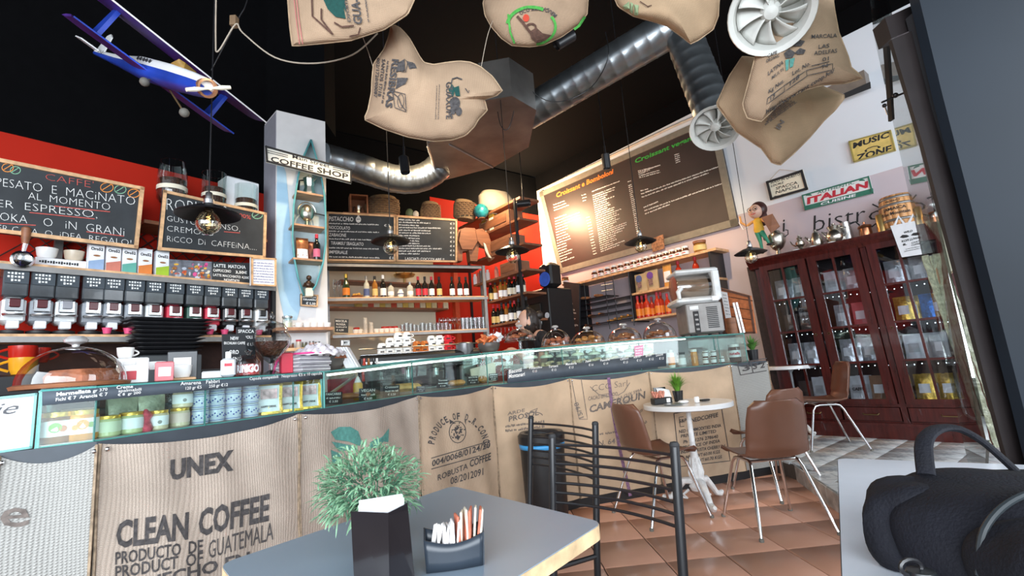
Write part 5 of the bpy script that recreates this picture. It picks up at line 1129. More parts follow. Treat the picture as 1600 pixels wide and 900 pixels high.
protos = {}
for row, z, xs_ in (('fourth', zz['d'], [768, 775, 784, 791, 798, 806, 812, 819]), ('lowest', zz['e'], [770, 777, 783, 790, 797, 803, 810, 816, 822])):
    for i, x in enumerate(xs_):
        k = rn.choice([(0, 0), (0, 1), (1, 2), (2, 0), (0, 3)]); p = pos(CSP, x, 470, -.08-.06*(i % 2), z); lab = 'wine bottle on the %s corner shelf, %s from the left' % ('upper' if row == 'fourth' else 'lower', ORD[i]); g = 'wine bottles on the %s corner shelf' % ('upper' if row == 'fourth' else 'lower'); s_ = rn.uniform(.88, 1.02)
        if k not in protos: protos[k] = bottle(lab, p, 1.0, caps[k[0]], [PAPER, YELL, REDL, CREAM][k[1]], [PRBLK, REDL][k[1] % 2], CSP.rz, g)
        else: dup(protos[k], p, CSP.rz, lab, g)
for i, (x, k) in enumerate(((742, 0), (748, 1), (755, 2), (762, 0), (776, 1))): 
    t = MB().lathe([(.03, 0), (.032, .01), (.032, .14), (.02, .16), (.02, .19), (.001, .191)], pos(CSP, x, 430, -.1, zz['c']), 12).build('bottle', [PAPER, mat('pink_drink', (.55, .2, .15), .2), GREYMET][k]); tag(t, 'small pale bottle on the third corner shelf, %s from the left' % ORD[i], 'bottle', 'small bottles on the third corner shelf')
KB = mat('brown_card_box', (.28, .12, .06), .7, var=.15)
for (x, nm, d, lab, sz) in ((793, 'b', -.15, 'brown wooden drawer box on the second corner shelf', (.55, .26, .20)), (786, 'a', -.15, 'long brown wooden box on the top corner shelf', (.75, .26, .20)), (803, 'c', -.17, 'brown box at the end of the third corner shelf', (.36, .26, .18))):
    p = pos(CSP, x, 400, d, zz[nm]); t = thing('storage_box', lab, 'box', p, CSP.rz); MB().box((0, 0, sz[2]/2), sz, bev=.006).build('box_body', KB, t); MB().box((0, -sz[1]/2-.006, sz[2]*.5), (sz[0]*.8, .01, sz[2]*.6), bev=.003).build('front_panel', SW, t)
for i, (x, h) in enumerate(((744, .12), (755, .22), (767, .26))):
    p = pos(CSP, x, 362, -.0, zz['a']+.0); t = thing('boxed_jar', 'cream and gold boxed jar on the top corner shelf, %s from the left' % ORD[i], 'box', p, CSP.rz, 'gold and cream packages'); MB().box((0, .06, h/2), (.10, .09, h), bev=.004).build('box_body', CREAM, t); MB().box((0, .06, h*.85), (.103, .093, h*.2)).build('gold_band', GOLD, t)
gp2 = None
for i in range(9):
    p = pos(CSP, 770+i*6.0, 500, -.12, zz['e']); p[2] = zz['e']-.03-.2; lab = 'wine glass hanging upside down under the lowest corner shelf, %s from the left' % ORD[i]
    if gp2 is None:
        gp2 = thing('hanging_glass', lab, 'glass', p, 0, 'hanging wine glasses'); MB().lathe([(.035, .2), (.004, .195), (.004, .11), (.03, .08), (.04, .045), (.03, 0)], (0, 0, 0), 14, None, False).build('glass_body', DOME, gp2)
    else: dup(gp2, p, None, lab, 'hanging wine glasses')
# ---------------------------------------------------------------- mahogany cabinet
CB0 = CABP.at(1180, 410)*[1, 1, 0]; AL = CABP.along; NN = CABP.n; zp = .13; ZT = 2.19; SHR = .045
def cb(s, d, z): return CB0+AL*(s+SHR*(ZT-z))+NN*d+np.array([0, 0, z])
def cbox(mb, s0, s1, d0, d1_, z0, z1_): mb.slab([cb(s0, d0, z0), cb(s1, d0, z0), cb(s1, d0, z1_), cb(s0, d0, z1_)], NN*(d1_-d0)); return mb
CBT = thing('display_cabinet', 'tall mahogany display cabinet with glazed doors and drawers on the tiled platform', 'cabinet', cb(.9, 0, zp)); CW = 1.80
INNER = mat('dark_cabinet_inside', (.02, .010, .012), .7)
def cp(name, m, *a): return cbox(MB(), *a).build(name, m, CBT, world=True)
cp('side_panel', DKWOOD, -.02, .03, -.36, -.0, zp, ZT-.1); cp('side_panel', DKWOOD, CW-.03, CW+.02, -.36, 0, zp, ZT-.1); cp('divider', DKWOOD, 1.08, 1.13, -.36, .012, zp+.1, ZT-.08)
cp('back_panel', INNER, 0, CW, -.375, -.36, zp, ZT-.1)
mb = MB(); prof = [(0, ZT-.12), (.02, ZT-.11), (.03, ZT-.07), (.06, ZT-.04), (.075, ZT-.01), (.075, ZT), (-.37, ZT), (-.37, ZT-.12)]
mb.slab([CB0+AL*(-.08)+NN*d+np.array([0, 0, z]) for d, z in prof], AL*(CW+.10)); mb.build('cornice', DKWOOD, CBT, world=True)
cp('plinth', DKWOOD, -.04, CW+.04, -.36, .03, zp, zp+.13); cp('plinth_moulding', DKWOOD, -.05, CW+.05, -.36, .045, zp+.13, zp+.155); cp('drawer_rail', DKWOOD, 0, CW, -.36, 0, zp+.155, zp+.17); cp('drawer_rail', DKWOOD, 0, CW, -.36, .006, .44, .47)
for s0, s1 in ((.03, .56), (.58, 1.07), (1.14, 1.76)):
    d_ = cp('drawer', DKWOOD, s0, s1, -.3, .014, .305, .435); sm = (s0+s1)/2
    MB().tube([cb(sm-.07, .016, .375), cb(sm-.06, .035, .365), cb(sm+.06, .035, .365), cb(sm+.07, .016, .375)], .006, 6).build('handle', mat('dark_brass', (.18, .12, .05), .4, .8), d_, world=True)
ROWS = [2.03, 1.655, 1.275, .895, .52]
PG = glass('cabinet_glass', (.93, .95, .97), .05, .6)
for di, (s0, s1, a, b) in enumerate(((.04, .55, .125, .465), (.57, 1.07, .655, .99), (1.14, 1.795, 1.215, 1.575))):
    dr = cbox(MB(), s0, a, 0, .03, .47, 2.09).build('door', DKWOOD, CBT, world=True)
    def sub(nm, m, *q): return cbox(MB(), *q).build(nm, m, dr, world=True)
    sub('stile', DKWOOD, b, s1, 0, .03, .47, 2.09); sub('rail', DKWOOD, a, b, 0, .03, 2.03, 2.09); sub('rail', DKWOOD, a, b, 0, .03, .47, .52)
    m_ = (a+b)/2; sub('glazing_bar', DKWOOD, m_-.011, m_+.011, .002, .03, .52, 2.03)
    for z in ROWS[1:-1]: sub('glazing_bar', DKWOOD, a, b, .002, .028, z-.011, z+.011)
    for r_ in range(4):
        for c0_, c1_ in ((a, m_-.011), (m_+.011, b)): sub('pane', PG, c0_, c1_, .012, .015, ROWS[r_+1]+.011, ROWS[r_]-.011)
    kx = b+.03 if di != 1 else a-.03; 
    if di == 2: kx = a-.03
    q = cb(kx, .03, 1.22); MB().tube([q+AL*.012*math.cos(i*PI/4)+np.array([0, 0, .012*math.sin(i*PI/4)])+NN*.006 for i in range(8)], .003, 5, True).build('ring_pull', MATS['dark_brass'], dr, world=True)
for z in ROWS[1:-1]+[.50]: cp('shelf_board', DKWOOD, .03, 1.08, -.36, -.02, z-.012, z+.008); cp('shelf_board', DKWOOD, 1.13, CW-.03, -.36, -.02, z-.012, z+.008)
BLUEF = mat('blue_foil', (.02, .16, .55), .25, .6, var=.5, scale=30, bump=.5, bscale=30); SFB = mat('clear_coffee_bag', (.45, .47, .50), .3, .3, var=.3, scale=20, bump=.4, bscale=30); WBAG = mat('white_coffee_bag', (.68, .70, .74), .4, var=.1)
DKB = mat('dark_paper_bag', (.10, .07, .06), .6)
plan = {0: [[(FOIL), (SFB)], [(DKB), (DKB)], [(FOIL), (FOIL)], [DKB, WBAG]], 1: [[WBAG, SFB], [SFB, mat('red_coffee_bag', (.55, .12, .13), .4)], [FOIL, SFB], [WBAG, mat('brown_paper_bag', (.30, .16, .09), .6)]], 2: [[FOIL, SFB], [GOLD, BLUEF], [WBAG, SFB], [GOLD, GOLD]]}
names = {id(FOIL): 'silver foil', id(SFB): 'clear grey', id(DKB): 'dark', id(WBAG): 'white', id(GOLD): 'gold foil', id(BLUEF): 'shiny blue', id(MATS['red_coffee_bag']): 'red', id(MATS['brown_paper_bag']): 'brown paper'}
for di, (a, b) in enumerate(((.125, .465), (.655, .99), (1.215, 1.575))):
    for r_ in range(4):
        for c in range(2):
            mm = plan[di][r_][c]; w = (b-a)/2*.86; h = (.24 if mm is not DKB else .20); zz_ = [1.663, 1.283, .903, .508][r_]
            for k in range(2 if mm in (FOIL, WBAG, GOLD) else 1):
                s_ = a+(b-a)*(.25+.5*c)+(k-.5)*.05*(1 if mm in (FOIL, WBAG, GOLD) else 0); pp = cb(s_, -.12-.08*k, zz_)
                bag('%s coffee bag in the %s cabinet door, %s row, %s column%s' % (names[id(mm)], ('left', 'middle', 'right')[di], ('top', 'second', 'third', 'bottom')[r_], ('left', 'right')[c], (', behind' if k else '')), pp, w, h, mm, CABP.rz, (.2, .8, .25, .62) if mm not in (BLUEF, DKB) else None, 'coffee bags in the cabinet', labm=(PAPER if mm is not WBAG else mat('pale_grey_label', (.5, .5, .52), .6)), tw=.06)
mb = MB(); v, f_ = glyphs('CAFFE', .03); q = cb(.655+.335*.25, -.07, .60)
mb.add([q+AL*((x-.5)*.11)+np.array([0, 0, y*.03]) for x, y, _ in v], f_); o = tag(mb.build('bag_lettering', PRBLK, None, smooth=False), 'black word caffe on the white bag low in the middle cabinet door', 'lettering')
fl_em = mat('fairy_light', (.75, .85, 1.0), .5, emit=6)
for r_ in range(3):
    for s0, s1, w in ((.05, 1.06, 'left unit'), (1.15, 1.75, 'right unit')):
        z = [1.64, 1.262, .882][r_]; t = thing('string_lights', 'string of tiny cold lights under the %s shelf of the %s' % (('upper', 'middle', 'lower')[r_], w), 'string lights', cb((s0+s1)/2, -.05, z))
        k = int((s1-s0)/.055); rn = random.Random(r_*7+int(s0*10)); pts = [cb(s0+(s1-s0)*i/k, -.03, z-.025-.012*rn.random()) for i in range(k+1)]
        MB().tube(pts, .0015, 4).build('cable', PRBLK, t, world=True); mb = MB(); [mb.sph(p, .0045, 6, 4) for p in pts]; o = mb.build('bulbs', fl_em, t, world=True); o['kind'] = 'stuff'
# dark column beside the cabinet
o = MB().slab([cb(-.16, -.1, zp), cb(-.04, -.1, zp), cb(-.04, -.1, 2.14), cb(-.16, -.1, 2.14)], -NN*.1).build('dark_post', wood('dark_post_wood', (.035, .02, .018), .5)); tag(o, 'dark wooden post standing against the left side of the mahogany cabinet', 'post')
# ---------------------------------------------------------------- things on the cabinet
def ctop(px, d=-.1):
    for s in np.linspace(-.1, 1.8, 800):
        pass
    p = CABP.at(px, 380, d); return np.array([p[0], p[1], ZT])
def proj(p):
    c = R.T@(np.array(p, float)-CAM); return 800+F*c[0]/-c[2], 450-F*c[1]/-c[2]
COPPER = mat('copper', (.50, .20, .10), .3, .9, var=.3)
t = thing('samovar', 'tarnished silver samovar urn at the left end of the cabinet top', 'samovar', ctop(1214), CABP.rz)
MB().lathe([(.055, 0), (.06, .015), (.025, .035), (.02, .07), (.06, .10), (.095, .16), (.105, .24), (.095, .27), (.06, .285)], (0, 0, 0), 20).build('urn_body', SILVER, t); MB().lathe([(.06, .285), (.05, .31), (.02, .33), (.025, .345), (.001, .355)], (0, 0, 0), 16).build('lid', SILVER, t)
for s_ in (-1, 1): MB().tube([(s_*.10, 0, .22), (s_*.14, 0, .24), (s_*.145, 0, .29), (s_*.12, 0, .30)], .006, 6).build('handle', PRBLK, t)
MB().tube([(0, -.08, .12), (0, -.13, .11), (0, -.14, .09)], .008, 6).build('tap', SILVER, t)
for (x, s_, m, lab) in ((1250, .95, SILVER, 'small ornate silver coffee pot right of the samovar'), (1277, 1.05, SILVER, 'silver ribbed coffee pot, second small pot right of the samovar'), (1307, 1.15, SILVER, 'round-bellied silver pot left of the tall grey jug')):
    p = ctop(x, -.05); t = thing('silver_pot', lab, 'coffee pot', p, CABP.rz); s_ *= 1.1
    pr = {1250: [(.04, 0), (.03, .02), (.02, .04), (.045, .07), (.045, .10), (.02, .13), (.03, .145)], 1277: [(.035, 0), (.05, .03), (.052, .08), (.035, .13), (.03, .145)], 1307: [(.04, 0), (.065, .03), (.07, .07), (.05, .11), (.04, .12), (.055, .15)]}[x]
    MB().lathe([(a*s_, b*s_) for a, b in pr], (0, 0, 0), 16).build('pot_body', m, t); MB().lathe([(.03*s_, .145*s_), (.012*s_, .165*s_), (.015*s_, .175*s_), (.001, .18*s_)], (0, 0, 0), 12).build('lid', m, t)
    MB().tube([(.05*s_, 0, .13*s_), (.095*s_, 0, .12*s_), (.09*s_, 0, .06*s_), (.05*s_, 0, .04*s_)], .006, 6).build('handle', m, t); MB().tube([(-.045*s_, 0, .06*s_), (-.08*s_, 0, .09*s_), (-.095*s_, 0, .13*s_)], [.01, .008, .005], 6).build('spout', m, t)
    MB().lathe([(.001, 0), (.035, .0), (.04, .008)], (-.02, -.09, .0), 14).build('saucer', CERAM, t)
t = thing('tall_jug', 'tall plain grey metal jug on the cabinet', 'jug', ctop(1326, -.12), CABP.rz); MB().lathe([(.06, 0), (.055, .1), (.045, .21), (.048, .22)], (0, 0, 0), 18).build('jug_body', STEEL, t); MB().tube([(.045, 0, .19), (.1, 0, .20), (.13, 0, .15)], .008, 6).build('handle', PRBLK, t)
t = thing('copper_pot', 'copper coffee grinder pot with black handle on the cabinet', 'coffee pot', ctop(1356, -.1), CABP.rz); MB().lathe([(.05, 0), (.06, .04), (.055, .10), (.065, .11), (.06, .13)], (0, 0, 0), 16).build('pot_body', COPPER, t); MB().lathe([(.05, .13), (.01, .15), (.012, .17), (.001, .175)], (0, 0, 0), 12).build('lid', COPPER, t); MB().tube([(.06, 0, .1), (.11, 0, .13), (.14, 0, .08), (.13, 0, .02)], .008, 6).build('handle', PRBLK, t)
t = MB().lathe([(.04, 0), (.04, .19), (.034, .2), (.001, .2)], ctop(1383, -.06), 16).build('brass_canister', MATS['brass']); tag(t, 'upright brass canister between copper pot and barrel', 'canister')
t = thing('small_barrel', 'small orange wooden barrel of jamaica coffee on the cabinet', 'barrel', ctop(1415, -.14), CABP.rz)
BARW = wood('barrel_wood', (.66, .33, .13), .5, axis=(9, 9, 1)); HB = .36
for k in range(16):
    a = 2*PI*k/16
    MB().grid(lambda u, v, a=a: ((.135+.025*math.sin(PI*v))*math.cos(a+(u-.5)*.385), (.135+.025*math.sin(PI*v))*math.sin(a+(u-.5)*.385), v*HB), 2, 8).build('stave', BARW, t, solid=.008)
for z in (.02, .1, .26, .33): MB().lathe([(.142+.025*math.sin(PI*z/HB), z-.012), (.142+.025*math.sin(PI*(z)/HB), z+.012)], (0, 0, 0), 32, None, False).build('hoop', GREYMET, t, solid=.003)
MB().lathe([(.001, HB-.01), (.13, HB-.01)], (0, 0, 0), 24).build('barrel_head', BARW, t)
def cylt(mb, s, r, z, h, wa, a0=-PI/2, bold=.02):
    v, f_ = glyphs(s, bold); mb.add([(r*math.cos(a0+(x-.5)*wa), r*math.sin(a0+(x-.5)*wa), z+y*h) for x, y, _ in v], f_)
mb = MB(); cylt(mb, 'JAMAICA', .169, .20, .028, 1.2); cylt(mb, 'Blue Mountain', .170, .15, .032, 1.5); cylt(mb, 'PRODUCT', .160, .285, .02, .8); mb.build('lettering', PRBLK, t, smooth=False)
t = thing('steel_pitcher', 'polished steel pitcher at the right end of the cabinet top', 'pitcher', ctop(1466, -.12), CABP.rz); MB().lathe([(.05, 0), (.065, .03), (.06, .12), (.045, .17), (.05, .19)], (0, 0, 0), 18).build('pitcher_body', CHROME, t); MB().tube([(.05, 0, .16), (.11, 0, .15), (.1, 0, .05), (.06, 0, .04)], .007, 6).build('handle', CHROME, t)
# tote bag with print
TB = [(1391, 353), (1440, 343), (1457, 395), (1409, 402)]
t, fn = board('cloth_bag', 'white cloth bag with black civet print hanging from the cabinet top', 'bag', CABP, TB, d=.10, frame=None, t=.02, face=mat('white_cotton', (.78, .79, .82), .8, var=.06))
write(t, fn, PRBLK, lambda mb, f: (ptext(mb, 'WILD', (1412, 365), (1426, 362), 3.2, f, .03), ptext(mb, 'KOPI LUWAK', (1409, 379), (1440, 372), 3.5, f, .03), ptext(mb, 'IL', (1411, 384), (1417, 382.5), 3, f, .05), ptext(mb, 'CIVET', (1424, 381), (1437, 378), 2.6, f, .02), ptext(mb, 'COFFEE', (1424, 384.5), (1438, 381.5), 2.6, f, .02), scribble(mb, (1415, 390), (1440, 385), 1.3, f, 3), scribble(mb, (1413, 393.5), (1444, 387), 1.3, f, 4), ppoly(mb, [(1406, 371), (1410, 367), (1417, 367), (1421, 369), (1417, 371), (1411, 372)], f), ppoly(mb, [(1423, 368), (1427, 364), (1434, 363), (1438, 366), (1432, 368)], f)))
for (a, b, c) in (((1398, 352), (1404, 338), (1412, 349)), ((1420, 348), (1427, 335), (1432, 345))): MB().tube([CABP.at(*q, .10) for q in (a, b, c)], .012, 6, flat=.3).build('handle', MATS['white_cotton'], t, world=True)
# ---------------------------------------------------------------- doll figurine
t = thing('doll_figurine', 'painted doll with dark hair and green trousers standing at the cabinet corner', 'figurine', CABP.at(1192, 396, .02), CABP.rz)
SK = mat('doll_skin', (.66, .40, .30), .4); YEL = mat('yellow_shirt', (.72, .42, .03), .5); GRN = mat('green_trousers', (.02, .22, .13), .5); HAIRD = mat('dark_brown_hair', (.05, .015, .012), .4)
MB().tube([(.0, 0, .0), (-.005, 0, .14), (-.02, 0, .27)], [.014, .02, .035], 10).build('leg', GRN, t); MB().tube([(.09, .0, .10), (.075, -.02, .17), (.02, 0, .27)], [.015, .02, .035], 10).build('leg', GRN, t)
MB().sph((.0, -.02, .01), .025, 10, 6, (.9, 1.6, .6)).build('shoe', PRBLK, t); MB().sph((.10, -.02, .09), .025, 10, 6, (1.4, .9, .6)).build('shoe', PRBLK, t)
MB().lathe([(.05, .26), (.062, .30), (.05, .37), (.055, .42), (.025, .45)], (0, 0, 0), 16, None, True, 1, .75).build('torso', YEL, t)
MB().tube([(-.05, 0, .42), (-.13, -.01, .38), (-.19, -.02, .44), (-.19, -.03, .52)], [.02, .018, .014, .012], 8).build('arm', mat('orange_sleeve', (.70, .33, .10), .5), t); MB().tube([(.05, 0, .42), (.10, -.04, .37), (.16, -.09, .40)], [.02, .016, .013], 8).build('arm', MATS['orange_sleeve'], t)
h = MB().sph((0, -.01, .53), .085, 20, 14, (1, .9, 1.05)).build('head', SK, t)
MB().sph((.0, -.095, .515), .014, 8, 6).build('nose', SK, t)
for s_ in (-1, 1): MB().tube([(s_*.034+.026*math.cos(i*PI/5), -.095, .545+.026*math.sin(i*PI/5)) for i in range(10)], .004, 5, True).build('glasses_rim', CHROME, t); MB().sph((s_*.033, -.083, .545), .010, 8, 6).build('eye', PRBLK, t)
mb = MB(); mb.sph((.02, .03, .55), .095, 18, 12, (1.05, .85, 1.1)); mb.sph((.055, .03, .44), .07, 14, 10, (.8, .6, 1.5)); mb.build('hair', HAIRD, t)
MB().tube([(-.03, -.088, .49), (0, -.095, .482), (.03, -.088, .49)], .004, 5).build('mouth', REDL, t)
MB().slab([(.10, -.12, .41), (.22, -.10, .42), (.26, -.06, .26), (.16, -.08, .20)], (0, .015, 0)).build('held_board', BRWOOD, t); MB().tube([(-.19, -.03, .52), (-.21, -.03, .44), (-.17, -.04, .34), (-.10, -.05, .36)], .006, 5).build('held_band', CERAM, t)
# ---------------------------------------------------------------- wall signs
T, fn = board('hanging_sign', 'small black framed spacca napoli sign hung by a string', 'sign', RWP, [(1197, 284), (1254, 265), (1263, 296), (1204, 313)], d=.05, t=.015, face=CREAM, frame=PRBLK, fw=.028)
write(T, fn, PRBLK, lambda mb, f: (ptext(mb, 'SOLO IN QUESTO', (1204, 287.5), (1250, 273.5), 3.6, f, .02), ptext(mb, 'LOCALE', (1205, 292.5), (1224, 286.5), 3.4, f, .02), ptext(mb, 'SPACCA', (1212, 297), (1246, 287), 4.6, f, .01), ptext(mb, 'NAPOLI', (1212, 303), (1248, 293), 4.6, f, .01), scribble(mb, (1210, 308), (1256, 296), 1.8, f, 5)))
MB().tube([RWP.at(1203, 281, .05), RWP.at(1218, 265, .05), RWP.at(1248, 268, .05)], .004, 5).build('string', PW, T, world=True)
T, fn = board('wall_sign', 'authentic italian cuisine plate in white red and green on the right wall', 'sign', RWP, [(1253, 305), (1358, 275), (1365, 302), (1258, 329)], d=.035, t=.02, face=mat('plate_white', (.78, .77, .76), .4), frame=mat('plate_green', (.04, .18, .12), .4), fw=.014)
write(T, fn, MATS['plate_green'], lambda mb, f: (mb.add([f(1257, 322, .001), f(1364, 294, .001), f(1365, 301, .001), f(1258, 328.5, .001)], [(0, 1, 2, 3)]), ptext(mb, 'AUTHENTIC', (1277, 303.5), (1335, 287), 4.2, f, .01), ppoly(mb, arc(1264, 306, 5, 3, 180, 350, 8), f), ppoly(mb, arc(1347, 283, 5, 3, 180, 350, 8), f)), 'green_print')
write(T, fn, REDL, lambda mb, f: ptext(mb, 'ITALIAN', (1261, 319), (1356, 292.5), 9.5, f, .05), 'red_lettering')
write(T, fn, PAPER, lambda mb, f: ptext(mb, 'CUISINE', (1282, 321), (1337, 306.5), 4, lambda x, y: f(x, y, .006), .03), 'white_lettering')
T, fn = board('wall_sign', 'yellow music zone plate high on the right wall', 'sign', RWP, [(1326, 221), (1392, 203), (1400, 235), (1334, 254)], d=.035, t=.02, face=mat('plate_yellow', (.72, .52, .16), .4, var=.2), frame=mat('plate_olive', (.35, .28, .08), .4), fw=.014)
write(T, fn, PRBLK, lambda mb, f: (ptext(mb, 'MUSIC', (1333, 232), (1389, 214), 8.5, f, .035), ptext(mb, 'ZONE', (1338, 252), (1393, 236), 9.5, f, .035), pline(mb, [(1351, 236), (1356, 232), (1364, 229), (1371, 228), (1376, 230)], 1.2, f), ppoly(mb, arc(1353, 236, 2, 1.5, 0, 340, 7), f), ppoly(mb, arc(1373, 230, 2, 1.5, 0, 340, 7), f)))
mb = MB(); g = lambda x, y: RWP.at(x, y, .004); ptext(mb, 'bistr', (1271, 362), (1352, 345), 26, g, -.01); ptext(mb, 'o', (1357, 346), (1382, 340), 22, g, -.01); pline(mb, [(1363, 319), (1373, 324)], 2.2, g); ptext(mb, 'i', (1223, 362), (1226, 361), 20, g); ptext(mb, 'ta', (1444, 322), (1460, 310), 20, g)
tag(mb.build('wall_lettering', PRBLK, None, smooth=False), 'large black bistro lettering painted on the mauve wall above the cabinet', 'lettering')
t = thing('wall_lamp', 'brown grey box lamp high on the white wall behind the sacks', 'lamp', RWP.at(1335, 137)); mb = MB(); P4 = [RWP.at(*q, 0) for q in ((1300, 143), (1357, 116), (1361, 138), (1304, 160))]
mb.slab(P4, RWP.n*.16); mb.build('lamp_housing', mat('lamp_taupe', (.20, .16, .13), .4), t, world=True); mb = MB(); mb.slab([RWP.at(*q, .161) for q in ((1302, 154), (1360, 128), (1361, 138), (1304, 160))], RWP.n*.008); mb.build('diffuser_strip', PRBLK, t, world=True)
# ---------------------------------------------------------------- slush machine
p = np.array([*(CF_ := Plane((.26, 3.94), 73)).at(1096, 524, -.25)[:2], 1.275])
t = thing('slush_machine', 'grey and white slush drink machine with a big clear tank on the counter', 'slush machine', p, face_rz(p[0], p[1])+.30)
SG = mat('slush_grey', (.30, .29, .28), .4, .3); 
MB().box((0, 0, .165), (.33, .36, .29), bev=.015).build('body', SG, t); MB().box((-.04, -.0, .335), (.40, .40, .06), bev=.02).build('drip_shelf', WB, t)
MB().box((.15, .0, .47), (.07, .36, .30), bev=.02).build('side_pillar', WB, t); MB().box((-.02, .0, .615), (.40, .36, .045), bev=.015).build('top_cover', WB, t)
MB().lathe([(.001, -.17), (.13, -.17), (.135, -.16), (.135, .15), (.001, .16)], (-.04, .0, .48), 24, Matrix.Rotation(PI/2, 3, 'Y')@Matrix.Diagonal((1, 1.2, 1))).build('tank', glass('tank_plastic', (.80, .72, .64), .22, .8, .1), t)
MB().lathe([(.001, -.155), (.12, -.155), (.12, .13), (.001, .14)], (-.04, .0, .475), 20, Matrix.Rotation(PI/2, 3, 'Y')@Matrix.Diagonal((.95, 1.2, 1))).build('slush', mat('beige_slush', (.42, .36, .31), .6), t)
mb = MB(); [mb.box((.07, -.182, .07+.017*i), (.10, .006, .008)) for i in range(12)]; o = mb.build('vent_grille', PRBLK, t); o['kind'] = 'stuff'
MB().box((-.08, -.183, .13), (.05, .008, .20), bev=.003).build('control_panel', PRBLK, t)
for i in range(4): MB().box((-.08, -.189, .06+.045*i), (.03, .006, .02), bev=.002).build('button', GREYMET, t)
MB().box((-.09, -.183, .262), (.08, .006, .035)).build('display_label', WB, t); MB().box((.11, -.204, .335), (.06, .006, .04)).build('sticker', PAPER, t)
MB().tube([(-.18, -.17, .46), (-.22, -.20, .42), (-.215, -.21, .35)], [.022, .022, .014], 8).build('tap', WB, t)
for a, b in ((-.13, -.15), (.13, -.15), (-.13, .15), (.13, .15)): MB().lathe([(.018, 0), (.018, .025)], (a, b, 0), 10).build('foot', PRBLK, t)
mb = MB(); v, f_ = glyphs('Bistro Slush', .01); mb.build
# orange wood panel with hanging papers
OP = Plane(CF_.at(1150, 500, -.3), -38.8)
t, fn = board('orange_panel', 'orange brown wooden panel beside the slush machine', 'panel', OP, [(1123, 449), (1172, 462), (1181, 521), (1132, 523)], frame=wood('panel_frame', (.12, .05, .03), .5), fw=.02, t=.03, face=wood('orange_wood', (.50, .15, .05), .45, axis=(1, 8, 8)))
for y in (470, 485, 500): MB().tube([OP.at(1128, y-8, .002), OP.at(1176, y, .002)], .004, 4).build('board_joint', MATS['panel_frame'], t, world=True)
T, fn = board('paper_sheet', 'tall white sheet of paper pinned to the orange panel', 'paper', OP, [(1126, 455), (1136, 457), (1143, 500), (1134, 499)], d=.02, frame=None, t=.003, face=PAPER)
write(T, fn, PRBLK, lambda mb, f: [scribble(mb, (1129+i*.9, 461+i*5), (1135+i*.9, 462+i*5), 1.2, f, i) for i in range(7)])
p = OP.at(1158, 520, .1); t = thing('steel_tongs', 'white and steel kitchen tongs standing before the orange panel', 'tongs', p)
MB().tube([p+[0, 0, 0], p+[-.03, 0, .3]], .012, 6, flat=.4).build('arm', CERAM, t, world=True); MB().tube([p+[.03, 0, 0], p+[.0, 0, .30]], .012, 6, flat=.4).build('arm', STEEL, t, world=True)
t = MB().lathe([(.055, 0), (.06, .16), (.056, .16), (.05, .006), (.001, .006)], OP.at(1146, 522, .1), 16).build('pot', BRWOOD); tag(t, 'brown pot in front of the orange panel', 'pot')
# ---------------------------------------------------------------- the counter
CF = Plane((.26, 3.94), 73)
NODX = [(-260, 745), (0, 708), (150, 690), (460, 645), (647, 617), (766, 602), (887, 590), (1011, 577), (1138, 566), (1196, 560)]
NODE = [atz(x, y, 1.0) if x < 800 else CF.at(x, y) for x, y in NODX]
for q in NODE: q[2] = 0
NODE[0] = NODE[1]+(NODE[1]-NODE[2])*2.5
SEG = []
for a, b in zip(NODE[:-1], NODE[1:]):
    d = b-a; SEG.append(Plane(a, math.degrees(math.atan2(d[0], d[1]))))
def seg(px, py=600):
    x = ray(px, py); az_ = math.atan2(x[0], x[1])
    for i in range(len(SEG)):
        if az_ <= math.atan2(NODE[i+1][0], NODE[i+1][1]) or i == len(SEG)-1: return i
def ct(px, py, d=0): return SEG[seg(px, py)].at(px, py, d)
def topz(px, py=None): # glass top height for photo column px
    xs_ = [62, 503, 650, 780, 1010, 1180]; ys_ = [612, 582, 565, 550, 531, 520]; y = float(np.interp(px, xs_, ys_)); return float(ct(px, y)[2])
def nd(i, d, z):         # node point offset inwards (d<0) with mitre
    a = SEG[max(i-1, 0)].n; b = SEG[min(i, len(SEG)-1)].n; m_ = nrm(a+b); k = 1/max(.4, float(m_@a)); p = NODE[i]+m_*d*k; return np.array([p[0], p[1], z])
def strip(name, m, i0, i1, d0, d1_, z0, z1_, parent, nm=None):
    mb = MB(); vs = []
    for i in range(i0, i1+1): vs += [nd(i, d0, z0), nd(i, d0, z1_), nd(i, d1_, z1_), nd(i, d1_, z0)]
    k = i1-i0; fs = [(4*j+a, 4*j+(a+1) % 4, 4*j+4+(a+1) % 4, 4*j+4+a) for j in range(k) for a in range(4)]+[(0, 1, 2, 3), (4*k, 4*k+1, 4*k+2, 4*k+3)]
    return mb.add(vs, fs).build(name, m, parent, world=True, smooth=False)
SLATE = mat('slate_grey_trim', (.045, .055, .068), .5)
CT = thing('bar_counter', 'long curved bar counter with a dark slate rim, faced with printed coffee sacks', 'counter', CF.at(900, 700)*[1, 1, 0])
strip('base', DARK, 0, 9, -.04, -.60, 0, .98, CT); strip('rim', SLATE, 0, 9, .0, -.62, .965, 1.0, CT); strip('rim_face', SLATE, 0, 9, .006, .0, .90, 1.0, CT); strip('kick_plate', DARK, 0, 9, .0, -.03, 0, .09, CT)
strip('service_ledge', STEEL, 0, 9, -.62, -.95, .86, .90, CT); strip('work_base', DARK, 0, 9, -.62, -.93, .1, .86, CT)
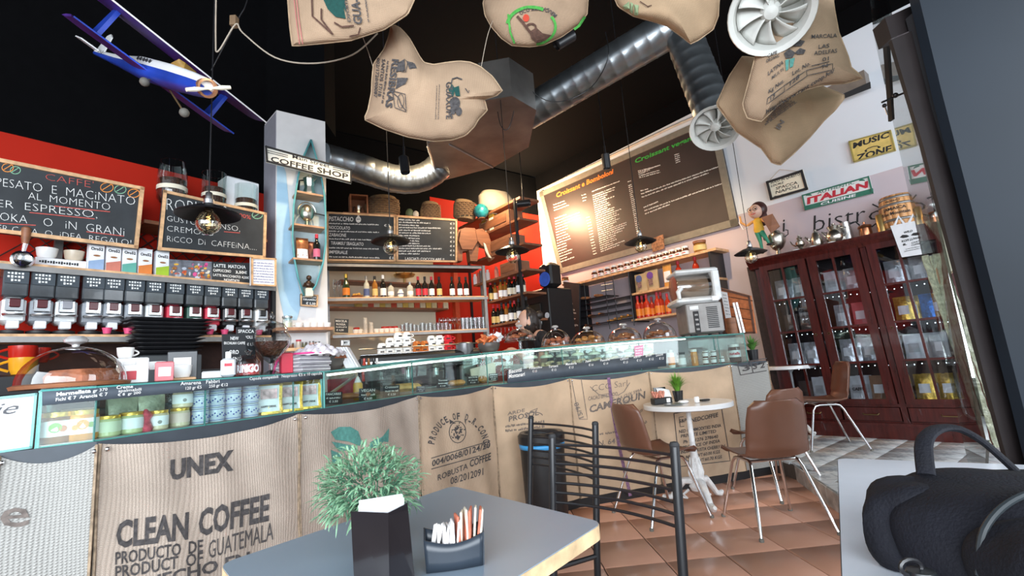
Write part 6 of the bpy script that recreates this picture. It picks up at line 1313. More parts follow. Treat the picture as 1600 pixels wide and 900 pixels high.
# cloth panels
class Cloth:
    def __init__(s, i, m, label, w=0, topd=0, s0=0, s1=1, seed=0):
        s.A = nd(i, .012, 0); s.B = nd(i+1, .012, 0); s.pl = Plane(s.A, math.degrees(math.atan2(*(s.B-s.A)[:2]))); s.seed = seed; s.L = float(np.linalg.norm(s.B-s.A))
        s.t = thing('sack_panel', label, 'sack', (s.A+s.B)/2+[0, 0, .09], 0)
        def fn(u, v):
            z0 = .995-.035*math.sin(PI*u)**.8; z = z0+(.075-z0)*v; p = s.A+(s.B-s.A)*u; p = p+[0, 0, z]; return p+s.pl.n*s.off(u*s.L, z)
        MB().grid(fn, 36, 30).build('cloth', m, s.t, world=True)
        for u in (.004, .996):
            MB().tube([fn(u, v/20)+s.pl.n*.004 for v in range(21)], .004, 5).build('side_seam', mat('seam_brown', (.30, .22, .15), .95, var=.5, scale=50), s.t, world=True)
        for u in (.03, .97): MB().sph(fn(u, .015)+s.pl.n*.004, .007, 8, 5).build('tack', CHROME, s.t, world=True)
    def off(s, x, z):
        k = s.seed; return .010+.006*math.sin(x*14+k+z*3)+.004*math.sin(z*13+k*2+x*5)+.004*math.sin(x*31+z*7+k)
    def f(s, px, py):
        q = s.pl.at(px, py, .01); x = float((q-s.A)@s.pl.along); return s.pl.at(px, py, s.off(x, q[2])+.003)
    def prt(s, todo, m=INK, name='printed_lettering'):
        mb = MB(); todo(mb, s.f); mb.build(name, m, s.t, world=True, smooth=False)
c = Cloth(0, BURLW, 'pale coarse sack panel at the far left end of the counter, outer half', seed=1)
c = Cloth(1, BURLW, 'pale coarse sack panel printed with a grey letter e at the far left', seed=2); c.prt(lambda mb, f: ptext(mb, 'ie', (-22, 826), (46, 821), 44, f, .01), INKL)
c = Cloth(2, BURLG, 'pinkish tan sack panel printed clean coffee, product of guatemala', seed=3)
c.prt(lambda mb, f: (ptext(mb, 'UNEX', (266, 749), (365, 733), 29, f, .05), ptext(mb, 'CLEAN', (181, 855), (294, 841), 40, f, .035, tilt=(.04, -1)), ptext(mb, 'COFFEE', (310, 837), (420, 812), 40, f, .035, tilt=(.04, -1)), ptext(mb, 'PRODUCTO  DE', (180, 882), (317, 862), 19, f, .02), ptext(mb, 'GUATEMALA', (326, 873), (427, 843), 28, f, .0), ptext(mb, 'PRODUCT  OF', (180, 904), (317, 881), 19, f, .02), ptext(mb, 'HECHO EN', (230, 920), (390, 880), 18, f, .03)), INK)
c = Cloth(3, BURLG, 'tan sack panel printed with a green leaf behind the bushy plant', seed=4)
c.prt(lambda mb, f: [ppoly(mb, p, f) for p in ([(517, 675), (530, 667), (548, 667), (560, 674), (565, 690), (562, 697), (545, 690), (524, 687)], [(518, 690), (535, 693), (553, 697), (560, 702), (530, 705)], [(517, 703), (535, 710), (520, 728)], [(608, 669), (607, 690), (590, 700), (575, 700), (580, 690), (598, 682)])], INKG, 'printed_leaf')
c = Cloth(4, BURL, 'tan sack panel printed produce of d r congo with a leopard head', seed=5)
def f(mb, f_):
    for k, ch in enumerate('PRODUCE OF D.R.CONGO'):
        if ch == ' ': continue
        a0 = math.radians(-172+164*(k+.0)/19); a1 = math.radians(-172+164*(k+.75)/19)
        e = lambda a: (717+39*math.cos(a), 701+46*math.sin(a)*1.0-(0)); p0, p1 = e(a0), e(a1); ptext(mb, ch, p0, p1, 10, f_, .03, tilt=(math.cos((a0+a1)/2), math.sin((a0+a1)/2)))
    ptext(mb, '004/0068/0124/20', (675, 729), (766, 699), 9.5, f_, .02); pline(mb, [(674, 716), (766, 689)], 1.3, f_); pline(mb, [(674, 733), (750, 712)], 1.3, f_)
    ptext(mb, 'COFFEE', (734, 730), (767, 718), 11, f_, .025); ptext(mb, 'ROBUSTA', (684, 751), (731, 732), 9, f_, .01); ptext(mb, '08/2012091', (704, 757), (755, 742), 11, f_, .01)
    pline(mb, arc(715, 675, 13, 17, 0, 360, 20), 1.2, f_)
    rn = random.Random(6)
    for _ in range(46):
        a = rn.uniform(0, 2*PI); r_ = rn.uniform(.15, .92); cx, cy = 715+13*r_*math.cos(a), 673+16*r_*math.sin(a); s_ = rn.uniform(.7, 1.5); ppoly(mb, arc(cx, cy, s_, s_, 0, 300, 5), f_)
    for p in ([(703, 663), (702, 655), (709, 659)], [(726, 658), (728, 655), (728, 664)], [(710, 682), (720, 681), (716, 688)], [(707, 671), (712, 670), (712, 674)], [(718, 670), (724, 670), (719, 674)]): ppoly(mb, p, f_)
c.prt(f, INK)
c = Cloth(5, BURLO, 'orange tan sack panel with small faded lettering above the dustbin', seed=6)
c.prt(lambda mb, f: (ptext(mb, 'PROSOL', (795, 659), (842, 648), 8, f, .02), ptext(mb, 'ARDE', (793, 649), (820, 643), 5, f), scribble(mb, (790, 668), (850, 660), 4, f, 4), scribble(mb, (790, 675), (850, 668), 4, f, 5), pline(mb, arc(835, 650, 13, 6, 100, 350), 1.2, f), pline(mb, [(828, 643), (840, 638), (838, 642)], 1, f)), INKL)
c = Cloth(6, BURLO, 'tan sack panel printed cameroun with a purple stripe behind the brown chair', seed=7)
c.prt(lambda mb, f: (ptext(mb, 'CAMEROUN', (921, 645), (1008, 622), 11, f, .03), ptext(mb, 'CACAO EFFETCOO', (919, 626), (965, 618), 6, f, .01), ptext(mb, 'LA CUX 599A', (966, 625), (1003, 611), 5, f), ptext(mb, 'CUX', (974, 633), (990, 626), 6, f), ptext(mb, 'Robusta', (985, 658), (1004, 642), 6, f, .01), ptext(mb, 'CCC Sarl', (925, 612), (980, 603), 10, f, -.015), pline(mb, [(922, 604), (935, 616), (960, 622)], 1, f), pline(mb, [(984, 598), (975, 612), (965, 618)], 1, f), pline(mb, [(893, 593), (905, 655), (918, 655), (908, 592)], 1, f), ptext(mb, '15/98', (912, 652), (903, 628), 7, f), ptext(mb, 'N. 641', (935, 697), (965, 692), 8, f, .01), scribble(mb, (937, 680), (965, 676), 4, f, 8), scribble(mb, (1002, 666), (1012, 660), 4, f, 2)), INKL)
c.prt(lambda mb, f: pline(mb, [(951, 590), (957, 640), (968, 700), (985, 775)], 5, f), mat('purple_thread_stripe', (.20, .11, .19), .95, var=.5, scale=60), 'purple_stripe')
c = Cloth(7, BURLO, 'tan sack panel with a boxed block of text about india, behind the round table', seed=8)
def f(mb, f_):
    pline(mb, [(1053, 646), (1127, 634), (1141, 720), (1062, 729), (1053, 646)], 1.2, f_); pline(mb, [(1068, 651), (1061, 652), (1063, 667), (1069, 666)], 1, f_)
    for s_, x, y, x1, y1, h in (('S&P', 1061, 661, 1073, 659, 5.5), ('NEDCOFFEE', 1080, 660, 1122, 651, 6.5), ('NED COMMODITIES INDIA', 1061, 677, 1127, 667, 5), ('PRIVATE LIMITED', 1064, 684, 1119, 676, 5), ('Ph 91 1276 278640', 1068, 693, 1122, 684, 5), ('PRODUCE OF INDIA', 1067, 702, 1125, 691, 5), ('INDIA ROBUSTA CHERRY AA', 1064, 709, 1134, 699, 5), ('NETT WT:60.00 KGS', 1072, 717, 1125, 708, 5), ('GROSS WT:60.70 KGS', 1070, 725, 1128, 716, 5)): ptext(mb, s_, (x, y), (x1, y1), h, f_, .02)
c.prt(f, INK)
c = Cloth(8, BURLW, 'pale sack panel with the boxed number 3 32 at the right end of the counter', seed=9)
c.prt(lambda mb, f: (ptext(mb, '3', (1160, 580), (1172, 578), 9, f, .03), ptext(mb, '3 2', (1177, 577), (1195, 574), 9, f, .03), pline(mb, [(1152, 567), (1198, 560)], 1.3, f), pline(mb, [(1157, 586), (1198, 579)], 1.3, f), pline(mb, [(1152, 567), (1157, 586)], 1.3, f), pline(mb, [(1173, 564), (1177, 583)], 1.3, f)), INK)
a = nd(9, 0, 0); MB().slab([a, a+[.12, .42, 0], a+[.12, .42, .985], a+[0, 0, .985]], (-.02, 0, 0)).build('end_panel', BURLW, CT, world=True)
# glass display cases
def gpane(name, label, pts, parent, th=.008, m=CGLASS, edges=(0, 1, 2, 3), er=.0035):
    P_ = [np.array(p, float) for p in pts]; n_ = nrm(np.cross(P_[1]-P_[0], P_[3]-P_[0])); o = MB().slab(P_, n_*th).build(name, m, parent, world=True)
    for e in edges: MB().tube([P_[e], P_[(e+1) % 4]], er, 4).build('glass_edge', GEDGE, o, world=True)
    return o
def case(name, label, pxs, back, parent=None):
    t = thing(name, label, 'display case', ct((pxs[0]+pxs[-1])/2, 640)*[1, 1, 0]+[0, 0, 1.0])
    for a, b in zip(pxs[:-1], pxs[1:]):
        za, zb_ = topz(a), topz(b); A_ = ct(a, 640, -.012); B_ = ct(b, 640, -.012); A_[2] = B_[2] = 1.0; n_ = SEG[seg((a+b)/2)].n
        At = A_*1; At[2] = za; Bt = B_*1; Bt[2] = zb_
        gpane('front_pane', '', [A_, B_, Bt, At], t); gpane('top_pane', '', [At, Bt, Bt-n_*back, At-n_*back], t, er=.005)
        A0 = A_-n_*back; B0_ = B_-n_*back; MB().slab([A0, B0_, B0_*[1, 1, 0]+[0, 0, zb_-.01], A0*[1, 1, 0]+[0, 0, za-.01]], -n_*.006).build('back_pane', GLASS, t, world=True)
        MB().slab([A_+[0, 0, .0], B_+[0, 0, .0], B0_, A0], (0, 0, .006)).build('case_floor', GREYMET, t, world=True)
    for a in (pxs[0], pxs[-1]):
        z = topz(a); A_ = ct(a, 640, -.012); A_[2] = 1.0; n_ = SEG[seg(a)].n; gpane('end_pane', '', [A_, A_-n_*back, A_-n_*back+[0, 0, z-1], A_+[0, 0, z-1]], t, er=.006)
    return t
LC = case('glass_case', 'low glass display case of jars on the left of the counter', [62, 149, 320, 458, 502], .26)
RC = case('glass_case', 'glass display case of pastries and biscuit jars on the right of the counter', [506, 646, 765, 790, 886, 1010, 1137, 1180], .42)
# LED strip
pts = [ct(x, 600, -.04)*[1, 1, 0]+[0, 0, topz(x)-.014] for x in (512, 560, 646, 700, 765, 820, 886, 950, 1010, 1080)]
LED = MB().tube(pts, .006, 6).build('led_strip', mat('led_white', (1, .98, .90), .5, emit=3.2, var=0), RC, world=True)
# chalk strips
def cstrip(px0, px1, y0a, y1a, y0b, y1b, label, todo, nx):
    t = thing('chalk_strip', label, 'sign', ct((px0+px1)/2, (y0a+y1b)/2, .012)); xs_ = sorted(set([px0]+[x for x in nx if px0 < x < px1]+[px1])); k = (lambda x, a, b: a+(b-a)*(x-px0)/(px1-px0))
    mb = MB()
    vs = []; 
    for x in xs_: vs += [ct(x-.3 if x == px1 else x, k(x, y0a, y0b), .004), ct(x-.3 if x == px1 else x, k(x, y1a, y1b), .004)]
    mb.add(vs, [(2*i, 2*i+2, 2*i+3, 2*i+1) for i in range(len(xs_)-1)]); mb.build('strip_board', mat('slate_strip', (.060, .075, .095), .6), t, world=True, solid=.006)
    m2 = MB(); todo(m2, lambda x, y: ct(x, y, .0095)); m2.build('writing', CHALKW, t, world=True, smooth=False)
cstrip(66, 504, 612, 634, 582, 592, 'dark chalk strip of prices along the top of the left display case', lambda mb, f: (ptext(mb, 'Marmellata', (88, 619), (142, 613), 5.5, f, .03), ptext(mb, 'gr 370', (145, 613), (168, 610), 4.5, f, .01), ptext(mb, 'Fichi € 7  Arancia € 7', (87, 627), (168, 618), 5, f, .01), ptext(mb, 'Creme', (182, 608), (208, 606), 5, f, .02), ptext(mb, 'spalmabili', (185, 613), (221, 610), 4.5, f, .01), ptext(mb, '€ 8  gr 200', (184, 619), (220, 615), 4, f, .01), ptext(mb, 'Amarena   Fabbri', (282, 602), (343, 598), 5.5, f, .01), ptext(mb, '120 gr €5      250 gr €12', (290, 609), (356, 603), 4.5, f, .01), ptext(mb, 'Capsule compatibili   Nespresso €5 x 10 capsule', (390, 594), (503, 585), 4.5, f, .01)), [149, 458])
cstrip(793, 1041, 579, 599, 552, 572, 'dark chalk strip naming biscuits below the glass jars', lambda mb, f: (ptext(mb, 'Biscotti', (795, 584), (815, 580), 6, f, .02), ptext(mb, 'Montanari', (795, 591), (820, 587), 6, f, .02), [(ptext(mb, s_, (x, y), (x+w, y-2), 3.8, f, .01), ptext(mb, p_, (x+5, y+5), (x+12, y+4.3), 3.5, f, .01)) for s_, p_, x, y, w in (('Pistacchio', '€ 1.5', 827, 577, 20), ('Torcetti', '€ 1.5', 857, 575, 15), ('Mandorla', '€ 1.5', 884, 571, 17), ('Fave', '€ 1.6', 915, 567, 8), ('Paesane', '€ 1.4', 938, 565, 15), ('Cantucci', '€ 1.5', 969, 563, 13), ('Amaretti', '€ 1.3', 990, 560, 11), ('Brutti', '€ 1.2', 1009, 558, 9), ('Limone', '€ 1.2', 1025, 557, 11))]), [886, 1010])
# left white sign at the far left
T, fn = board('white_sign', 'white framed sign with grey script at the left end of the counter', 'sign', SEG[1], [(-60, 626), (59, 614), (51, 700), (-60, 716)], d=-.02, face=WHITE, frame=GEDGE, fw=.006, t=.01)
write(T, fn, mat('dark_grey_script', (.09, .09, .10), .7), lambda mb, f: ptext(mb, 'Elie', (-52, 655), (29, 645), 19, f, .0, .4)); write(T, fn, mat('pale_grey_print', (.55, .55, .57), .7), lambda mb, f: [pline(mb, [(-50, 690+i*8-30+8), (49, 680+i*8-30)], .8, f) for i in range(6)], 'printed_lines')
# jars in the left case
def cpl(px, d, z=1.006): p = ct(px, 640, d); p = p*1; p[2] = z; return p
def cjar(px, d, r, h, label, body, labm=PAPER, lid=GOLD, z=1.006, pic=None, group='jars in the left display case', band=(.22, .72)):
    p = cpl(px, d, z); t = thing('preserve_jar', label, 'jar', p, face_rz(p[0], p[1]), group)
    MB().lathe([(r*.9, 0), (r, h*.06), (r, h*.78), (r*.9, h*.86)], (0, 0, 0), 20).build('jar_body', body, t); MB().lathe([(r*1.02, h*band[0]), (r*1.02, h*band[1])], (0, 0, 0), 20, None, False).build('label_band', labm, t)
    MB().lathe([(r*.93, h*.84), (r*.95, h*.99), (r*.85, h), (.001, h)], (0, 0, 0), 20).build('lid', lid, t)
    if pic:
        for (x, z_, rx, m_) in pic:
            mb = MB(); g = [(r*1.045*math.cos(-PI/2+x+rx/r*math.cos(a)), r*1.045*math.sin(-PI/2+x+rx/r*math.cos(a)), h*z_+rx*math.sin(a)) for a in [k*PI/6 for k in range(12)]]; mb.add(g, [tuple(range(12))]); mb.build('fruit_picture', m_, t)
    return t
OJ = mat('orange_marmalade', (.62, .24, .03), .15, var=.3, scale=30); FG = mat('fig_jam', (.22, .09, .03), .15, var=.4); LF = mat('lime_green_print', (.20, .42, .08), .5); OF = mat('orange_fruit_print', (.80, .28, .06), .5)
cjar(91, -.06, .037, .086, 'jam jar with green fig label at the left end of the display case', FG, pic=[(-.1, .50, .014, LF), (.35, .46, .009, mat('fig_flesh', (.65, .25, .15), .5))])
cjar(131, -.06, .037, .086, 'marmalade jar with orange fruit label, second in the display case', OJ, pic=[(0, .52, .014, OF), (-.45, .44, .008, OF), (.5, .5, .008, LF)])
GC = mat('pale_green_cream', (.48, .52, .28), .2, var=.2); HC = mat('hazel_cream', (.62, .52, .36), .2, var=.2)
cjar(170, -.06, .032, .062, 'low jar of pale green cream, third in the display case', GC, mat('pale_green_label', (.62, .68, .50), .5)); cjar(206, -.06, .032, .066, 'low jar with white label, fourth in the display case', GC)
cjar(247, -.06, .030, .062, 'jar with drop symbol label, fifth in the display case', HC, pic=[(.2, .4, .006, GREYMET)]); cjar(281, -.07, .030, .062, 'jar with pink label, sixth in the display case', HC, mat('pale_pink_label', (.72, .55, .48), .5)); cjar(285, -.07, .030, .062, 'jar with drop symbol stacked on the pink label jar', HC, z=1.069, pic=[(.2, .4, .006, GREYMET)])
p = cpl(228, -.05); t = MB().lathe([(.018, 0), (.022, .01), (.012, .035), (.02, .05), (.003, .07)], p, 10).build('sugared_fruit_bag', mat('red_candy', (.55, .08, .12), .3, var=.6, scale=60)); tag(t, 'small bag of red sweets between jars four and five', 'bag')
CEL = mat('cellophane', (.62, .68, .50), .25, var=.5, scale=20, bump=.6)
for i, x in enumerate((190, 235)): t = bag('clear wrapped gift bag of biscuits behind the low jars, %s' % ('left', 'right')[i], cpl(x, -.16), .09, .12, CEL, SEG[2].rz, (.2, .8, .1, .45), labm=mat('pale_green_label', (.62, .68, .5), .5)); t['group'] = 'wrapped gift bags'
t = bag('brown paper bag with tied neck behind the fig jar', cpl(122, -.15), .08, .125, KR, SEG[1].rz); MB().box((0, -.02, .10), (.10, .01, .02)).build('bow', DARK, t)
rn = random.Random(12)
def leafy(name, label, p, n, L_, m, spread=1.0, w=.008, pot=None, group=None, up=.6):
    t = thing(name, label, 'plant', p, 0, group); mb = MB()
    for k in range(n):
        a = rn.uniform(0, 2*PI); e = rn.uniform(.1, 1)*spread; l = L_*rn.uniform(.7, 1.1); r0 = rn.uniform(0, .015); pts = []
        for j in range(4):
            s_ = j/3; pts.append((math.cos(a)*(r0+l*e*s_*(.4+.6*s_)), math.sin(a)*(r0+l*e*s_*(.4+.6*s_)), l*up*(s_*1.6-s_*s_*e*.9)))
        px_ = (-math.sin(a)*w, math.cos(a)*w); vs = []
        for j, q in enumerate(pts): k_ = (1, 1.1, .8, .05)[j]; vs += [(q[0]-px_[0]*k_, q[1]-px_[1]*k_, q[2]), (q[0]+px_[0]*k_, q[1]+px_[1]*k_, q[2])]
        mb.add(vs, [(0, 1, 3, 2), (2, 3, 5, 4), (4, 5, 7, 6)])
    o = mb.build('foliage', m, t); o['kind'] = 'stuff'
    if pot: MB().lathe(pot, (0, 0, 0), 20).build('pot', pot_m, t); o.location = (0, 0, pot[-2][1]*.9)
    return t
LEAF = mat('leaf_green', (.10, .26, .05), .5, var=.4, scale=20, rand=.1); pot_m = BLKMET
t = leafy('leafy_sprig', 'dark green leafy sprig at the back left of the display case', cpl(88, -.19), 60, .11, LEAF)
# painted tins
BT = mat('blue_painted_tin', (.60, .66, .76), .25, var=.05); BB2 = mat('cobalt_paint', (.03, .06, .35), .3)
def tin(): 
    t = thing('painted_tin', 'x', 'tin'); MB().lathe([(.025, 0), (.027, .003), (.027, .046), (.025, .05), (.001, .051)], (0, 0, 0), 18).build('tin_body', BT, t)
    for z in (.006, .044): MB().lathe([(.0275, z-.001), (.0275, z+.001)], (0, 0, 0), 18, None, False).build('blue_line', BB2, t)
    mb = MB(); 
    for k in range(10):
        a = -PI/2+(k-4.5)*.3; mb.sph((.027*math.cos(a), .027*math.sin(a), .025+.006*math.sin(k*2.1)), .003, 5, 4)
    mb.build('painted_flowers', BB2, t); return t
tp = None
for c_, (x, d, n_) in enumerate(((313, -.06, 3), (338, -.06, 3), (363, -.055, 3), (391, -.055, 3))):
    for k in range(n_):
        p = cpl(x, d, 1.006+.0515*k); lab = 'white and blue painted tin, %s column from the left, %s' % (ORD[c_], ('bottom', 'middle', 'top')[k]); s_ = (1.0 if c_ < 2 else 1.1)
        if tp is None: tp = tin(); tp.location = p; tp['label'] = lab; tp['group'] = 'painted cherry tins'; tp.rotation_euler = (0, 0, face_rz(p[0], p[1]))
        else: dup(tp, p, face_rz(p[0], p[1]), lab, 'painted cherry tins', (s_, s_, 1.0))
PK = mat('pink_photo_print', (.62, .35, .36), .5, var=.8, scale=35)
for i, x in enumerate((420, 453, 483)):
    p = cpl(x, -.05); t = bag('gold coffee bag with a pink picture label in the left case, %s' % ('left', 'middle', 'right')[i], p, .105, .135-.004*i, GOLD, face_rz(p[0], p[1]), (.12, .88, .08, .85), 'gold coffee bags in the left case', tw=.045)
    mb = MB(); mb.grid(lambda u, v: (-.03+.06*u, -.031+.004*abs(u-.5), .062+.04*v), 3, 3); mb.build('picture', PK, t); mb = MB(); v, f_ = glyphs('HAPPY DRINK', .03); mb.add([(-.028+.056*x_, -.030, .028+y*.008) for x_, y, _ in v], f_); mb.build('lettering', PRBLK, t, smooth=False)
# right case: chalk cards and food
cards = [(521, 622, 28, 20, 'PANCARRE'), (575, 617, 26, 22, 'VEGAN'), (612, 611, 25, 20, 'Croissant'), (658, 608, 13, 10, 'Cornetto'), (692, 599, 17, 15, 'Tortino'), (739, 594, 16, 14, 'MACROBI'), (771, 589, 14, 12, 'Salatini')]
for x, y, w, h, s_ in cards:
    i = seg(x); t, fn = board('price_card', 'black chalk price card reading %s in the pastry case' % s_.lower(), 'sign', SEG[i], [(x-w/2, y-h/2+1), (x+w/2, y-h/2), (x+w/2, y+h/2-1), (x-w/2, y+h/2)], d=-.05, frame=None, t=.005)
    write(t, fn, CHALKW, lambda mb, f: (ptext(mb, s_, (x-w*.42, y-h*.2), (x+w*.42, y-h*.26), h*.18, f, .02), scribble(mb, (x-w*.4, y+h*.08), (x+w*.4, y+h*.02), h*.13, f, x), ptext(mb, '€ 4.00' if x == 575 else '€ 3.50', (x-w*.25, y+h*.36), (x+w*.25, y+h*.32), h*.16, f, .02)))
SW1 = mat('toasted_bread', (.70, .42, .14), .6, var=.3, scale=20)
def loaf(px, d, sz, label, m, n=1, z=1.02):
    p = cpl(px, d, z); t = MB().box((0, 0, sz[2]/2), sz, bev=min(sz)*.35).build('sandwich', m); t.location = p; t.rotation_euler = (0, 0, face_rz(p[0], p[1])+.3); return tag(t, label, 'food')
loaf(634, -.13, (.13, .10, .05), 'yellow toasted sandwich in the pastry case', SW1); loaf(643, -.11, (.12, .09, .045), 'second toasted sandwich leaning beside the cornetto card', SW1); loaf(716, -.12, (.11, .08, .04), 'golden pastry slice between two price cards', PAST); loaf(757, -.10, (.07, .06, .05), 'small round bun in the pastry case', PAST); loaf(552, -.12, (.16, .1, .03), 'flat sandwich at the left end of the pastry case', PASTD)
p = cpl(560, -.16); t = thing('sauce_bottle', 'yellow squeeze bottle with white tip in the pastry case', 'bottle', p); MB().lathe([(.024, 0), (.026, .01), (.026, .085), (.02, .095)], (0, 0, 0), 14).build('bottle_body', mat('mustard_plastic', (.75, .42, .05), .3), t); MB().lathe([(.02, .095), (.004, .13), (.001, .131)], (0, 0, 0), 12).build('nozzle', CERAM, t)
t = MB().slab([cpl(512, -.38, 1.04), cpl(560, -.38, 1.04), cpl(560, -.38, 1.13), cpl(512, -.38, 1.13)], SEG[3].n*.02).build('red_package', mat('red_package_film', (.48, .04, .06), .3, var=.4)); tag(t, 'red package at the back left of the pastry case', 'package')
i3 = [ct(512, 640, -.10)*[1, 1, 0]+[0, 0, 1.05], ct(556, 640, -.25)*[1, 1, 0]+[0, 0, 1.14]]; t = MB().tube(i3, .010, 6, flat=.4).build('metal_tongs', STEEL); tag(t, 'steel serving tongs leaning at the left end of the pastry case', 'tongs')
cc = mat('cream_board', (.72, .66, .52), .6, var=.1); t = MB().slab([cpl(740, -.3, 1.02), cpl(777, -.3, 1.02), cpl(777, -.3, 1.17), cpl(738, -.3, 1.13)], SEG[4].n*.01).build('cream_card', cc); tag(t, 'plain cream card standing at the back of the pastry case', 'card')
mat('pale_green_rim', (.50, .58, .46), .2)
# plates pile and biscuit jars
for k in range(9):
    p = cpl(813, -.18, 1.008+.014*k); t = MB().lathe([(.04, 0), (.085, .012), (.086, .014), (.04, .003), (.001, .003)], p, 20).build('saucer', CERAM); tag(t, 'white saucer, %s from the bottom of the pile in the glass case' % ORD[k], 'plate', 'piled saucers')
def bjar():
    t = thing('biscuit_jar', 'x', 'jar'); MB().lathe([(.05, 0), (.075, .02), (.085, .06), (.085, .10), (.055, .14), (.06, .15)], (0, 0, 0), 20, None, False).build('glass_body', JARG, t)
    MB().lathe([(.06, .15), (.05, .165), (.015, .172), (.012, .18), (.02, .19), (.001, .20)], (0, 0, 0), 18, None, False).build('lid', MATS['pale_green_rim'] if 'pale_green_rim' in MATS else JARG, t)
    MB().lathe([(.062, .142), (.064, .15), (.062, .156)], (0, 0, 0), 20, None, False).build('rim', mat('pale_green_rim', (.55, .62, .52), .2), t)
    mb = MB(); r_ = random.Random(3)
    for k in range(34): a = r_.uniform(0, 6.28); q = r_.uniform(0, .058); mb.sph((q*math.cos(a), q*math.sin(a), .02+r_.uniform(0, .085)), .018, 6, 4, (1.3, 1, .6))
    o = mb.build('biscuits', mat('pale_biscuit', (.62, .48, .28), .7, var=.3, scale=40), t); o['kind'] = 'stuff'; return t
bj = None
for i, x in enumerate((835, 861, 886.5, 911, 937, 964, 995, 1021)):
    p = cpl(x, -.17, 1.035); lab = 'glass biscuit jar behind the chalk strip, %s from the left' % ORD[i]
    if bj is None: bj = bjar(); bj.location = p; bj['label'] = lab; bj['group'] = 'biscuit jars in the case'; bj.rotation_euler = (0, 0, 0)
    else: dup(bj, p, None, lab, 'biscuit jars in the case', (.9, .9, .98))
t = MB().slab([cpl(826, -.07, 1.008), cpl(1036, -.07, 1.008), cpl(1036, -.30, 1.008), cpl(826, -.30, 1.008)], (0, 0, .024)).build('jar_riser', SLATE); tag(t, 'steel riser under the row of biscuit jars', 'riser')
T, fn = board('pink_note', 'pink and white paper note over the biscuit jars', 'note', SEG[6], [(991, 541), (1005, 539), (1005, 557), (992, 559)], d=.002, frame=None, t=.003, face=mat('pink_note_paper', (.70, .30, .45), .6)); write(T, fn, PAPER, lambda mb, f: [scribble(mb, (993, 545+i*4), (1003, 544+i*4), 2, f, i) for i in range(4)])
for (x, r_, h, m, lm, lid, lab) in ((1059, .030, .16, CERAM, ORL, GREYMET, 'white bottle with orange label in the right end of the case'), (1075, .038, .13, mat('clear_spice', (.4, .38, .38), .15), PAPER, PRBLK, 'squat clear jar with black lid right of the white bottle'), (1096, .030, .15, OJ, OJ, CERAM, 'honey jar with white lid in the right end of the case')): cjar(x, -.12, r_, h, lab, m, lm, lid, group='jars in the right end of the case', band=(.15, .6))
for i, (x, k) in enumerate(((1113, 0), (1114, 1), (1126, 0), (1127, 1), (1139, 0))): cjar(x, -.10, .024, .062, 'small brown spread jar with white label, %s from the left%s' % (ORD[i], ' stacked' if k else ''), JGL, PAPER, CERAM, z=1.006+.063*k, group='small spread jars at the right end')
t = cjar(1161, -.13, .052, .17, 'large hazelnut spread jar with red lettering near the right end of the case', JGL, PAPER, CERAM, group=None, band=(.28, .66)); t.pop('group', None) if 'group' in t else None
mb = MB(); cylt(mb, 'nutella', .0545, .07, .025, 1.9, bold=.04); mb.build('lettering', REDL, t, smooth=False)
t = leafy('potted_grass', 'small green grass plant on the case above the honey jar', cpl(1101, -.2, topz(1101)+.006), 60, .12, LEAF, pot=[(.025, 0), (.032, .05), (.028, .05), (.001, .045)])
t = leafy('potted_grass', 'green spiky plant at the right end of the counter', cpl(1190, -.1, 1.06), 60, .16, LEAF, pot=[(.04, -.055), (.05, .05), (.045, .05), (.001, .045)])
# ---------------------------------------------------------------- things standing on the counter
def ontop(px, d, extra=.009): p = ct(px, 600, d); p = p*1; p[2] = topz(px)+extra; return p
def dome(px, d, r, h, label, food, plate=BRWOOD, stand=0):
    p = ontop(px, d); t = thing('cake_dome', label, 'cake dome', p, face_rz(p[0], p[1])); z0 = stand
    if stand: MB().lathe([(r*.5, 0), (r*.12, .01), (r*.1, stand)], (0, 0, 0), 16).build('stand', DOME, t)
    MB().lathe([(r*1.05, z0), (r*1.08, z0+.01), (r*1.0, z0+.014), (.001, z0+.012)], (0, 0, 0), 32).build('plate', plate, t)
    MB().lathe([(r*math.cos(a), z0+.014+(h-.014)*math.sin(a)) for a in [PI/2*k/12 for k in range(12)]]+[(.004, z0+h)], (0, 0, 0), 32, None, False).build('glass_cover', DOME, t)
    k = r/.13; MB().lathe([(.008*k, h+z0-.002), (.010*k, h+z0+.006), (.028*k, h+z0+.014), (.03*k, h+z0+.022), (.02*k, h+z0+.032), (.001, h+z0+.034)], (0, 0, 0), 16, None, False).build('knob', mat('knob_glass', (.55, .55, .55), .1, .4), t)
    rn = random.Random(int(px)); mb = MB(); kind, m_, n_ = food
    if kind == 'cake': mb.lathe([(r*.62, z0+.014), (r*.64, z0+h*.28), (r*.55, z0+h*.42), (.001, z0+h*.44)], (r*.15, 0, 0), 24); mb.v = [(x*(1+.08*math.sin(z*60+y*50)), y*(1+.08*math.sin(x*60)), z) for x, y, z in mb.v]
    else:
        for _ in range(n_): a = rn.uniform(0, 6.28); q = r*.75*math.sqrt(rn.random()); mb.sph((q*math.cos(a), q*math.sin(a), z0+.03+rn.uniform(0, h*.28)), r*.16, 8, 5, (1.2, 1, .7))
    o = mb.build('cake' if kind == 'cake' else 'pastries', m_, t)
    if kind != 'cake': o['kind'] = 'stuff'
    return t
RCAKE = mat('red_brown_cake', (.34, .11, .05), .6, var=.5, scale=30, bump=.5); CHOC = mat('chocolate_pastry', (.10, .035, .015), .5, var=.5, scale=20)
dome(114, -.16, .132, .125, 'large cake dome over a brown ring cake at the left of the counter', ('cake', RCAKE, 0)); t = COL.objects
mb = MB(); p = ontop(100, -.18)
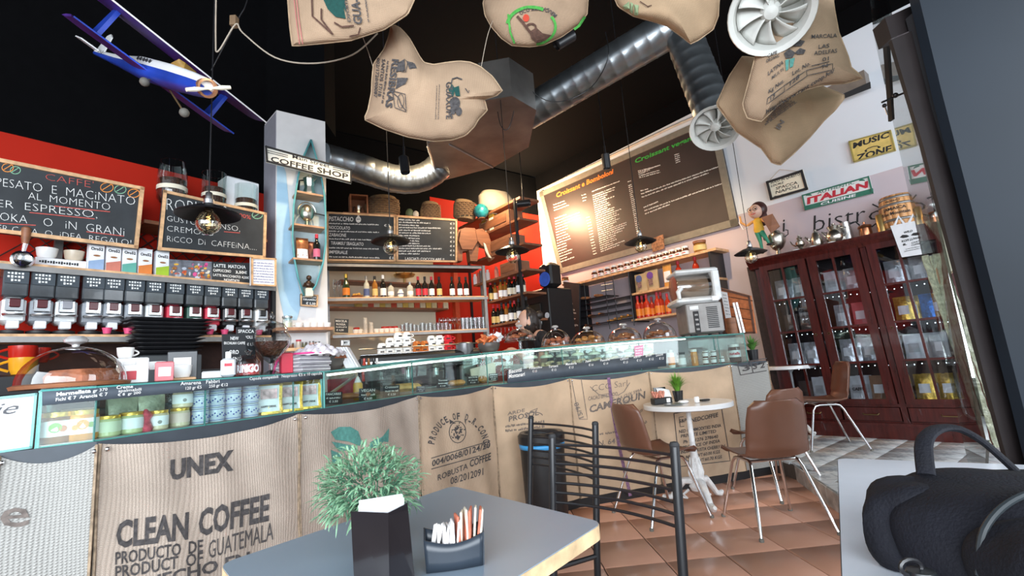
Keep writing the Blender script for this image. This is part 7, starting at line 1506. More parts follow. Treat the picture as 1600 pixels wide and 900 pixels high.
dome(875, -.2, .132, .155, 'tall glass dome over red brown pastries, in front of the barista', ('p', mat('red_pastry', (.42, .13, .06), .6, var=.4, scale=30), 26)); dome(925, -.22, .15, .125, 'low glass dome over plaited buns, second from the barista', ('p', PAST, 16)); dome(984, -.2, .15, .13, 'low glass dome over dark pastries, third from the barista', ('p', PASTD, 18)); dome(1040, -.2, .15, .16, 'tall glass dome over dark slices beside the slush machine', ('p', PASTD, 20))
dome(818, -.22, .125, .11, 'glass dome on a raised stand next to the barista', ('p', mat('red_pastry', (.42, .13, .06), .6), 12), GLASS, .07)
p = ontop(768, -.15); t = thing('cookie_bowl', 'dark round bowl heaped with orange wrapped biscuits and white napkins', 'bowl', p)
MB().lathe([(.05, 0), (.075, .02), (.088, .06), (.084, .075), (.078, .06), (.05, .015), (.001, .012)], (0, 0, 0), 24).build('bowl_body', mat('dark_bowl', (.07, .06, .055), .4), t); rn = random.Random(4); mb = MB()
for _ in range(26): a = rn.uniform(0, 6.28); q = .08*math.sqrt(rn.random()); mb.box((q*math.cos(a)-.01, q*math.sin(a), .085+rn.uniform(0, .06)*(1-q*8)), (.05, .035, .012), rot=Euler((rn.uniform(-1, 1), rn.uniform(-1, 1), rn.uniform(0, 3))))
o = mb.build('biscuits', mat('orange_wrapper', (.62, .17, .06), .35, var=.4, scale=20), t); o['kind'] = 'stuff'; mb = MB()
for _ in range(14): mb.box((rn.uniform(.02, .09), rn.uniform(-.04, .04), .09+rn.uniform(0, .05)), (.05, .04, .003), rot=Euler((rn.uniform(-1, 1), rn.uniform(-1, 1), rn.uniform(0, 3))))
o = mb.build('napkins', PAPER, t); o['kind'] = 'stuff'
p = ontop(424, -.16); t = thing('glass_urn', 'wide footed glass urn with pointed lid full of dark beans', 'jar', p); K = .86
MB().lathe([(.04*K, 0), (.045*K, .005), (.012*K, .02), (.012*K, .05), (.05*K, .08), (.09*K, .13), (.095*K, .16), (.075*K, .19), (.078*K, .20)], (0, 0, 0), 28, None, False).build('urn_body', DOME, t); MB().lathe([(.078*K, .20), (.06*K, .225), (.015*K, .24), (.008*K, .25), (.016*K, .262), (.006*K, .275), (.001, .285)], (0, 0, 0), 24, None, False).build('lid', DOME, t); MB().lathe([(.001, .072), (.045*K, .085), (.08*K, .13), (.085*K, .145), (.001, .15)], (0, 0, 0), 24).build('beans', MATS['coffee_beans'], t)
p = ontop(387, -.08); t = thing('candy_jar', 'small domed glass jar of red wrapped biscuits with white lettering', 'jar', p, face_rz(p[0], p[1])); MB().lathe([(.045, 0), (.047, .01), (.047, .055), (.03, .082), (.008, .086), (.01, .092), (.016, .1), (.001, .106)], (0, 0, 0), 24, None, False).build('glass_body', DOME, t); MB().lathe([(.042, .003), (.043, .045), (.001, .05)], (0, 0, 0), 18).build('wrapped_biscuits', mat('red_wrapper', (.50, .05, .05), .35, var=.6, scale=30), t); mb = MB(); cylt(mb, 'RiNGO', .0475, .014, .028, 1.9, bold=.05); mb.build('lettering', PAPER, t, smooth=False)
p = ontop(356, -.06); t = thing('sanitiser_bottle', 'small clear pump bottle with red and white label left of the red biscuit jar', 'bottle', p, face_rz(p[0], p[1])); MB().box((0, 0, .035), (.05, .03, .07), bev=.008).build('bottle_body', mat('clear_gel', (.6, .62, .64), .15), t); MB().cyl((0, 0, .07), (0, 0, .095), .010, 10).build('cap', CERAM, t); MB().box((0, -.017, .038), (.038, .003, .05)).build('label_print', PAPER, t); MB().box((0, -.0195, .045), (.026, .002, .012)).build('red_mark', REDL, t)
for (x, d, cpx, lab, txt) in ((384, -.22, [(370, 511), (399, 512), (399, 561), (371, 560)], 'black chalk sign reading spacca napoli behind the glass urn', (('SPACCA', 372, 520, 397, 520, 5), ('NAPOLI', 374, 529, 394, 529, 4.5), ('€ 1,50', 386, 540, 398, 540, 4))), (366, -.12, [(348, 522), (384, 523), (385, 587), (349, 586)], 'black chalk sign announcing new coffee, in front of the other chalk sign', (('NEW', 360, 531, 373, 531, 5), ('EKCHUAH CAFFE', 350, 538, 383, 538, 4), ('ORO', 358, 553, 373, 553, 6), ('BLEND', 356, 563, 378, 563, 5)))):
    T, fn = board('chalk_sign', lab, 'sign', SEG[2], cpx, d=d, frame=None, t=.006); write(T, fn, CHALKW, lambda mb, f: [ptext(mb, s_, (a, b), (c_, e), h, f, .02) for s_, a, b, c_, e, h in txt])
def bx(px, d, sz, label, cat, m, rz=0, name='box', z=0): 
    p = ontop(px, d); o = MB().box((0, 0, sz[2]/2), sz, bev=.004).build(name, m); o.location = (p[0], p[1], p[2]+z); o.rotation_euler = (0, 0, face_rz(p[0], p[1])+rz); return tag(o, label, cat)
bx(331, -.2, (.07, .06, .03), 'small white box behind the pump bottle', 'box', WHITE); o = bx(284, -.22, (.09, .08, .012), 'small pine board under a white tub on the counter', 'board', PINE)
t = bx(206, -.2, (.088, .07, .088), 'white box with grey and red labels right of the big dome', 'box', WHITE); MB().box((-.01, -.037, .028), (.042, .003, .03), bev=.001).build('red_label', REDL, t); MB().box((-.01, -.037, .07), (.036, .003, .012)).build('grey_label', GREYMET, t)
t = bx(256, -.14, (.055, .012, .07), 'pink card stand with a white square on the left counter', 'card', mat('pink_card', (.72, .20, .22), .5), .15, 'card_stand'); MB().box((0, -.008, .034), (.036, .003, .032)).build('white_square', PAPER, t)
cup(285, 575, .032, .045, CERAM, 'white tub beside the pink card stand', SEG[2], -.22, 0, float(ontop(284, -.22)[2])+.013, name='tub'); cup(196, 552, .025, .035, CERAM, 'small espresso cup on the white box', SEG[2], -.2, 1, float(ontop(206, -.2)[2])+.089); cup(246, 552, .03, .03, CERAM, 'white cup resting on the dark appliance top', SEG[2], -.3, 1, float(ontop(246, -.3)[2])+.05)
t = bx(284, -.33, (.10, .08, .12), 'dark grey coffee machine under the black tray stack', 'appliance', mat('dark_appliance', (.05, .055, .06), .35)); MB().box((0, -.042, .06), (.06, .004, .07), bev=.001).build('front_plate', GREYMET, t)
# magazines, folder, scarf, bowl, napkins
p = ontop(474, -.16); rn = random.Random(5)
for k in range(9):
    o = MB().box((0, 0, .004), (.20, .15, .0075), bev=.001).build('magazine', [mat('grey_magazine', (.32, .31, .34), .5), mat('pale_magazine', (.62, .60, .62), .5)][k % 2]); o.location = (p[0]+rn.uniform(-.006, .006), p[1], p[2]+.0085*k); o.rotation_euler = (0, 0, SEG[3].rz+rn.uniform(-.08, .08)); tag(o, 'grey magazine, %s from the bottom of the pile by the glass urn' % ORD[k], 'magazine', 'piled magazines')
PINKC = mat('pink_cord', (.75, .08, .28), .5); tag(MB().tube([p+[-.11, -.07, .005], p+[-.09, -.075, .06], p+[-.02, -.085, .088], p+[.06, -.06, .09], p+[.10, -.03, .085]], .005, 6).build('pink_ribbon', PINKC), 'pink cord lying over the magazine pile', 'cord')
bx(447, -.16, (.05, .05, .095), 'red plastic wedge left of the magazine pile', 'folder', mat('red_plastic', (.55, .02, .05), .3), .2, 'red_folder')
p2 = p+[.06, .02, .082]
def scarf(u, v): return (p2[0]+(u-.5)*.22, p2[1]+(v-.5)*.15+.04*(u-.5), p2[2]+.045*math.sin(PI*u)*math.sin(PI*v)+.014*math.sin(u*25)*math.sin(v*17))
tag(MB().grid(scarf, 24, 16).build('white_scarf', mat('floral_cloth', (.72, .66, .70), .8, var=.3, scale=50), solid=.006), 'crumpled white and pink cloth on the magazine pile', 'cloth')
p = ontop(517, -.18); t = thing('napkin_bowl', 'dark brown bowl behind the white napkins', 'bowl', p); MB().lathe([(.05, 0), (.07, .03), (.074, .075), (.068, .075), (.06, .03), (.001, .01)], (0, 0, 0), 20).build('bowl_body', mat('dark_bowl', (.05, .035, .03), .35), t); MB().lathe([(.001, .06), (.066, .06), (.05, .095), (.001, .105)], (.02, 0, 0), 12).build('packets', RCAKE, t)
p = ontop(545, -.12)
for k in range(5):
    o = MB().slab([(-.03, 0, 0), (.03, 0, 0), (.02, .06, .115), (-.04, .06, .115)], (0, .006, 0)).build('napkin', PAPER); q = p+SEG[3].along*(.016*k-.02); o.location = tuple(q); o.rotation_euler = (0, 0, SEG[3].rz+.15*k-.2); tag(o, 'folded white napkin leaning on the brown bowl, %s from the left' % ORD[k], 'napkin', 'leaning napkins')
T, fn = board('small_card', 'small black framed card standing behind the napkins', 'card', SEG[3], [(533, 532), (544, 532), (544, 540), (533, 540)], d=-.25, frame=CERAM, fw=.008, t=.005); write(T, fn, CHALKW, lambda mb, f: scribble(mb, (535, 537), (542, 537), 2, f, 1))
# ---------------------------------------------------------------- espresso machine
EP = Plane(aty(650, 560, 4.15), 70); e0 = EP.at(560, 565); e1_ = EP.at(742, 552); ze = 0.90
ln = float(np.linalg.norm((e1_-e0)[:2])); ec = (e0+e1_)/2; ztop = float(EP.at(640, 553)[2])
t = thing('espresso_machine', 'long black and chrome espresso machine with cups stacked on top', 'espresso machine', (ec[0], ec[1], ze), EP.rz); hm = ztop-ze
def tb(nm, m, c, d, b=.005): return MB().box(c, d, bev=b).build(nm, m, t)
tb('base', CHROME, (0, .05, .06), (ln, .45, .12)); tb('back_body', DARK, (0, .16, hm*.5), (ln, .24, hm-.02), .02); tb('top_housing', DARK, (0, .02, hm-.07), (ln, .48, .13), .02); tb('cup_tray', CHROME, (0, .03, hm+.003), (ln*.98, .44, .01)); tb('control_band', STEEL, (0, -.225, hm-.075), (ln*.92, .012, .05)); tb('drip_grille', CHROME, (0, -.12, .125), (ln*.9, .2, .01))
for k in range(4):
    x = (k-1.5)*ln*.23; g = MB().cyl((x, -.14, hm-.13), (x, -.14, hm-.21), .035, 16).build('group_head', CHROME, t); MB().tube([(x, -.16, hm-.20), (x, -.30, hm-.22)], .012, 8).build('portafilter_handle', PRBLK, g)
    mb = MB(); [mb.box((x-.04+.02*j, -.233, hm-.075), (.012, .004, .014)) for j in range(5)]; mb.build('buttons', PAPER, t)
for s_ in (-1, 1): MB().tube([(s_*ln*.47, -.22, hm-.1), (s_*ln*.47, -.25, hm-.2), (s_*ln*.46, -.24, hm-.3)], .006, 6).build('steam_wand', CHROME, t)
MB().tube([(-ln/2, -.2, hm+.05), (ln/2, -.2, hm+.05)], .005, 6).build('cup_rail', CHROME, t)
cpt = {}
def tcup(px, d, lvl, m, w, i, r=.042, h=.055):
    p = EP.at(px, 555, d); z = ztop+.01+lvl*.042
    k = m.name; lab = '%s coffee cup upside down on the espresso machine, %s stack, %s layer' % (w, i, ('bottom', 'second', 'third', 'fourth')[lvl])
    if k not in cpt:
        c = thing('coffee_cup', lab, 'cup', (p[0], p[1], z), EP.rz, 'cups on the espresso machine'); MB().lathe([(r*.6, h), (r*.85, h*.7), (r, 0), (r*.93, 0), (r*.8, h*.65), (.001, h*.9)], (0, 0, 0), 18).build('cup_body', m, c); MB().tube([(r*(.85+.7*math.sin(PI*j/7)), 0, h*(.15+.6*j/7)) for j in range(8)], .005, 6).build('handle', m, c); mb = MB(); [mb.box((-.012+.008*j, -r*.93, h*.4), (.006, .006, .012)) for j in range(4)]; mb.build('printed_mark', PRBLK, c); cpt[k] = c
    else: dup(cpt[k], (p[0], p[1], z), EP.rz+(.4 if lvl % 2 else -.1), lab, 'cups on the espresso machine')
OC = mat('orange_cup_glaze', (.50, .14, .03), .2); RC2 = mat('red_cup_glaze', (.60, .02, .03), .2)
for i, (x, n_, m, w) in enumerate(((597, 2, CERAM, 'white'), (610, 3, CERAM, 'white'), (623, 4, CERAM, 'white'), (637, 4, CERAM, 'white'), (652, 2, OC, 'orange'), (664, 2, OC, 'orange'), (675, 3, CERAM, 'white'), (688, 3, CERAM, 'white'), (701, 3, RC2, 'red'))):
    for k in range(n_): tcup(x, -.05, k, m, w, ORD[i]+' from left')
p = EP.at(727, 555, .15); t = thing('coffee_grinder', 'grey metal milk jug shaped grinder hopper right of the espresso machine', 'grinder', (p[0], p[1], .9), EP.rz); MB().box((0, 0, .14), (.14, .16, .28), bev=.02).build('body', GREYMET, t); MB().lathe([(.05, .28), (.075, .36), (.078, .45), (.06, .46), (.001, .46)], (0, 0, 0), 16).build('hopper', mat('grey_hopper', (.15, .15, .16), .25, .3), t)
t = tag(MB().lathe([(.05, 0), (.055, .09), (.05, .1), (.045, .09), (.001, .01)], ontop(582, -.52)*[1, 1, 0]+[0, 0, 1.10], 16).build('black_pot', BLKMET), 'small black pot left of the espresso machine', 'pot')
t = MB().box((*(ontop(578, -.52)[:2]), 1.0), (.3, .25, .2), rz=SEG[3].rz).build('side_stand', DARK); tag(t, 'dark stand under the small black pot', 'stand')
for i, x in enumerate((570, 577, 585, 590)): p = ontop(x, -.58); o = MB().lathe([(.018, 0), (.02, .01), (.02, .10), (.009, .13), (.009, .16), (.001, .161)], (p[0], p[1], 1.10), 12).build('syrup_bottle', [RDRINK, AMB, WINE, CERAM][i]); tag(o, 'small syrup bottle by the black pot, %s from the left' % ORD[i], 'bottle', 'syrup bottles')
# ---------------------------------------------------------------- front table
def rounded(c4, r, z, k=5):
    out = []
    for i in range(4):
        p, a, b = (np.array(c4[i], float), np.array(c4[i-1], float), np.array(c4[(i+1) % 4], float)); ua = nrm(a-p); ub = nrm(b-p)
        for j in range(k+1):
            t = j/k; q = (p+ua*r)*(1-t)**2+2*p*t*(1-t)+(p+ub*r)*t*t; out.append(np.array([q[0], q[1], z]))
    return out
def tabletop(name, label, c4, z, th, r, top, edge, legm):
    ctr = sum(np.array(c, float) for c in c4)/4; t = thing(name, label, 'table', (ctr[0], ctr[1], 0))
    MB().slab(rounded(c4, r, z-th), (0, 0, th-.002)).build('tabletop_core', edge, t, world=True); MB().slab(rounded([np.array(c)+(ctr-np.array(c))*.004 for c in c4], r, z-.002), (0, 0, .002)).build('tabletop_surface', top, t, world=True)
    MB().cyl((0, 0, .03), (0, 0, z-th), .035, 16).build('pedestal', legm, t)
    for k in range(4): a = PI/4+k*PI/2+.3; MB().tube([(0, 0, .06), (.15*math.cos(a), .15*math.sin(a), .04), (.28*math.cos(a), .28*math.sin(a), .014)], .018, 8).build('foot', legm, t)
    return t
R_, Bk, L_ = np.array([.17, 1.19]), np.array([-.245, 1.665]), np.array([-.675, 1.11])
tabletop('cafe_table', 'grey-topped table with pale wooden edge in the foreground', [R_, Bk, L_, R_+L_-Bk], .75, .032, .035, mat('grey_blue_laminate', (.235, .30, .37), .38, var=.04, scale=2), wood('pale_ply_edge', (.74, .52, .30), .5), BLKMET)
ZT_ = .752
# napkin holder
p = atz(602, 916, ZT_); t = thing('napkin_holder', 'tall glossy black folded holder full of white napkins on the grey table', 'napkin holder', p, face_rz(p[0], p[1])+.03)
GB2 = mat('gloss_black', (.010, .008, .010), .16, coat=.4)
fp_ = [(-.052, .0), (.006, -.026), (.047, -.004), (.047, .03), (-.052, .034)]; hh = .135
MB().slab([(-.052, 0, 0), (.006, -.026, 0), (.008-.0, -.026, hh-.006), (-.056, 0, hh)], (.001, .004, 0)).build('front_panel', GB2, t); MB().slab([(.006, -.026, 0), (.052, -.004, 0), (.044, -.004, hh), (.008, -.026, hh-.006)], (-.001, .004, 0)).build('side_panel', GB2, t); MB().slab([(-.052, .034, 0), (.05, .03, 0), (.044, .03, hh*.93), (-.056, .034, hh*.93)], (0, .004, 0)).build('back_panel', GB2, t); MB().box((0, .01, .004), (.09, .05, .006)).build('bottom_plate', GB2, t)
rn = random.Random(1)
for k in range(9):
    o = MB().slab([(-.046, 0, 0), (.034, 0, 0), (.031, 0, .118+.001*k), (-.046, 0, .125)], (0, .0022, 0)).build('napkin', PAPER); o.parent = None; q = Vector(tuple(p))+Matrix.Rotation(face_rz(p[0], p[1])+.03, 3, 'Z')@Vector((rn.uniform(-.003, .003), .002+.0030*k, .008+.0022*k*.6+rn.uniform(0, .004))); o.location = q; o.rotation_euler = (0, 0, face_rz(p[0], p[1])+.03+rn.uniform(-.03, .03)); tag(o, 'white paper napkin in the black holder, %s from the front' % ORD[k], 'napkin', 'napkins in the black holder')
# sugar holder
a = atz(664, 896, ZT_); b = atz(757, 882, ZT_); ctr = (a+b)/2; d = nrm(b-a); sn_ = np.array([-d[1], d[0], 0]); rz_ = math.atan2(d[1], d[0]); W2 = float(np.linalg.norm(b-a))/2
t = thing('sachet_holder', 'low curved black holder of sugar sachets on the grey table', 'holder', ctr+sn_*.02, rz_)
HB_ = mat('blue_black_plastic', (.022, .030, .042), .35)
def hf(y, h): return lambda u, v: ((u-.5)*2*W2*(.95+.05*v)*1.0, y-.004*math.sin(PI*u), v*(h-.012*math.sin(PI*u)))
MB().grid(hf(-.02, .058), 14, 3).build('front_wall', HB_, t, solid=.004); MB().grid(hf(.022, .068), 14, 3).build('back_wall', HB_, t, solid=.004)
for s_ in (-1, 1): MB().slab([(s_*W2*.95, -.02, 0), (s_*W2*.95, .022, 0), (s_*W2, .022, .068), (s_*W2, -.02, .058)], (.003, 0, 0)).build('end_wall', HB_, t)
MB().box((0, 0, .002), (2*W2*.95, .042, .004)).build('bottom', HB_, t)
rn = random.Random(8); SAC = mat('white_sachet', (.78, .75, .74), .6, var=.1, rand=.05); SACR = mat('red_brown_sachet', (.50, .14, .08), .6, var=.4, scale=40); STK = mat('cream_stick_sachet', (.70, .62, .50), .6)
for k in range(19):
    x = (-.85+1.7*k/18)*W2; right = k > 10; h = (.075 if k < 4 else .066+.001*k+(.012 if right else 0))+rn.uniform(-.005, .004); w = .005 if k < 4 else .0045
    o = MB().box((0, 0, h/2), (w, .03 if k >= 4 else .006, h), bev=.0015).build('sugar_sachet', SAC, None); o.data.materials[0] = (SACR if right and k % 2 else (STK if right else SAC)); q = Vector(tuple(ctr+sn_*.02))+Matrix.Rotation(rz_, 3, 'Z')@Vector((x, rn.uniform(-.005, .005), .006)); o.location = q; o.rotation_euler = (rn.uniform(-.12, .12), rn.uniform(-.05, .30), rz_+rn.uniform(-.2, .2))
    nm = 'white stick' if k < 4 else ('red and brown' if right and k % 2 else ('cream' if right else 'white')); tag(o, '%s sugar sachet in the black holder, %s from the left' % (nm, ORD[k] if k < 18 else 'last'), 'sachet', 'sugar sachets')
# bushy plant
p = atz(584, 858, ZT_); p[1] += .02; t = thing('bushy_plant', 'bushy curly-leaved artificial plant in a black pot behind the napkin holder', 'plant', p)
MB().lathe([(.042, 0), (.052, .085), (.056, .088), (.052, .09), (.046, .08), (.001, .07)], (0, 0, 0), 24).build('pot', BLKMET, t)
rn = random.Random(17)
for si, (mm, N_) in enumerate(((mat('mint_leaf', (.20, .37, .22), .5, var=.35, scale=30), 1150), (mat('dark_mint_leaf', (.08, .20, .12), .5, var=.4, scale=30), 420))):
    mb = MB()
    for k in range(N_):
        a = rn.uniform(0, 2*PI); e = math.acos(rn.uniform(-.62, 1)); rr = rn.uniform(.62, 1.0) if si == 0 else rn.uniform(.3, .85)
        D = Vector((math.sin(e)*math.cos(a), math.sin(e)*math.sin(a), math.cos(e))); base = Vector((-.012, 0, .125))+Vector((D.x*.112, D.y*.105, D.z*.095))*rr
        T_ = (D+Vector((rn.uniform(-1, 1), rn.uniform(-1, 1), rn.uniform(-.5, 1)))*.8).normalized(); G = (T_+Vector((rn.uniform(-1, 1), rn.uniform(-1, 1), -1.3))).normalized(); S_ = T_.cross(G).normalized(); l = rn.uniform(.022, .042); w = rn.uniform(.0014, .0026)
        q = base*1; vs = []
        for j in range(5):
            ww = (w*.8, w, w, w*.7, .0002)[j]; vs += [q-S_*ww, q+S_*ww]; dd = T_.lerp(G, j/4); q = q+dd*(l/4)
        mb.add(vs, [(2*j, 2*j+1, 2*j+3, 2*j+2) for j in range(4)])
    o = mb.build('foliage' if si == 0 else 'inner_foliage', mm, t); o['kind'] = 'stuff'
mb = MB(); [mb.tube([(0, 0, .08), (.03*math.cos(k), .03*math.sin(k), .11), (.07*math.cos(k), .07*math.sin(k), .15)], .0015, 4) for k in range(12)]; o = mb.build('stems', MATS['dark_mint_leaf'], t); o['kind'] = 'stuff'
# ---------------------------------------------------------------- black metal chairs
def blackchair(label, A_, B_, top, face, tilt=.05):
    A_ = np.array(A_); B_ = np.array(B_); c = (A_+B_)/2; w = float(np.linalg.norm(B_-A_))/2; d = nrm(B_-A_); f_ = nrm(face); rz = math.atan2(f_[0], -f_[1])
    t = thing('metal_chair', label, 'chair', (c[0], c[1], 0), rz, 'black metal ladder back chairs'); tl = tilt
    for s_ in (-1, 1):
        MB().tube([(s_*w, .02-tl*2.2, 0), (s_*w, -tl*1.0, .45), (s_*w, 0, top)], .0125, 12).build('back_post', BLKMET, t); MB().lathe([(.0125, 0), (.0135, .004), (.010, .012), (.001, .014)], (s_*w, 0, top), 12).build('post_cap', PRBLK, t)
        MB().tube([(s_*w*.95, -.38, 0), (s_*w*.92, -.37, .42), (s_*w*.85, -.36, .44)], .0115, 10).build('front_leg', BLKMET, t)
        MB().tube([(s_*w, -.06, .43), (s_*w*.92, -.36, .43)], .009, 8).build('side_rail', BLKMET, t)
    for k in range(7):
        z = top-.022-.029*k; yb = -(top-z)*tl/.45
        MB().tube([(x*w, yb+.035*(1-x*x), z) for x in (-1, -.75, -.5, -.25, 0, .25, .5, .75, 1)], .0048, 8).build('slat', BLKMET, t)
    MB().lathe([(.001, .435), (.185, .435), (.195, .445), (.195, .46), (.18, .47), (.001, .474)], (0, -.20, 0), 28).build('seat', mat('black_vinyl', (.018, .018, .02), .35), t)
    MB().tube([(-w, -.05, .25), (w, -.05, .25)], .007, 8).build('cross_bar', BLKMET, t)
    return t
blackchair('black metal ladder-back chair nearest the camera at the grey table', (.397, 1.328), (.095, 1.649), .88, (-.728, -.685, 0)); blackchair('black metal ladder-back chair further back, by the dustbin', (.275, 1.887), (.042, 2.282), .88, (-.86, -.51, 0))
# ---------------------------------------------------------------- dustbin
p = np.array([.125, 3.50, 0]); t = thing('dustbin', 'round black dustbin with a blue bag edge in front of the counter', 'dustbin', p)
MB().lathe([(.135, 0), (.14, .01), (.155, .57)], (0, 0, 0), 36).build('bin_body', mat('bin_black', (.012, .012, .013), .45, var=.3), t); MB().lathe([(.157, .555), (.159, .585)], (0, 0, 0), 36, None, False).build('blue_bag_edge', mat('blue_plastic_bag', (.05, .32, .66), .4), t, solid=.003); MB().lathe([(.158, .585), (.165, .592), (.165, .64), (.15, .66), (.12, .658), (.11, .63), (.001, .60)], (0, 0, 0), 36).build('lid', BLKMET, t)
# ---------------------------------------------------------------- round white table and chairs
IRON = mat('white_cast_iron', (.74, .74, .73), .4, var=.12, scale=30, bump=.3, bscale=60)
def roundtable(label, c, r, z, z0=0, items=True):
    t = thing('round_table', label, 'table', (c[0], c[1], z0)); h = z-z0
    MB().lathe([(r*.97, h-.04), (r, h-.035), (r, h-.004), (r*.99, h), (.001, h)], (0, 0, 0), 48).build('tabletop', mat('white_marble', (.76, .76, .76), .2, var=.05, scale=4), t)
    MB().lathe([(.05, .09), (.065, .12), (.04, .15), (.055, .2), (.045, .27), (.03, .30), (.034, .31), (.022, .42), (.018, h-.08), (.05, h-.04)], (0, 0, 0), 20).build('stem', IRON, t)
    mb = MB(); [mb.tube([(.035*math.cos(a)*(1-.0*k), .035*math.sin(a), .14), (.055*math.cos(a), .055*math.sin(a), .22), (.03*math.cos(a), .03*math.sin(a), .33)], .008, 6) for k, a in enumerate([i*PI/4 for i in range(8)])]; o = mb.build('leaf_ornament', IRON, t); o['kind'] = 'stuff'
    for k in range(3):
        a = .55+k*2*PI/3; c_, s_ = math.cos(a), math.sin(a); f_ = MB().tube([(.03*c_, .03*s_, .16), (.10*c_, .10*s_, .155), (.16*c_, .16*s_, .09), (.20*c_, .20*s_, .035), (.25*c_, .25*s_, .02), (.275*c_, .275*s_, .035)], [.03, .028, .024, .022, .024, .014], 10).build('foot', IRON, t)
        MB().tube([(.07*c_, .07*s_, .09), (.11*c_-.02*s_, .11*s_+.02*c_, .06), (.09*c_, .09*s_, .03), (.13*c_, .13*s_, .035)], .010, 6).build('scroll', IRON, f_)
    return t
TC = np.array([1.30, 3.88]); roundtable('round white marble table on an ornate white iron foot by the counter', TC, .335, .745)
t2c = aty(1233, 571, 5.75); roundtable('second round white table on the tiled platform before the cabinet', t2c, .27, float(t2c[2]), .13)
CHB = mat('brown_shell_plastic', (.155, .068, .042), .33, var=.12, scale=4); 
def shellchair(label, c, phi, z0=0.0, first=None):
    rz = PI-math.radians(phi)
    if first is not None: return dup(first, (c[0], c[1], z0), rz, label, 'brown shell chairs')
    t = thing('shell_chair', label, 'chair', (c[0], c[1], z0), rz, 'brown shell chairs')
    P_ = [(-.235, .418), (-.215, .445), (-.12, .437), (0, .428), (.10, .428), (.165, .445), (.205, .50), (.228, .58), (.250, .68), (.268, .76), (.276, .80)]
    Wd = [.150, .195, .208, .212, .210, .205, .20, .198, .192, .178, .13]
    def fn(u, v):
        f = v*(len(P_)-1); i = min(int(f), len(P_)-2); q = f-i; y = P_[i][0]*(1-q)+P_[i+1][0]*q; z = P_[i][1]*(1-q)+P_[i+1][1]*q; w = Wd[i]*(1-q)+Wd[i+1]*q; x = (u*2-1); cu = abs(x)**3; bk = min(1, max(0, (v-.45)/.2))
        return (x*w, y-cu*.055*bk, z+cu*.035*(1-bk)*(1 if v > .1 else .3))
    MB().grid(fn, 18, 40).build('seat_shell', CHB, t, solid=.007)
    for s_ in (-1, 1):
        MB().tube([(s_*.235, -.23, .0), (s_*.165, -.135, .37), (s_*.155, -.11, .405), (s_*.15, -.07, .415), (s_*.15, .07, .415), (s_*.155, .10, .405), (s_*.165, .12, .37), (s_*.235, .26, .0)], .0105, 10).build('leg_frame', CHROME, t)
        for y in (-.23, .26): MB().lathe([(.014, 0), (.014, .012), (.011, .02)], (s_*.235, y, 0), 10).build('foot_cap', mat('grey_rubber', (.14, .13, .11), .7), t)
    for y in (-.08, .08): MB().tube([(-.15, y, .413), (.15, y, .413)], .009, 8).build('cross_bar', CHROME, t)
    return t
s0 = shellchair('brown shell chair with chrome legs seen from behind, nearest of the brown chairs', (1.57, 3.30), -2)
shellchair('brown shell chair mostly hidden behind the nearest brown chair', (1.97, 4.02), -18, first=s0); shellchair('brown shell chair facing right at the left side of the round table', (.95, 3.66), 70, first=s0)
shellchair('brown shell chair on the platform facing left before the mahogany cabinet', (2.93, 4.84), -76, .13, s0); shellchair('brown shell chair half hidden at the left of the platform table', aty(1196, 600, 5.45), 60, .13, s0)
# things on the round table
zt_ = .747
def on(px, py): return atz(px, py, zt_)
p = np.array([TC[0]-.15, TC[1]-.14, zt_]); t = tag(MB().lathe([(.001, 0), (.06, 0), (.075, .008), (.001, .006)], p, 24).build('saucer', STEEL), 'shallow metal dish at the front of the round table', 'dish')
p = np.array([TC[0]-.20, TC[1]-.01, zt_]); t = thing('sachet_box', 'small black box of red and white sachets on the round table', 'box', p, .2); MB().box((0, 0, .025), (.15, .07, .05), bev=.004).build('box_body', BLKMET, t); MB().box((.04, -.037, .028), (.03, .003, .03)).build('white_logo', PAPER, t); rn = random.Random(2); mb = MB()
for k in range(12): mb.box((-.06+.008*k, rn.uniform(-.015, .015), .065+rn.uniform(0, .012)), (.006, .03, .05), rot=Euler((rn.uniform(-.3, .3), rn.uniform(-.3, .4), 0)))
o = mb.build('sachets', mat('coral_sachet', (.70, .28, .20), .5, var=.5, scale=50), t); o['kind'] = 'stuff'
p = np.array([TC[0]-.15, TC[1]+.07, zt_]); t = thing('napkin_holder', 'black holder with a fan of white napkins on the round table', 'napkin holder', p, .2); MB().slab([(-.055, .03, 0), (.04, .03, 0), (.05, .06, .12), (-.055, .06, .12)], (0, .01, 0)).build('back_panel', GB2, t)
for k in range(4): MB().grid(lambda u, v, k=k: (-.035+.07*u+.012*k, .025-.004*k+.03*v*v, .01+.105*v-.02*u*v), 3, 5).build('napkin', PAPER, t)
p = np.array([TC[0]-.03, TC[1]+.10, zt_]); t = leafy('potted_grass', 'bright green grass plant in a dark pot on the round table', p, 220, .12, mat('bright_grass', (.16, .38, .04), .5, var=.3), 1.2, .003, [(.032, 0), (.042, .085), (.038, .085), (.001, .08)], up=.95)
p = np.array([TC[0]+.13, TC[1]-.03, zt_]); t = tag(MB().box((0, 0, .008), (.075, .04, .014), rz=.3, bev=.005).build('black_case', DARK), 'small black case on the right half of the round table', 'case'); t.location = tuple(p)
p = np.array([TC[0]+.04, TC[1]-.11, zt_]); t = tag(MB().box((0, 0, .022), (.035, .02, .045), rz=.5, bev=.004).build('white_dispenser', PAPER), 'small white and violet dispenser standing beside the black case', 'dispenser'); t.location = tuple(p)
p = np.array([TC[0]-.05, TC[1]-.07, zt_]); t = tag(MB().box((0, 0, .012), (.07, .05, .022), rz=.1, bev=.009).build('white_packet', PAPER), 'rounded white packet in front of the grass pot on the round table', 'packet'); t.location = tuple(p)
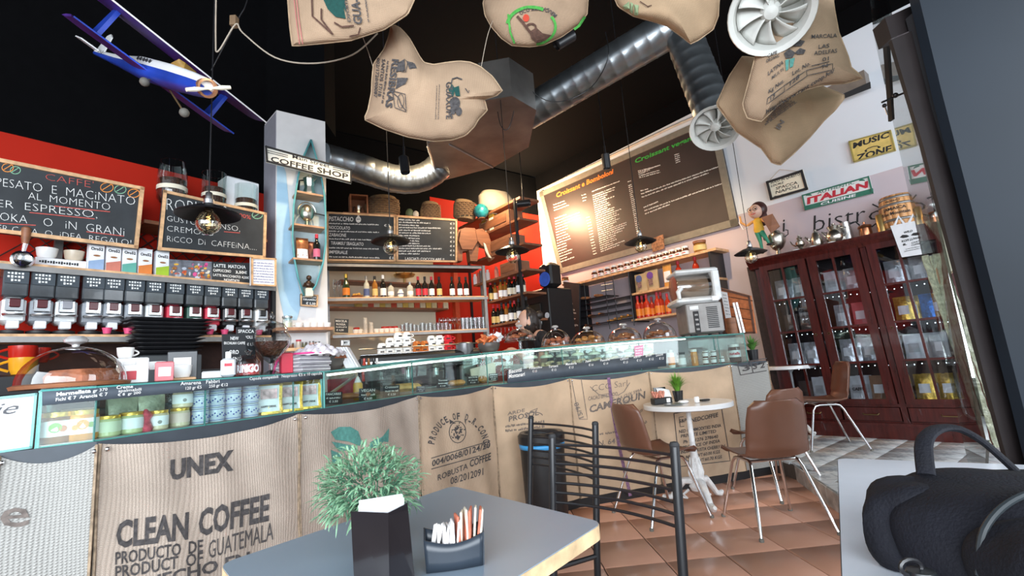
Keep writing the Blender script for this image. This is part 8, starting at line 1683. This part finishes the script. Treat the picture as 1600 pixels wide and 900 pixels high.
# ---------------------------------------------------------------- white table and rucksack
C0 = np.array([1.01, 1.64]); g1 = nrm([.33, -.27]); g2 = nrm([-.52, -.80]); g1 = nrm(g1-g2*(g1@g2)*.8)
tabletop('white_table', 'white table at the lower right carrying a black rucksack', [C0, C0+g1*.85, C0+g1*.85+g2*1.1, C0+g2*1.1], .75, .022, .035, mat('white_laminate', (.70, .76, .84), .35, var=.02), mat('dark_table_edge', (.05, .05, .055), .5), STEEL)
CLO = mat('rucksack_cloth', (.006, .0065, .011), .8, spec=.3, var=.35, scale=12, bump=.25, bscale=220); PIP = mat('rucksack_piping', (.018, .024, .028), .55); 
def rbody(c, r, e=.75, wr=.012, seed=0, zmin=None):
    def sg(x, p): return math.copysign(abs(x)**p, x)
    def fn(u, v):
        a = u*2*PI; b = (v-.5)*PI; x = sg(math.cos(b), e)*sg(math.cos(a), e); y = sg(math.cos(b), e)*sg(math.sin(a), e); z = sg(math.sin(b), e)
        w = wr*(math.sin(x*3.1+z*2.3+seed)+.7*math.sin(y*3.7-z*3+seed*2)+.35*math.sin(x*7+y*6+seed)); q = (c[0]+x*(r[0]+w), c[1]+y*(r[1]+w), c[2]+z*(r[2]+w*.6)); return (q[0], q[1], max(q[2], zmin if zmin else -9))
    return fn
rk_ = thing('rucksack', 'black rucksack with grab loop and zipped pockets on the white table', 'rucksack', (.80, .80, .752))
MB().grid(rbody((.79, .80, .80), (.215, .15, .090), .8, .010, 1, .753), 72, 40).build('main_body', CLO, rk_, world=True)
pk_ = MB().grid(rbody((.70, .665, .79), (.115, .085, .090), .8, .006, 3, .753), 56, 36).build('front_pocket', CLO, rk_, world=True)
MB().grid(rbody((.91, .68, .80), (.12, .09, .090), .8, .006, 5, .753), 56, 36).build('side_pocket', CLO, rk_, world=True)
MB().grid(rbody((.675, .86, .80), (.115, .06, .082), .8, .008, 7, .753), 40, 24).build('back_padding', CLO, rk_, world=True)
MB().tube(cat([(.590, .70, .80), (.61, .70, .855), (.67, .71, .888), (.76, .72, .898), (.84, .71, .895)]), .0045, 8).build('zip_piping', PIP, rk_, world=True)
MB().tube(cat([(.598, .63, .79), (.615, .615, .84), (.66, .605, .873), (.73, .605, .877), (.79, .62, .855)]), .004, 8).build('zip_piping', PIP, pk_, world=True)
hl = [aty(*q) for q in ((1447, 742, .86), (1443, 700, .88), (1450, 680, .90), (1470, 669, .92), (1500, 671, .92), (1535, 690, .9), (1570, 720, .88), (1602, 750, .86))]
MB().tube(cat(hl), .006, 10, flat=2.2).build('grab_loop', CLO, rk_, world=True)
MB().tube([(.86, .60, .895), (.87, .585, .87), (.865, .58, .84)], .006, 6, flat=1.6).build('zip_pull', PIP, rk_, world=True); MB().sph((.855, .60, .90), .012, 12, 8, (1.3, 1, .8)).build('zip_slider', CHROME, rk_, world=True); MB().sph((.95, .57, .895), .014, 12, 8, (1.3, 1, .8)).build('buckle', GB2, rk_, world=True); MB().tube([(.88, .62, .905), (.98, .62, .9)], .012, 8, flat=.5).build('buckle_strap', GB2, rk_, world=True)
q = atz(1338, 900, .76); t = thing('water_bottle', 'black bottle with a round carrying ring left of the rucksack', 'bottle', (.515, .70, .752)); MB().lathe([(.018, 0), (.02, .004), (.02, .05), (.016, .06), (.001, .062)], (0, 0, 0), 20).build('bottle_body', mat('bottle_black', (.012, .014, .016), .3), t); MB().tube([(-.012+.014*math.cos(a), 0, .064+.010*math.sin(a)) for a in [k*PI/7 for k in range(14)]], .003, 6, True).build('carrying_ring', BLKMET, t)
# ---------------------------------------------------------------- glass door and frame at the right
def pbar(name, m, L_, R2, Y, dep, parent):
    mb = MB(); vs = []; n_ = len(L_)
    for (a, b) in zip(L_, R2):
        A_ = aty(*a, Y); B_ = aty(*b, Y); vs += [A_, B_, B_+[0, dep, 0], A_+[0, dep, 0]]
    mb.add(vs, [(4*j+a, 4*j+(a+1) % 4, 4*j+4+(a+1) % 4, 4*j+4+a) for j in range(n_-1) for a in range(4)]+[(0, 1, 2, 3), (4*n_-4, 4*n_-3, 4*n_-2, 4*n_-1)]); return mb.build(name, m, parent, world=True)
dr = bpy.data.objects.new('door_1', None); COL.objects.link(dr); dr.location = (1.55, 1.6, 0); dr['kind'] = 'structure'
FR = mat('bronze_black_frame', (.016, .012, .012), .4); PAN = mat('blue_grey_door_panel', (.010, .015, .022), .6, var=.25, scale=1.2, spec=.25)
pbar('door_stile', FR, [(1393, 62), (1442, 225), (1502, 450), (1566, 690), (1640, 960)], [(1431, 46), (1470, 165), (1556, 450), (1606, 610), (1700, 960)], 1.48, .014, dr)
pbar('steel_edge', mat('pale_blue_edge', (.16, .20, .25), .6), [(1430, 46), (1469, 165), (1555, 450), (1605, 610)], [(1431.5, 46), (1470.5, 165), (1556.5, 450), (1606.5, 610)], 1.475, .01, dr)
pbar('gasket', PRBLK, [(1426, 20), (1464, 165), (1550, 450), (1600, 610)], [(1450, 20), (1486, 165), (1572, 450), (1620, 610)], 1.46, .03, dr)
pbar('door_panel', PAN, [(1418, -80), (1438, 5), (1473, 150), (1543, 420), (1600, 640), (1640, 800)], [(1800, -80), (1810, 5), (1840, 150), (1900, 420), (1950, 640), (1980, 800)], 1.42, .035, dr)
pbar('head_frame', FR, [(1383, 28), (1393, 60)], [(1437, 3), (1442, 40)], 1.5, .06, dr); pbar('side_rail', FR, [(1382, 28), (1388, 100), (1394, 186)], [(1388, 28), (1393, 100), (1398, 186)], 1.72, .02, dr)
ga = np.array([2.26, 2.60]); dg = np.array([math.sin(math.radians(38.6)), math.cos(math.radians(38.6))]); gb_ = ga-dg*1.3; DG = glass('door_glass', (.86, .90, .88), .42, .7, .01)
MB().slab([(ga[0], ga[1], .14), (gb_[0], gb_[1], .78), (gb_[0], gb_[1], 2.9), (ga[0], ga[1], 2.9)], (.006, -.005, 0)).build('door_pane', DG, dr, world=True)
t = thing('door_keys', 'bunch of small keys hanging on a rod from the glass door frame', 'keys', aty(1382, 165, 1.7)); 
MB().tube([aty(1378, 160, 1.7), aty(1396, 152, 1.7), aty(1418, 143, 1.66)], .004, 6).build('rod', BLKMET, t, world=True); MB().sph(aty(1399, 149, 1.69), .010, 10, 8).build('knob', BLKMET, t, world=True); MB().sph(aty(1382, 165, 1.7), .008, 8, 6).build('key_head', BLKMET, t, world=True); MB().tube([aty(1383, 167, 1.7), aty(1387, 179, 1.7)], .003, 5).build('key_blade', BLKMET, t, world=True)
BD = mat('pale_reflection', (.50, .52, .36), .4, var=.35, scale=60, bump=.4, bscale=80)
for i in range(3):  # added strips standing in for yellowish light reflected in the door glass
    t = thing('reflection_strip', 'pale ribbed strip imitating a reflection in the door glass, %s from the left' % ORD[i], 'strip', aty(1545+i*13, 720, 2.1), 0, 'pale reflection strips'); xa = 1440+i*12; xb = 1541+i*14
    L2 = [(xa+(xb-xa)*k/24, 400+300*k/24) for k in range(25)]
    mb = MB(); vs = []
    for k, (x, y) in enumerate(L2):
        A_ = aty(x, y, 2.1); B_ = aty(x+10, y-2, 2.1); dd = np.array([0, .004 if k % 2 else 0, 0]); vs += [A_+dd, B_+dd]
    mb.add(vs, [(2*k, 2*k+1, 2*k+3, 2*k+2) for k in range(24)]); mb.build('ribbed_strip', BD, t, world=True, solid=.003, smooth=False)
s_ = Sack([(1443, 346), (1460, 340), (1477, 333), (1484, 352), (1480, 376), (1490, 396), (1498, 414), (1484, 428), (1470, 446), (1464, 420), (1474, 402), (1468, 376), (1462, 356), (1452, 352)], (1474, 385), 1.95, .012, 2, .010); s_.build('knotted_cloth', 'pale yellow crumpled cloth strip knotted above the ribbed strips', mat('pale_yellow_cloth', (.70, .68, .50), .8, var=.15, scale=20)); s_.t['category'] = 'cloth'
t = thing('white_chair', 'white-seated chair with a bent chrome leg partly behind the glass door', 'chair', aty(1520, 640, 3.9)*[1, 1, 0]+[0, 0, .13]); zs = float(aty(1510, 556, 3.7)[2])
MB().slab([aty(1483, 554, 3.9), aty(1545, 556, 3.5), aty(1575, 552, 3.8), aty(1505, 550, 4.2)], (0, 0, .02)).build('seat', WHITE, t, world=True)
MB().tube([aty(1486, 560, 3.9), aty(1493, 590, 3.85), aty(1503, 635, 3.8), aty(1510, 648, 3.8), aty(1522, 654, 3.75), aty(1550, 657, 3.6), aty(1580, 658, 3.5)], .011, 8).build('chrome_leg', CHROME, t, world=True)
MB().tube([aty(1580, 556, 3.6), aty(1585, 600, 3.6), aty(1590, 658, 3.5), aty(1592, 700, 3.5)*[1, 1, 0]+[0, 0, .13]], .011, 8).build('chrome_leg', CHROME, t, world=True)
# ---------------------------------------------------------------- barista
hd = aty(824, 503, 4.55); hx, hy, hz = [float(v) for v in hd]
SKIN = mat('skin', (.62, .36, .26), .5, var=.06); TOP = mat('black_top', (.012, .012, .016), .8, var=.2); HAIR = mat('black_hair', (.018, .012, .010), .5, var=.4, scale=60)
hand = aty(788, 549, 4.25)
J = {'pel': (hx+.20, hy+.02, .95, .14, .11), 'wai': (hx+.18, hy+.02, hz-.47, .115, .10), 'che': (hx+.17, hy+.01, hz-.26, .13, .11), 'nkb': (hx+.10, hy, hz-.145, .06, .06), 'nk': (hx+.055, hy, hz-.095, .05, .048),
     'sL': (hx+.15, hy-.165, hz-.175, .055, .055), 'eL': (hx+.08, hy-.235, hz-.46, .042, .042), 'wL': (float(hand[0])+.075, float(hand[1])-.0, float(hand[2])+.01, .026, .026), 'hL': (float(hand[0])+.02, float(hand[1]), float(hand[2]), .022, .03),
     'sR': (hx+.16, hy+.165, hz-.175, .055, .055), 'eR': (hx+.06, hy+.22, hz-.47, .042, .042), 'wR': (hx-.16, hy+.10, hz-.40, .026, .026), 'hR': (hx-.21, hy+.08, hz-.40, .022, .03),
     'hpL': (hx+.20, hy-.09, .90, .095, .09), 'kL': (hx+.16, hy-.10, .48, .06, .06), 'aL': (hx+.20, hy-.10, .09, .042, .042), 'tL': (hx+.06, hy-.10, .035, .035, .03),
     'hpR': (hx+.20, hy+.11, .90, .095, .09), 'kR': (hx+.18, hy+.12, .48, .06, .06), 'aR': (hx+.24, hy+.12, .09, .042, .042), 'tR': (hx+.10, hy+.12, .035, .035, .03)}
EG = [('pel', 'wai'), ('wai', 'che'), ('che', 'nkb'), ('nkb', 'nk'), ('nkb', 'sL'), ('sL', 'eL'), ('eL', 'wL'), ('wL', 'hL'), ('nkb', 'sR'), ('sR', 'eR'), ('eR', 'wR'), ('wR', 'hR'), ('pel', 'hpL'), ('hpL', 'kL'), ('kL', 'aL'), ('aL', 'tL'), ('pel', 'hpR'), ('hpR', 'kR'), ('kR', 'aR'), ('aR', 'tR')]
ks = list(J); me = bpy.data.meshes.new('body_skeleton'); me.from_pydata([J[k][:3] for k in ks], [(ks.index(a), ks.index(b)) for a, b in EG], [])
ob = bpy.data.objects.new('body_skeleton', me); COL.objects.link(ob); sk = ob.modifiers.new('skin', 'SKIN'); sk.use_smooth_shade = True; ss = ob.modifiers.new('sub', 'SUBSURF'); ss.levels = 2; ss.render_levels = 2
for i, k in enumerate(ks): me.skin_vertices[0].data[i].radius = J[k][3:]; me.skin_vertices[0].data[i].use_root = (k == 'pel')
dg_ = bpy.context.evaluated_depsgraph_get(); bm_ = bpy.data.meshes.new_from_object(ob.evaluated_get(dg_)); bpy.data.objects.remove(ob)
mb = MB(); mb.add([tuple(v.co) for v in bm_.vertices], [tuple(p.vertices) for p in bm_.polygons])
nb_ = len(mb.f)
def headfn(u, v):       # head looking towards -x
    a = u*2*PI; b = (v-.5)*PI; x = math.cos(b)*math.cos(a); y = math.cos(b)*math.sin(a); z = math.sin(b)
    X = x*.095; Y = y*.074; Z = z*.118
    if x < 0: Y *= 1-.18*max(0, -z); X *= .95
    if z < -.2: X = X*(1-.25*(-z-.2))-.012*(-z); Y *= 1-.25*(-z-.2)
    if x < -.7 and abs(y) < .25: X -= .028*math.exp(-((z+.12)/.16)**2)*math.exp(-(y/.14)**2)+.008*math.exp(-((z+.55)/.12)**2)
    if x < -.5 and .05 < abs(y) < .55: X += .007*math.exp(-((z-.08)/.12)**2)
    return (hx+X, hy+Y, hz+Z)
mb.grid(headfn, 40, 28)
def handm(mb, w, h, curl=.3):
    w = Vector(w); h = Vector(h); D = (h-w).normalized(); S_ = D.cross(Vector((0, 0, 1))).normalized(); U_ = S_.cross(D)
    mb.sph(w.lerp(h, 1.1), .036, 12, 8, (1, 1, 1), Matrix((D*1.1, S_*.95, U_*.42)).transposed()); b = w+D*((h-w).length+.02)
    for k, (o_, l_) in enumerate(((-.028, .062), (-.010, .074), (.010, .070), (.028, .054))):
        q = b+S_*o_; mb.tube([q-D*.01, q+D*l_*.4, q+D*l_*.75-U_*l_*curl, q+D*l_*.9-U_*l_*curl*2], [.009, .0088, .008, .006], 8)
    q = w+D*.02-S_*.028; mb.tube([q, q-S_*.022+D*.02, q-S_*.026+D*.05-U_*.01], [.011, .010, .0075], 8)
handm(mb, J['wL'][:3], J['hL'][:3]); handm(mb, J['wR'][:3], J['hR'][:3])
bt = thing('person', 'woman in a black top with dark tied-back hair working behind the counter, seen in profile', 'person', (hx+.2, hy, 0))
mb.mi = []
for i, f_ in enumerate(mb.f):
    c = np.mean([mb.v[j] for j in f_], axis=0); m_i = 0
    if i < nb_:
        neck = c[2] > hz-.15 and c[0] < hx+.14 and abs(c[1]-hy) < .09; arm = (c[2] < hz-.30 and abs(c[1]-hy) > .15 and c[2] > .9) or (c[0] < hx+.02 and c[2] > .93 and c[2] < hz-.2)
        if not (neck or arm): m_i = 1
        if neck and abs(c[1]-hy) > .075: m_i = 1
    mb.mi.append(m_i)
body = mb.build('body', [SKIN, TOP], bt, world=True)
hm_ = MB()
def hairfn(u, v):
    a = u*2*PI; b = (v-.5)*PI; x = math.cos(b)*math.cos(a); y = math.cos(b)*math.sin(a); z = math.sin(b); k = 1.09+.02*math.sin(a*14)
    X = x*.098*k; Y = y*.078*k; Z = z*.12*k
    front = -x*.9-z*.45+.33
    if front > 0 or (z < -.3 and x < .7): s_ = .86; X, Y, Z = X*s_, Y*s_, Z*s_
    return (hx+.008+X, hy+Y, hz+.006+Z)
hm_.grid(hairfn, 48, 32); hm_.sph((hx+.115, hy, hz+.055), .042, 14, 10); hm_.tube([(hx+.10, hy, hz+.03), (hx+.12, hy, hz-.03), (hx+.115, hy, hz-.09)], [.02, .016, .006], 8); hm_.build('hair', HAIR, bt, world=True)
for s_ in (-1, 1):
    MB().sph((hx+.006, hy+s_*.074, hz-.012), .020, 10, 8, (.75, .35, 1.25)).build('ear', SKIN, bt, world=True); e = MB().sph((hx-.079, hy+s_*.030, hz+.006), .0095, 10, 8).build('eye', PAPER, bt, world=True); MB().sph((hx-.087, hy+s_*.030, hz+.006), .0045, 8, 6).build('iris', PRBLK, e, world=True)
    MB().tube([(hx-.086, hy+s_*.016, hz+.028), (hx-.088, hy+s_*.030, hz+.032), (hx-.078, hy+s_*.048, hz+.026)], .003, 6).build('eyebrow', HAIR, bt, world=True); MB().lathe([(.001, -.006), (.006, 0), (.001, .006)], (hx+.005, hy+s_*.082, hz-.036), 8).build('earring', GOLD, bt, world=True)
MB().tube([(hx-.088, hy-.020, hz-.062), (hx-.099, hy, hz-.060), (hx-.088, hy+.020, hz-.062)], .0048, 6).build('lips', mat('lips', (.48, .16, .14), .5), bt, world=True)
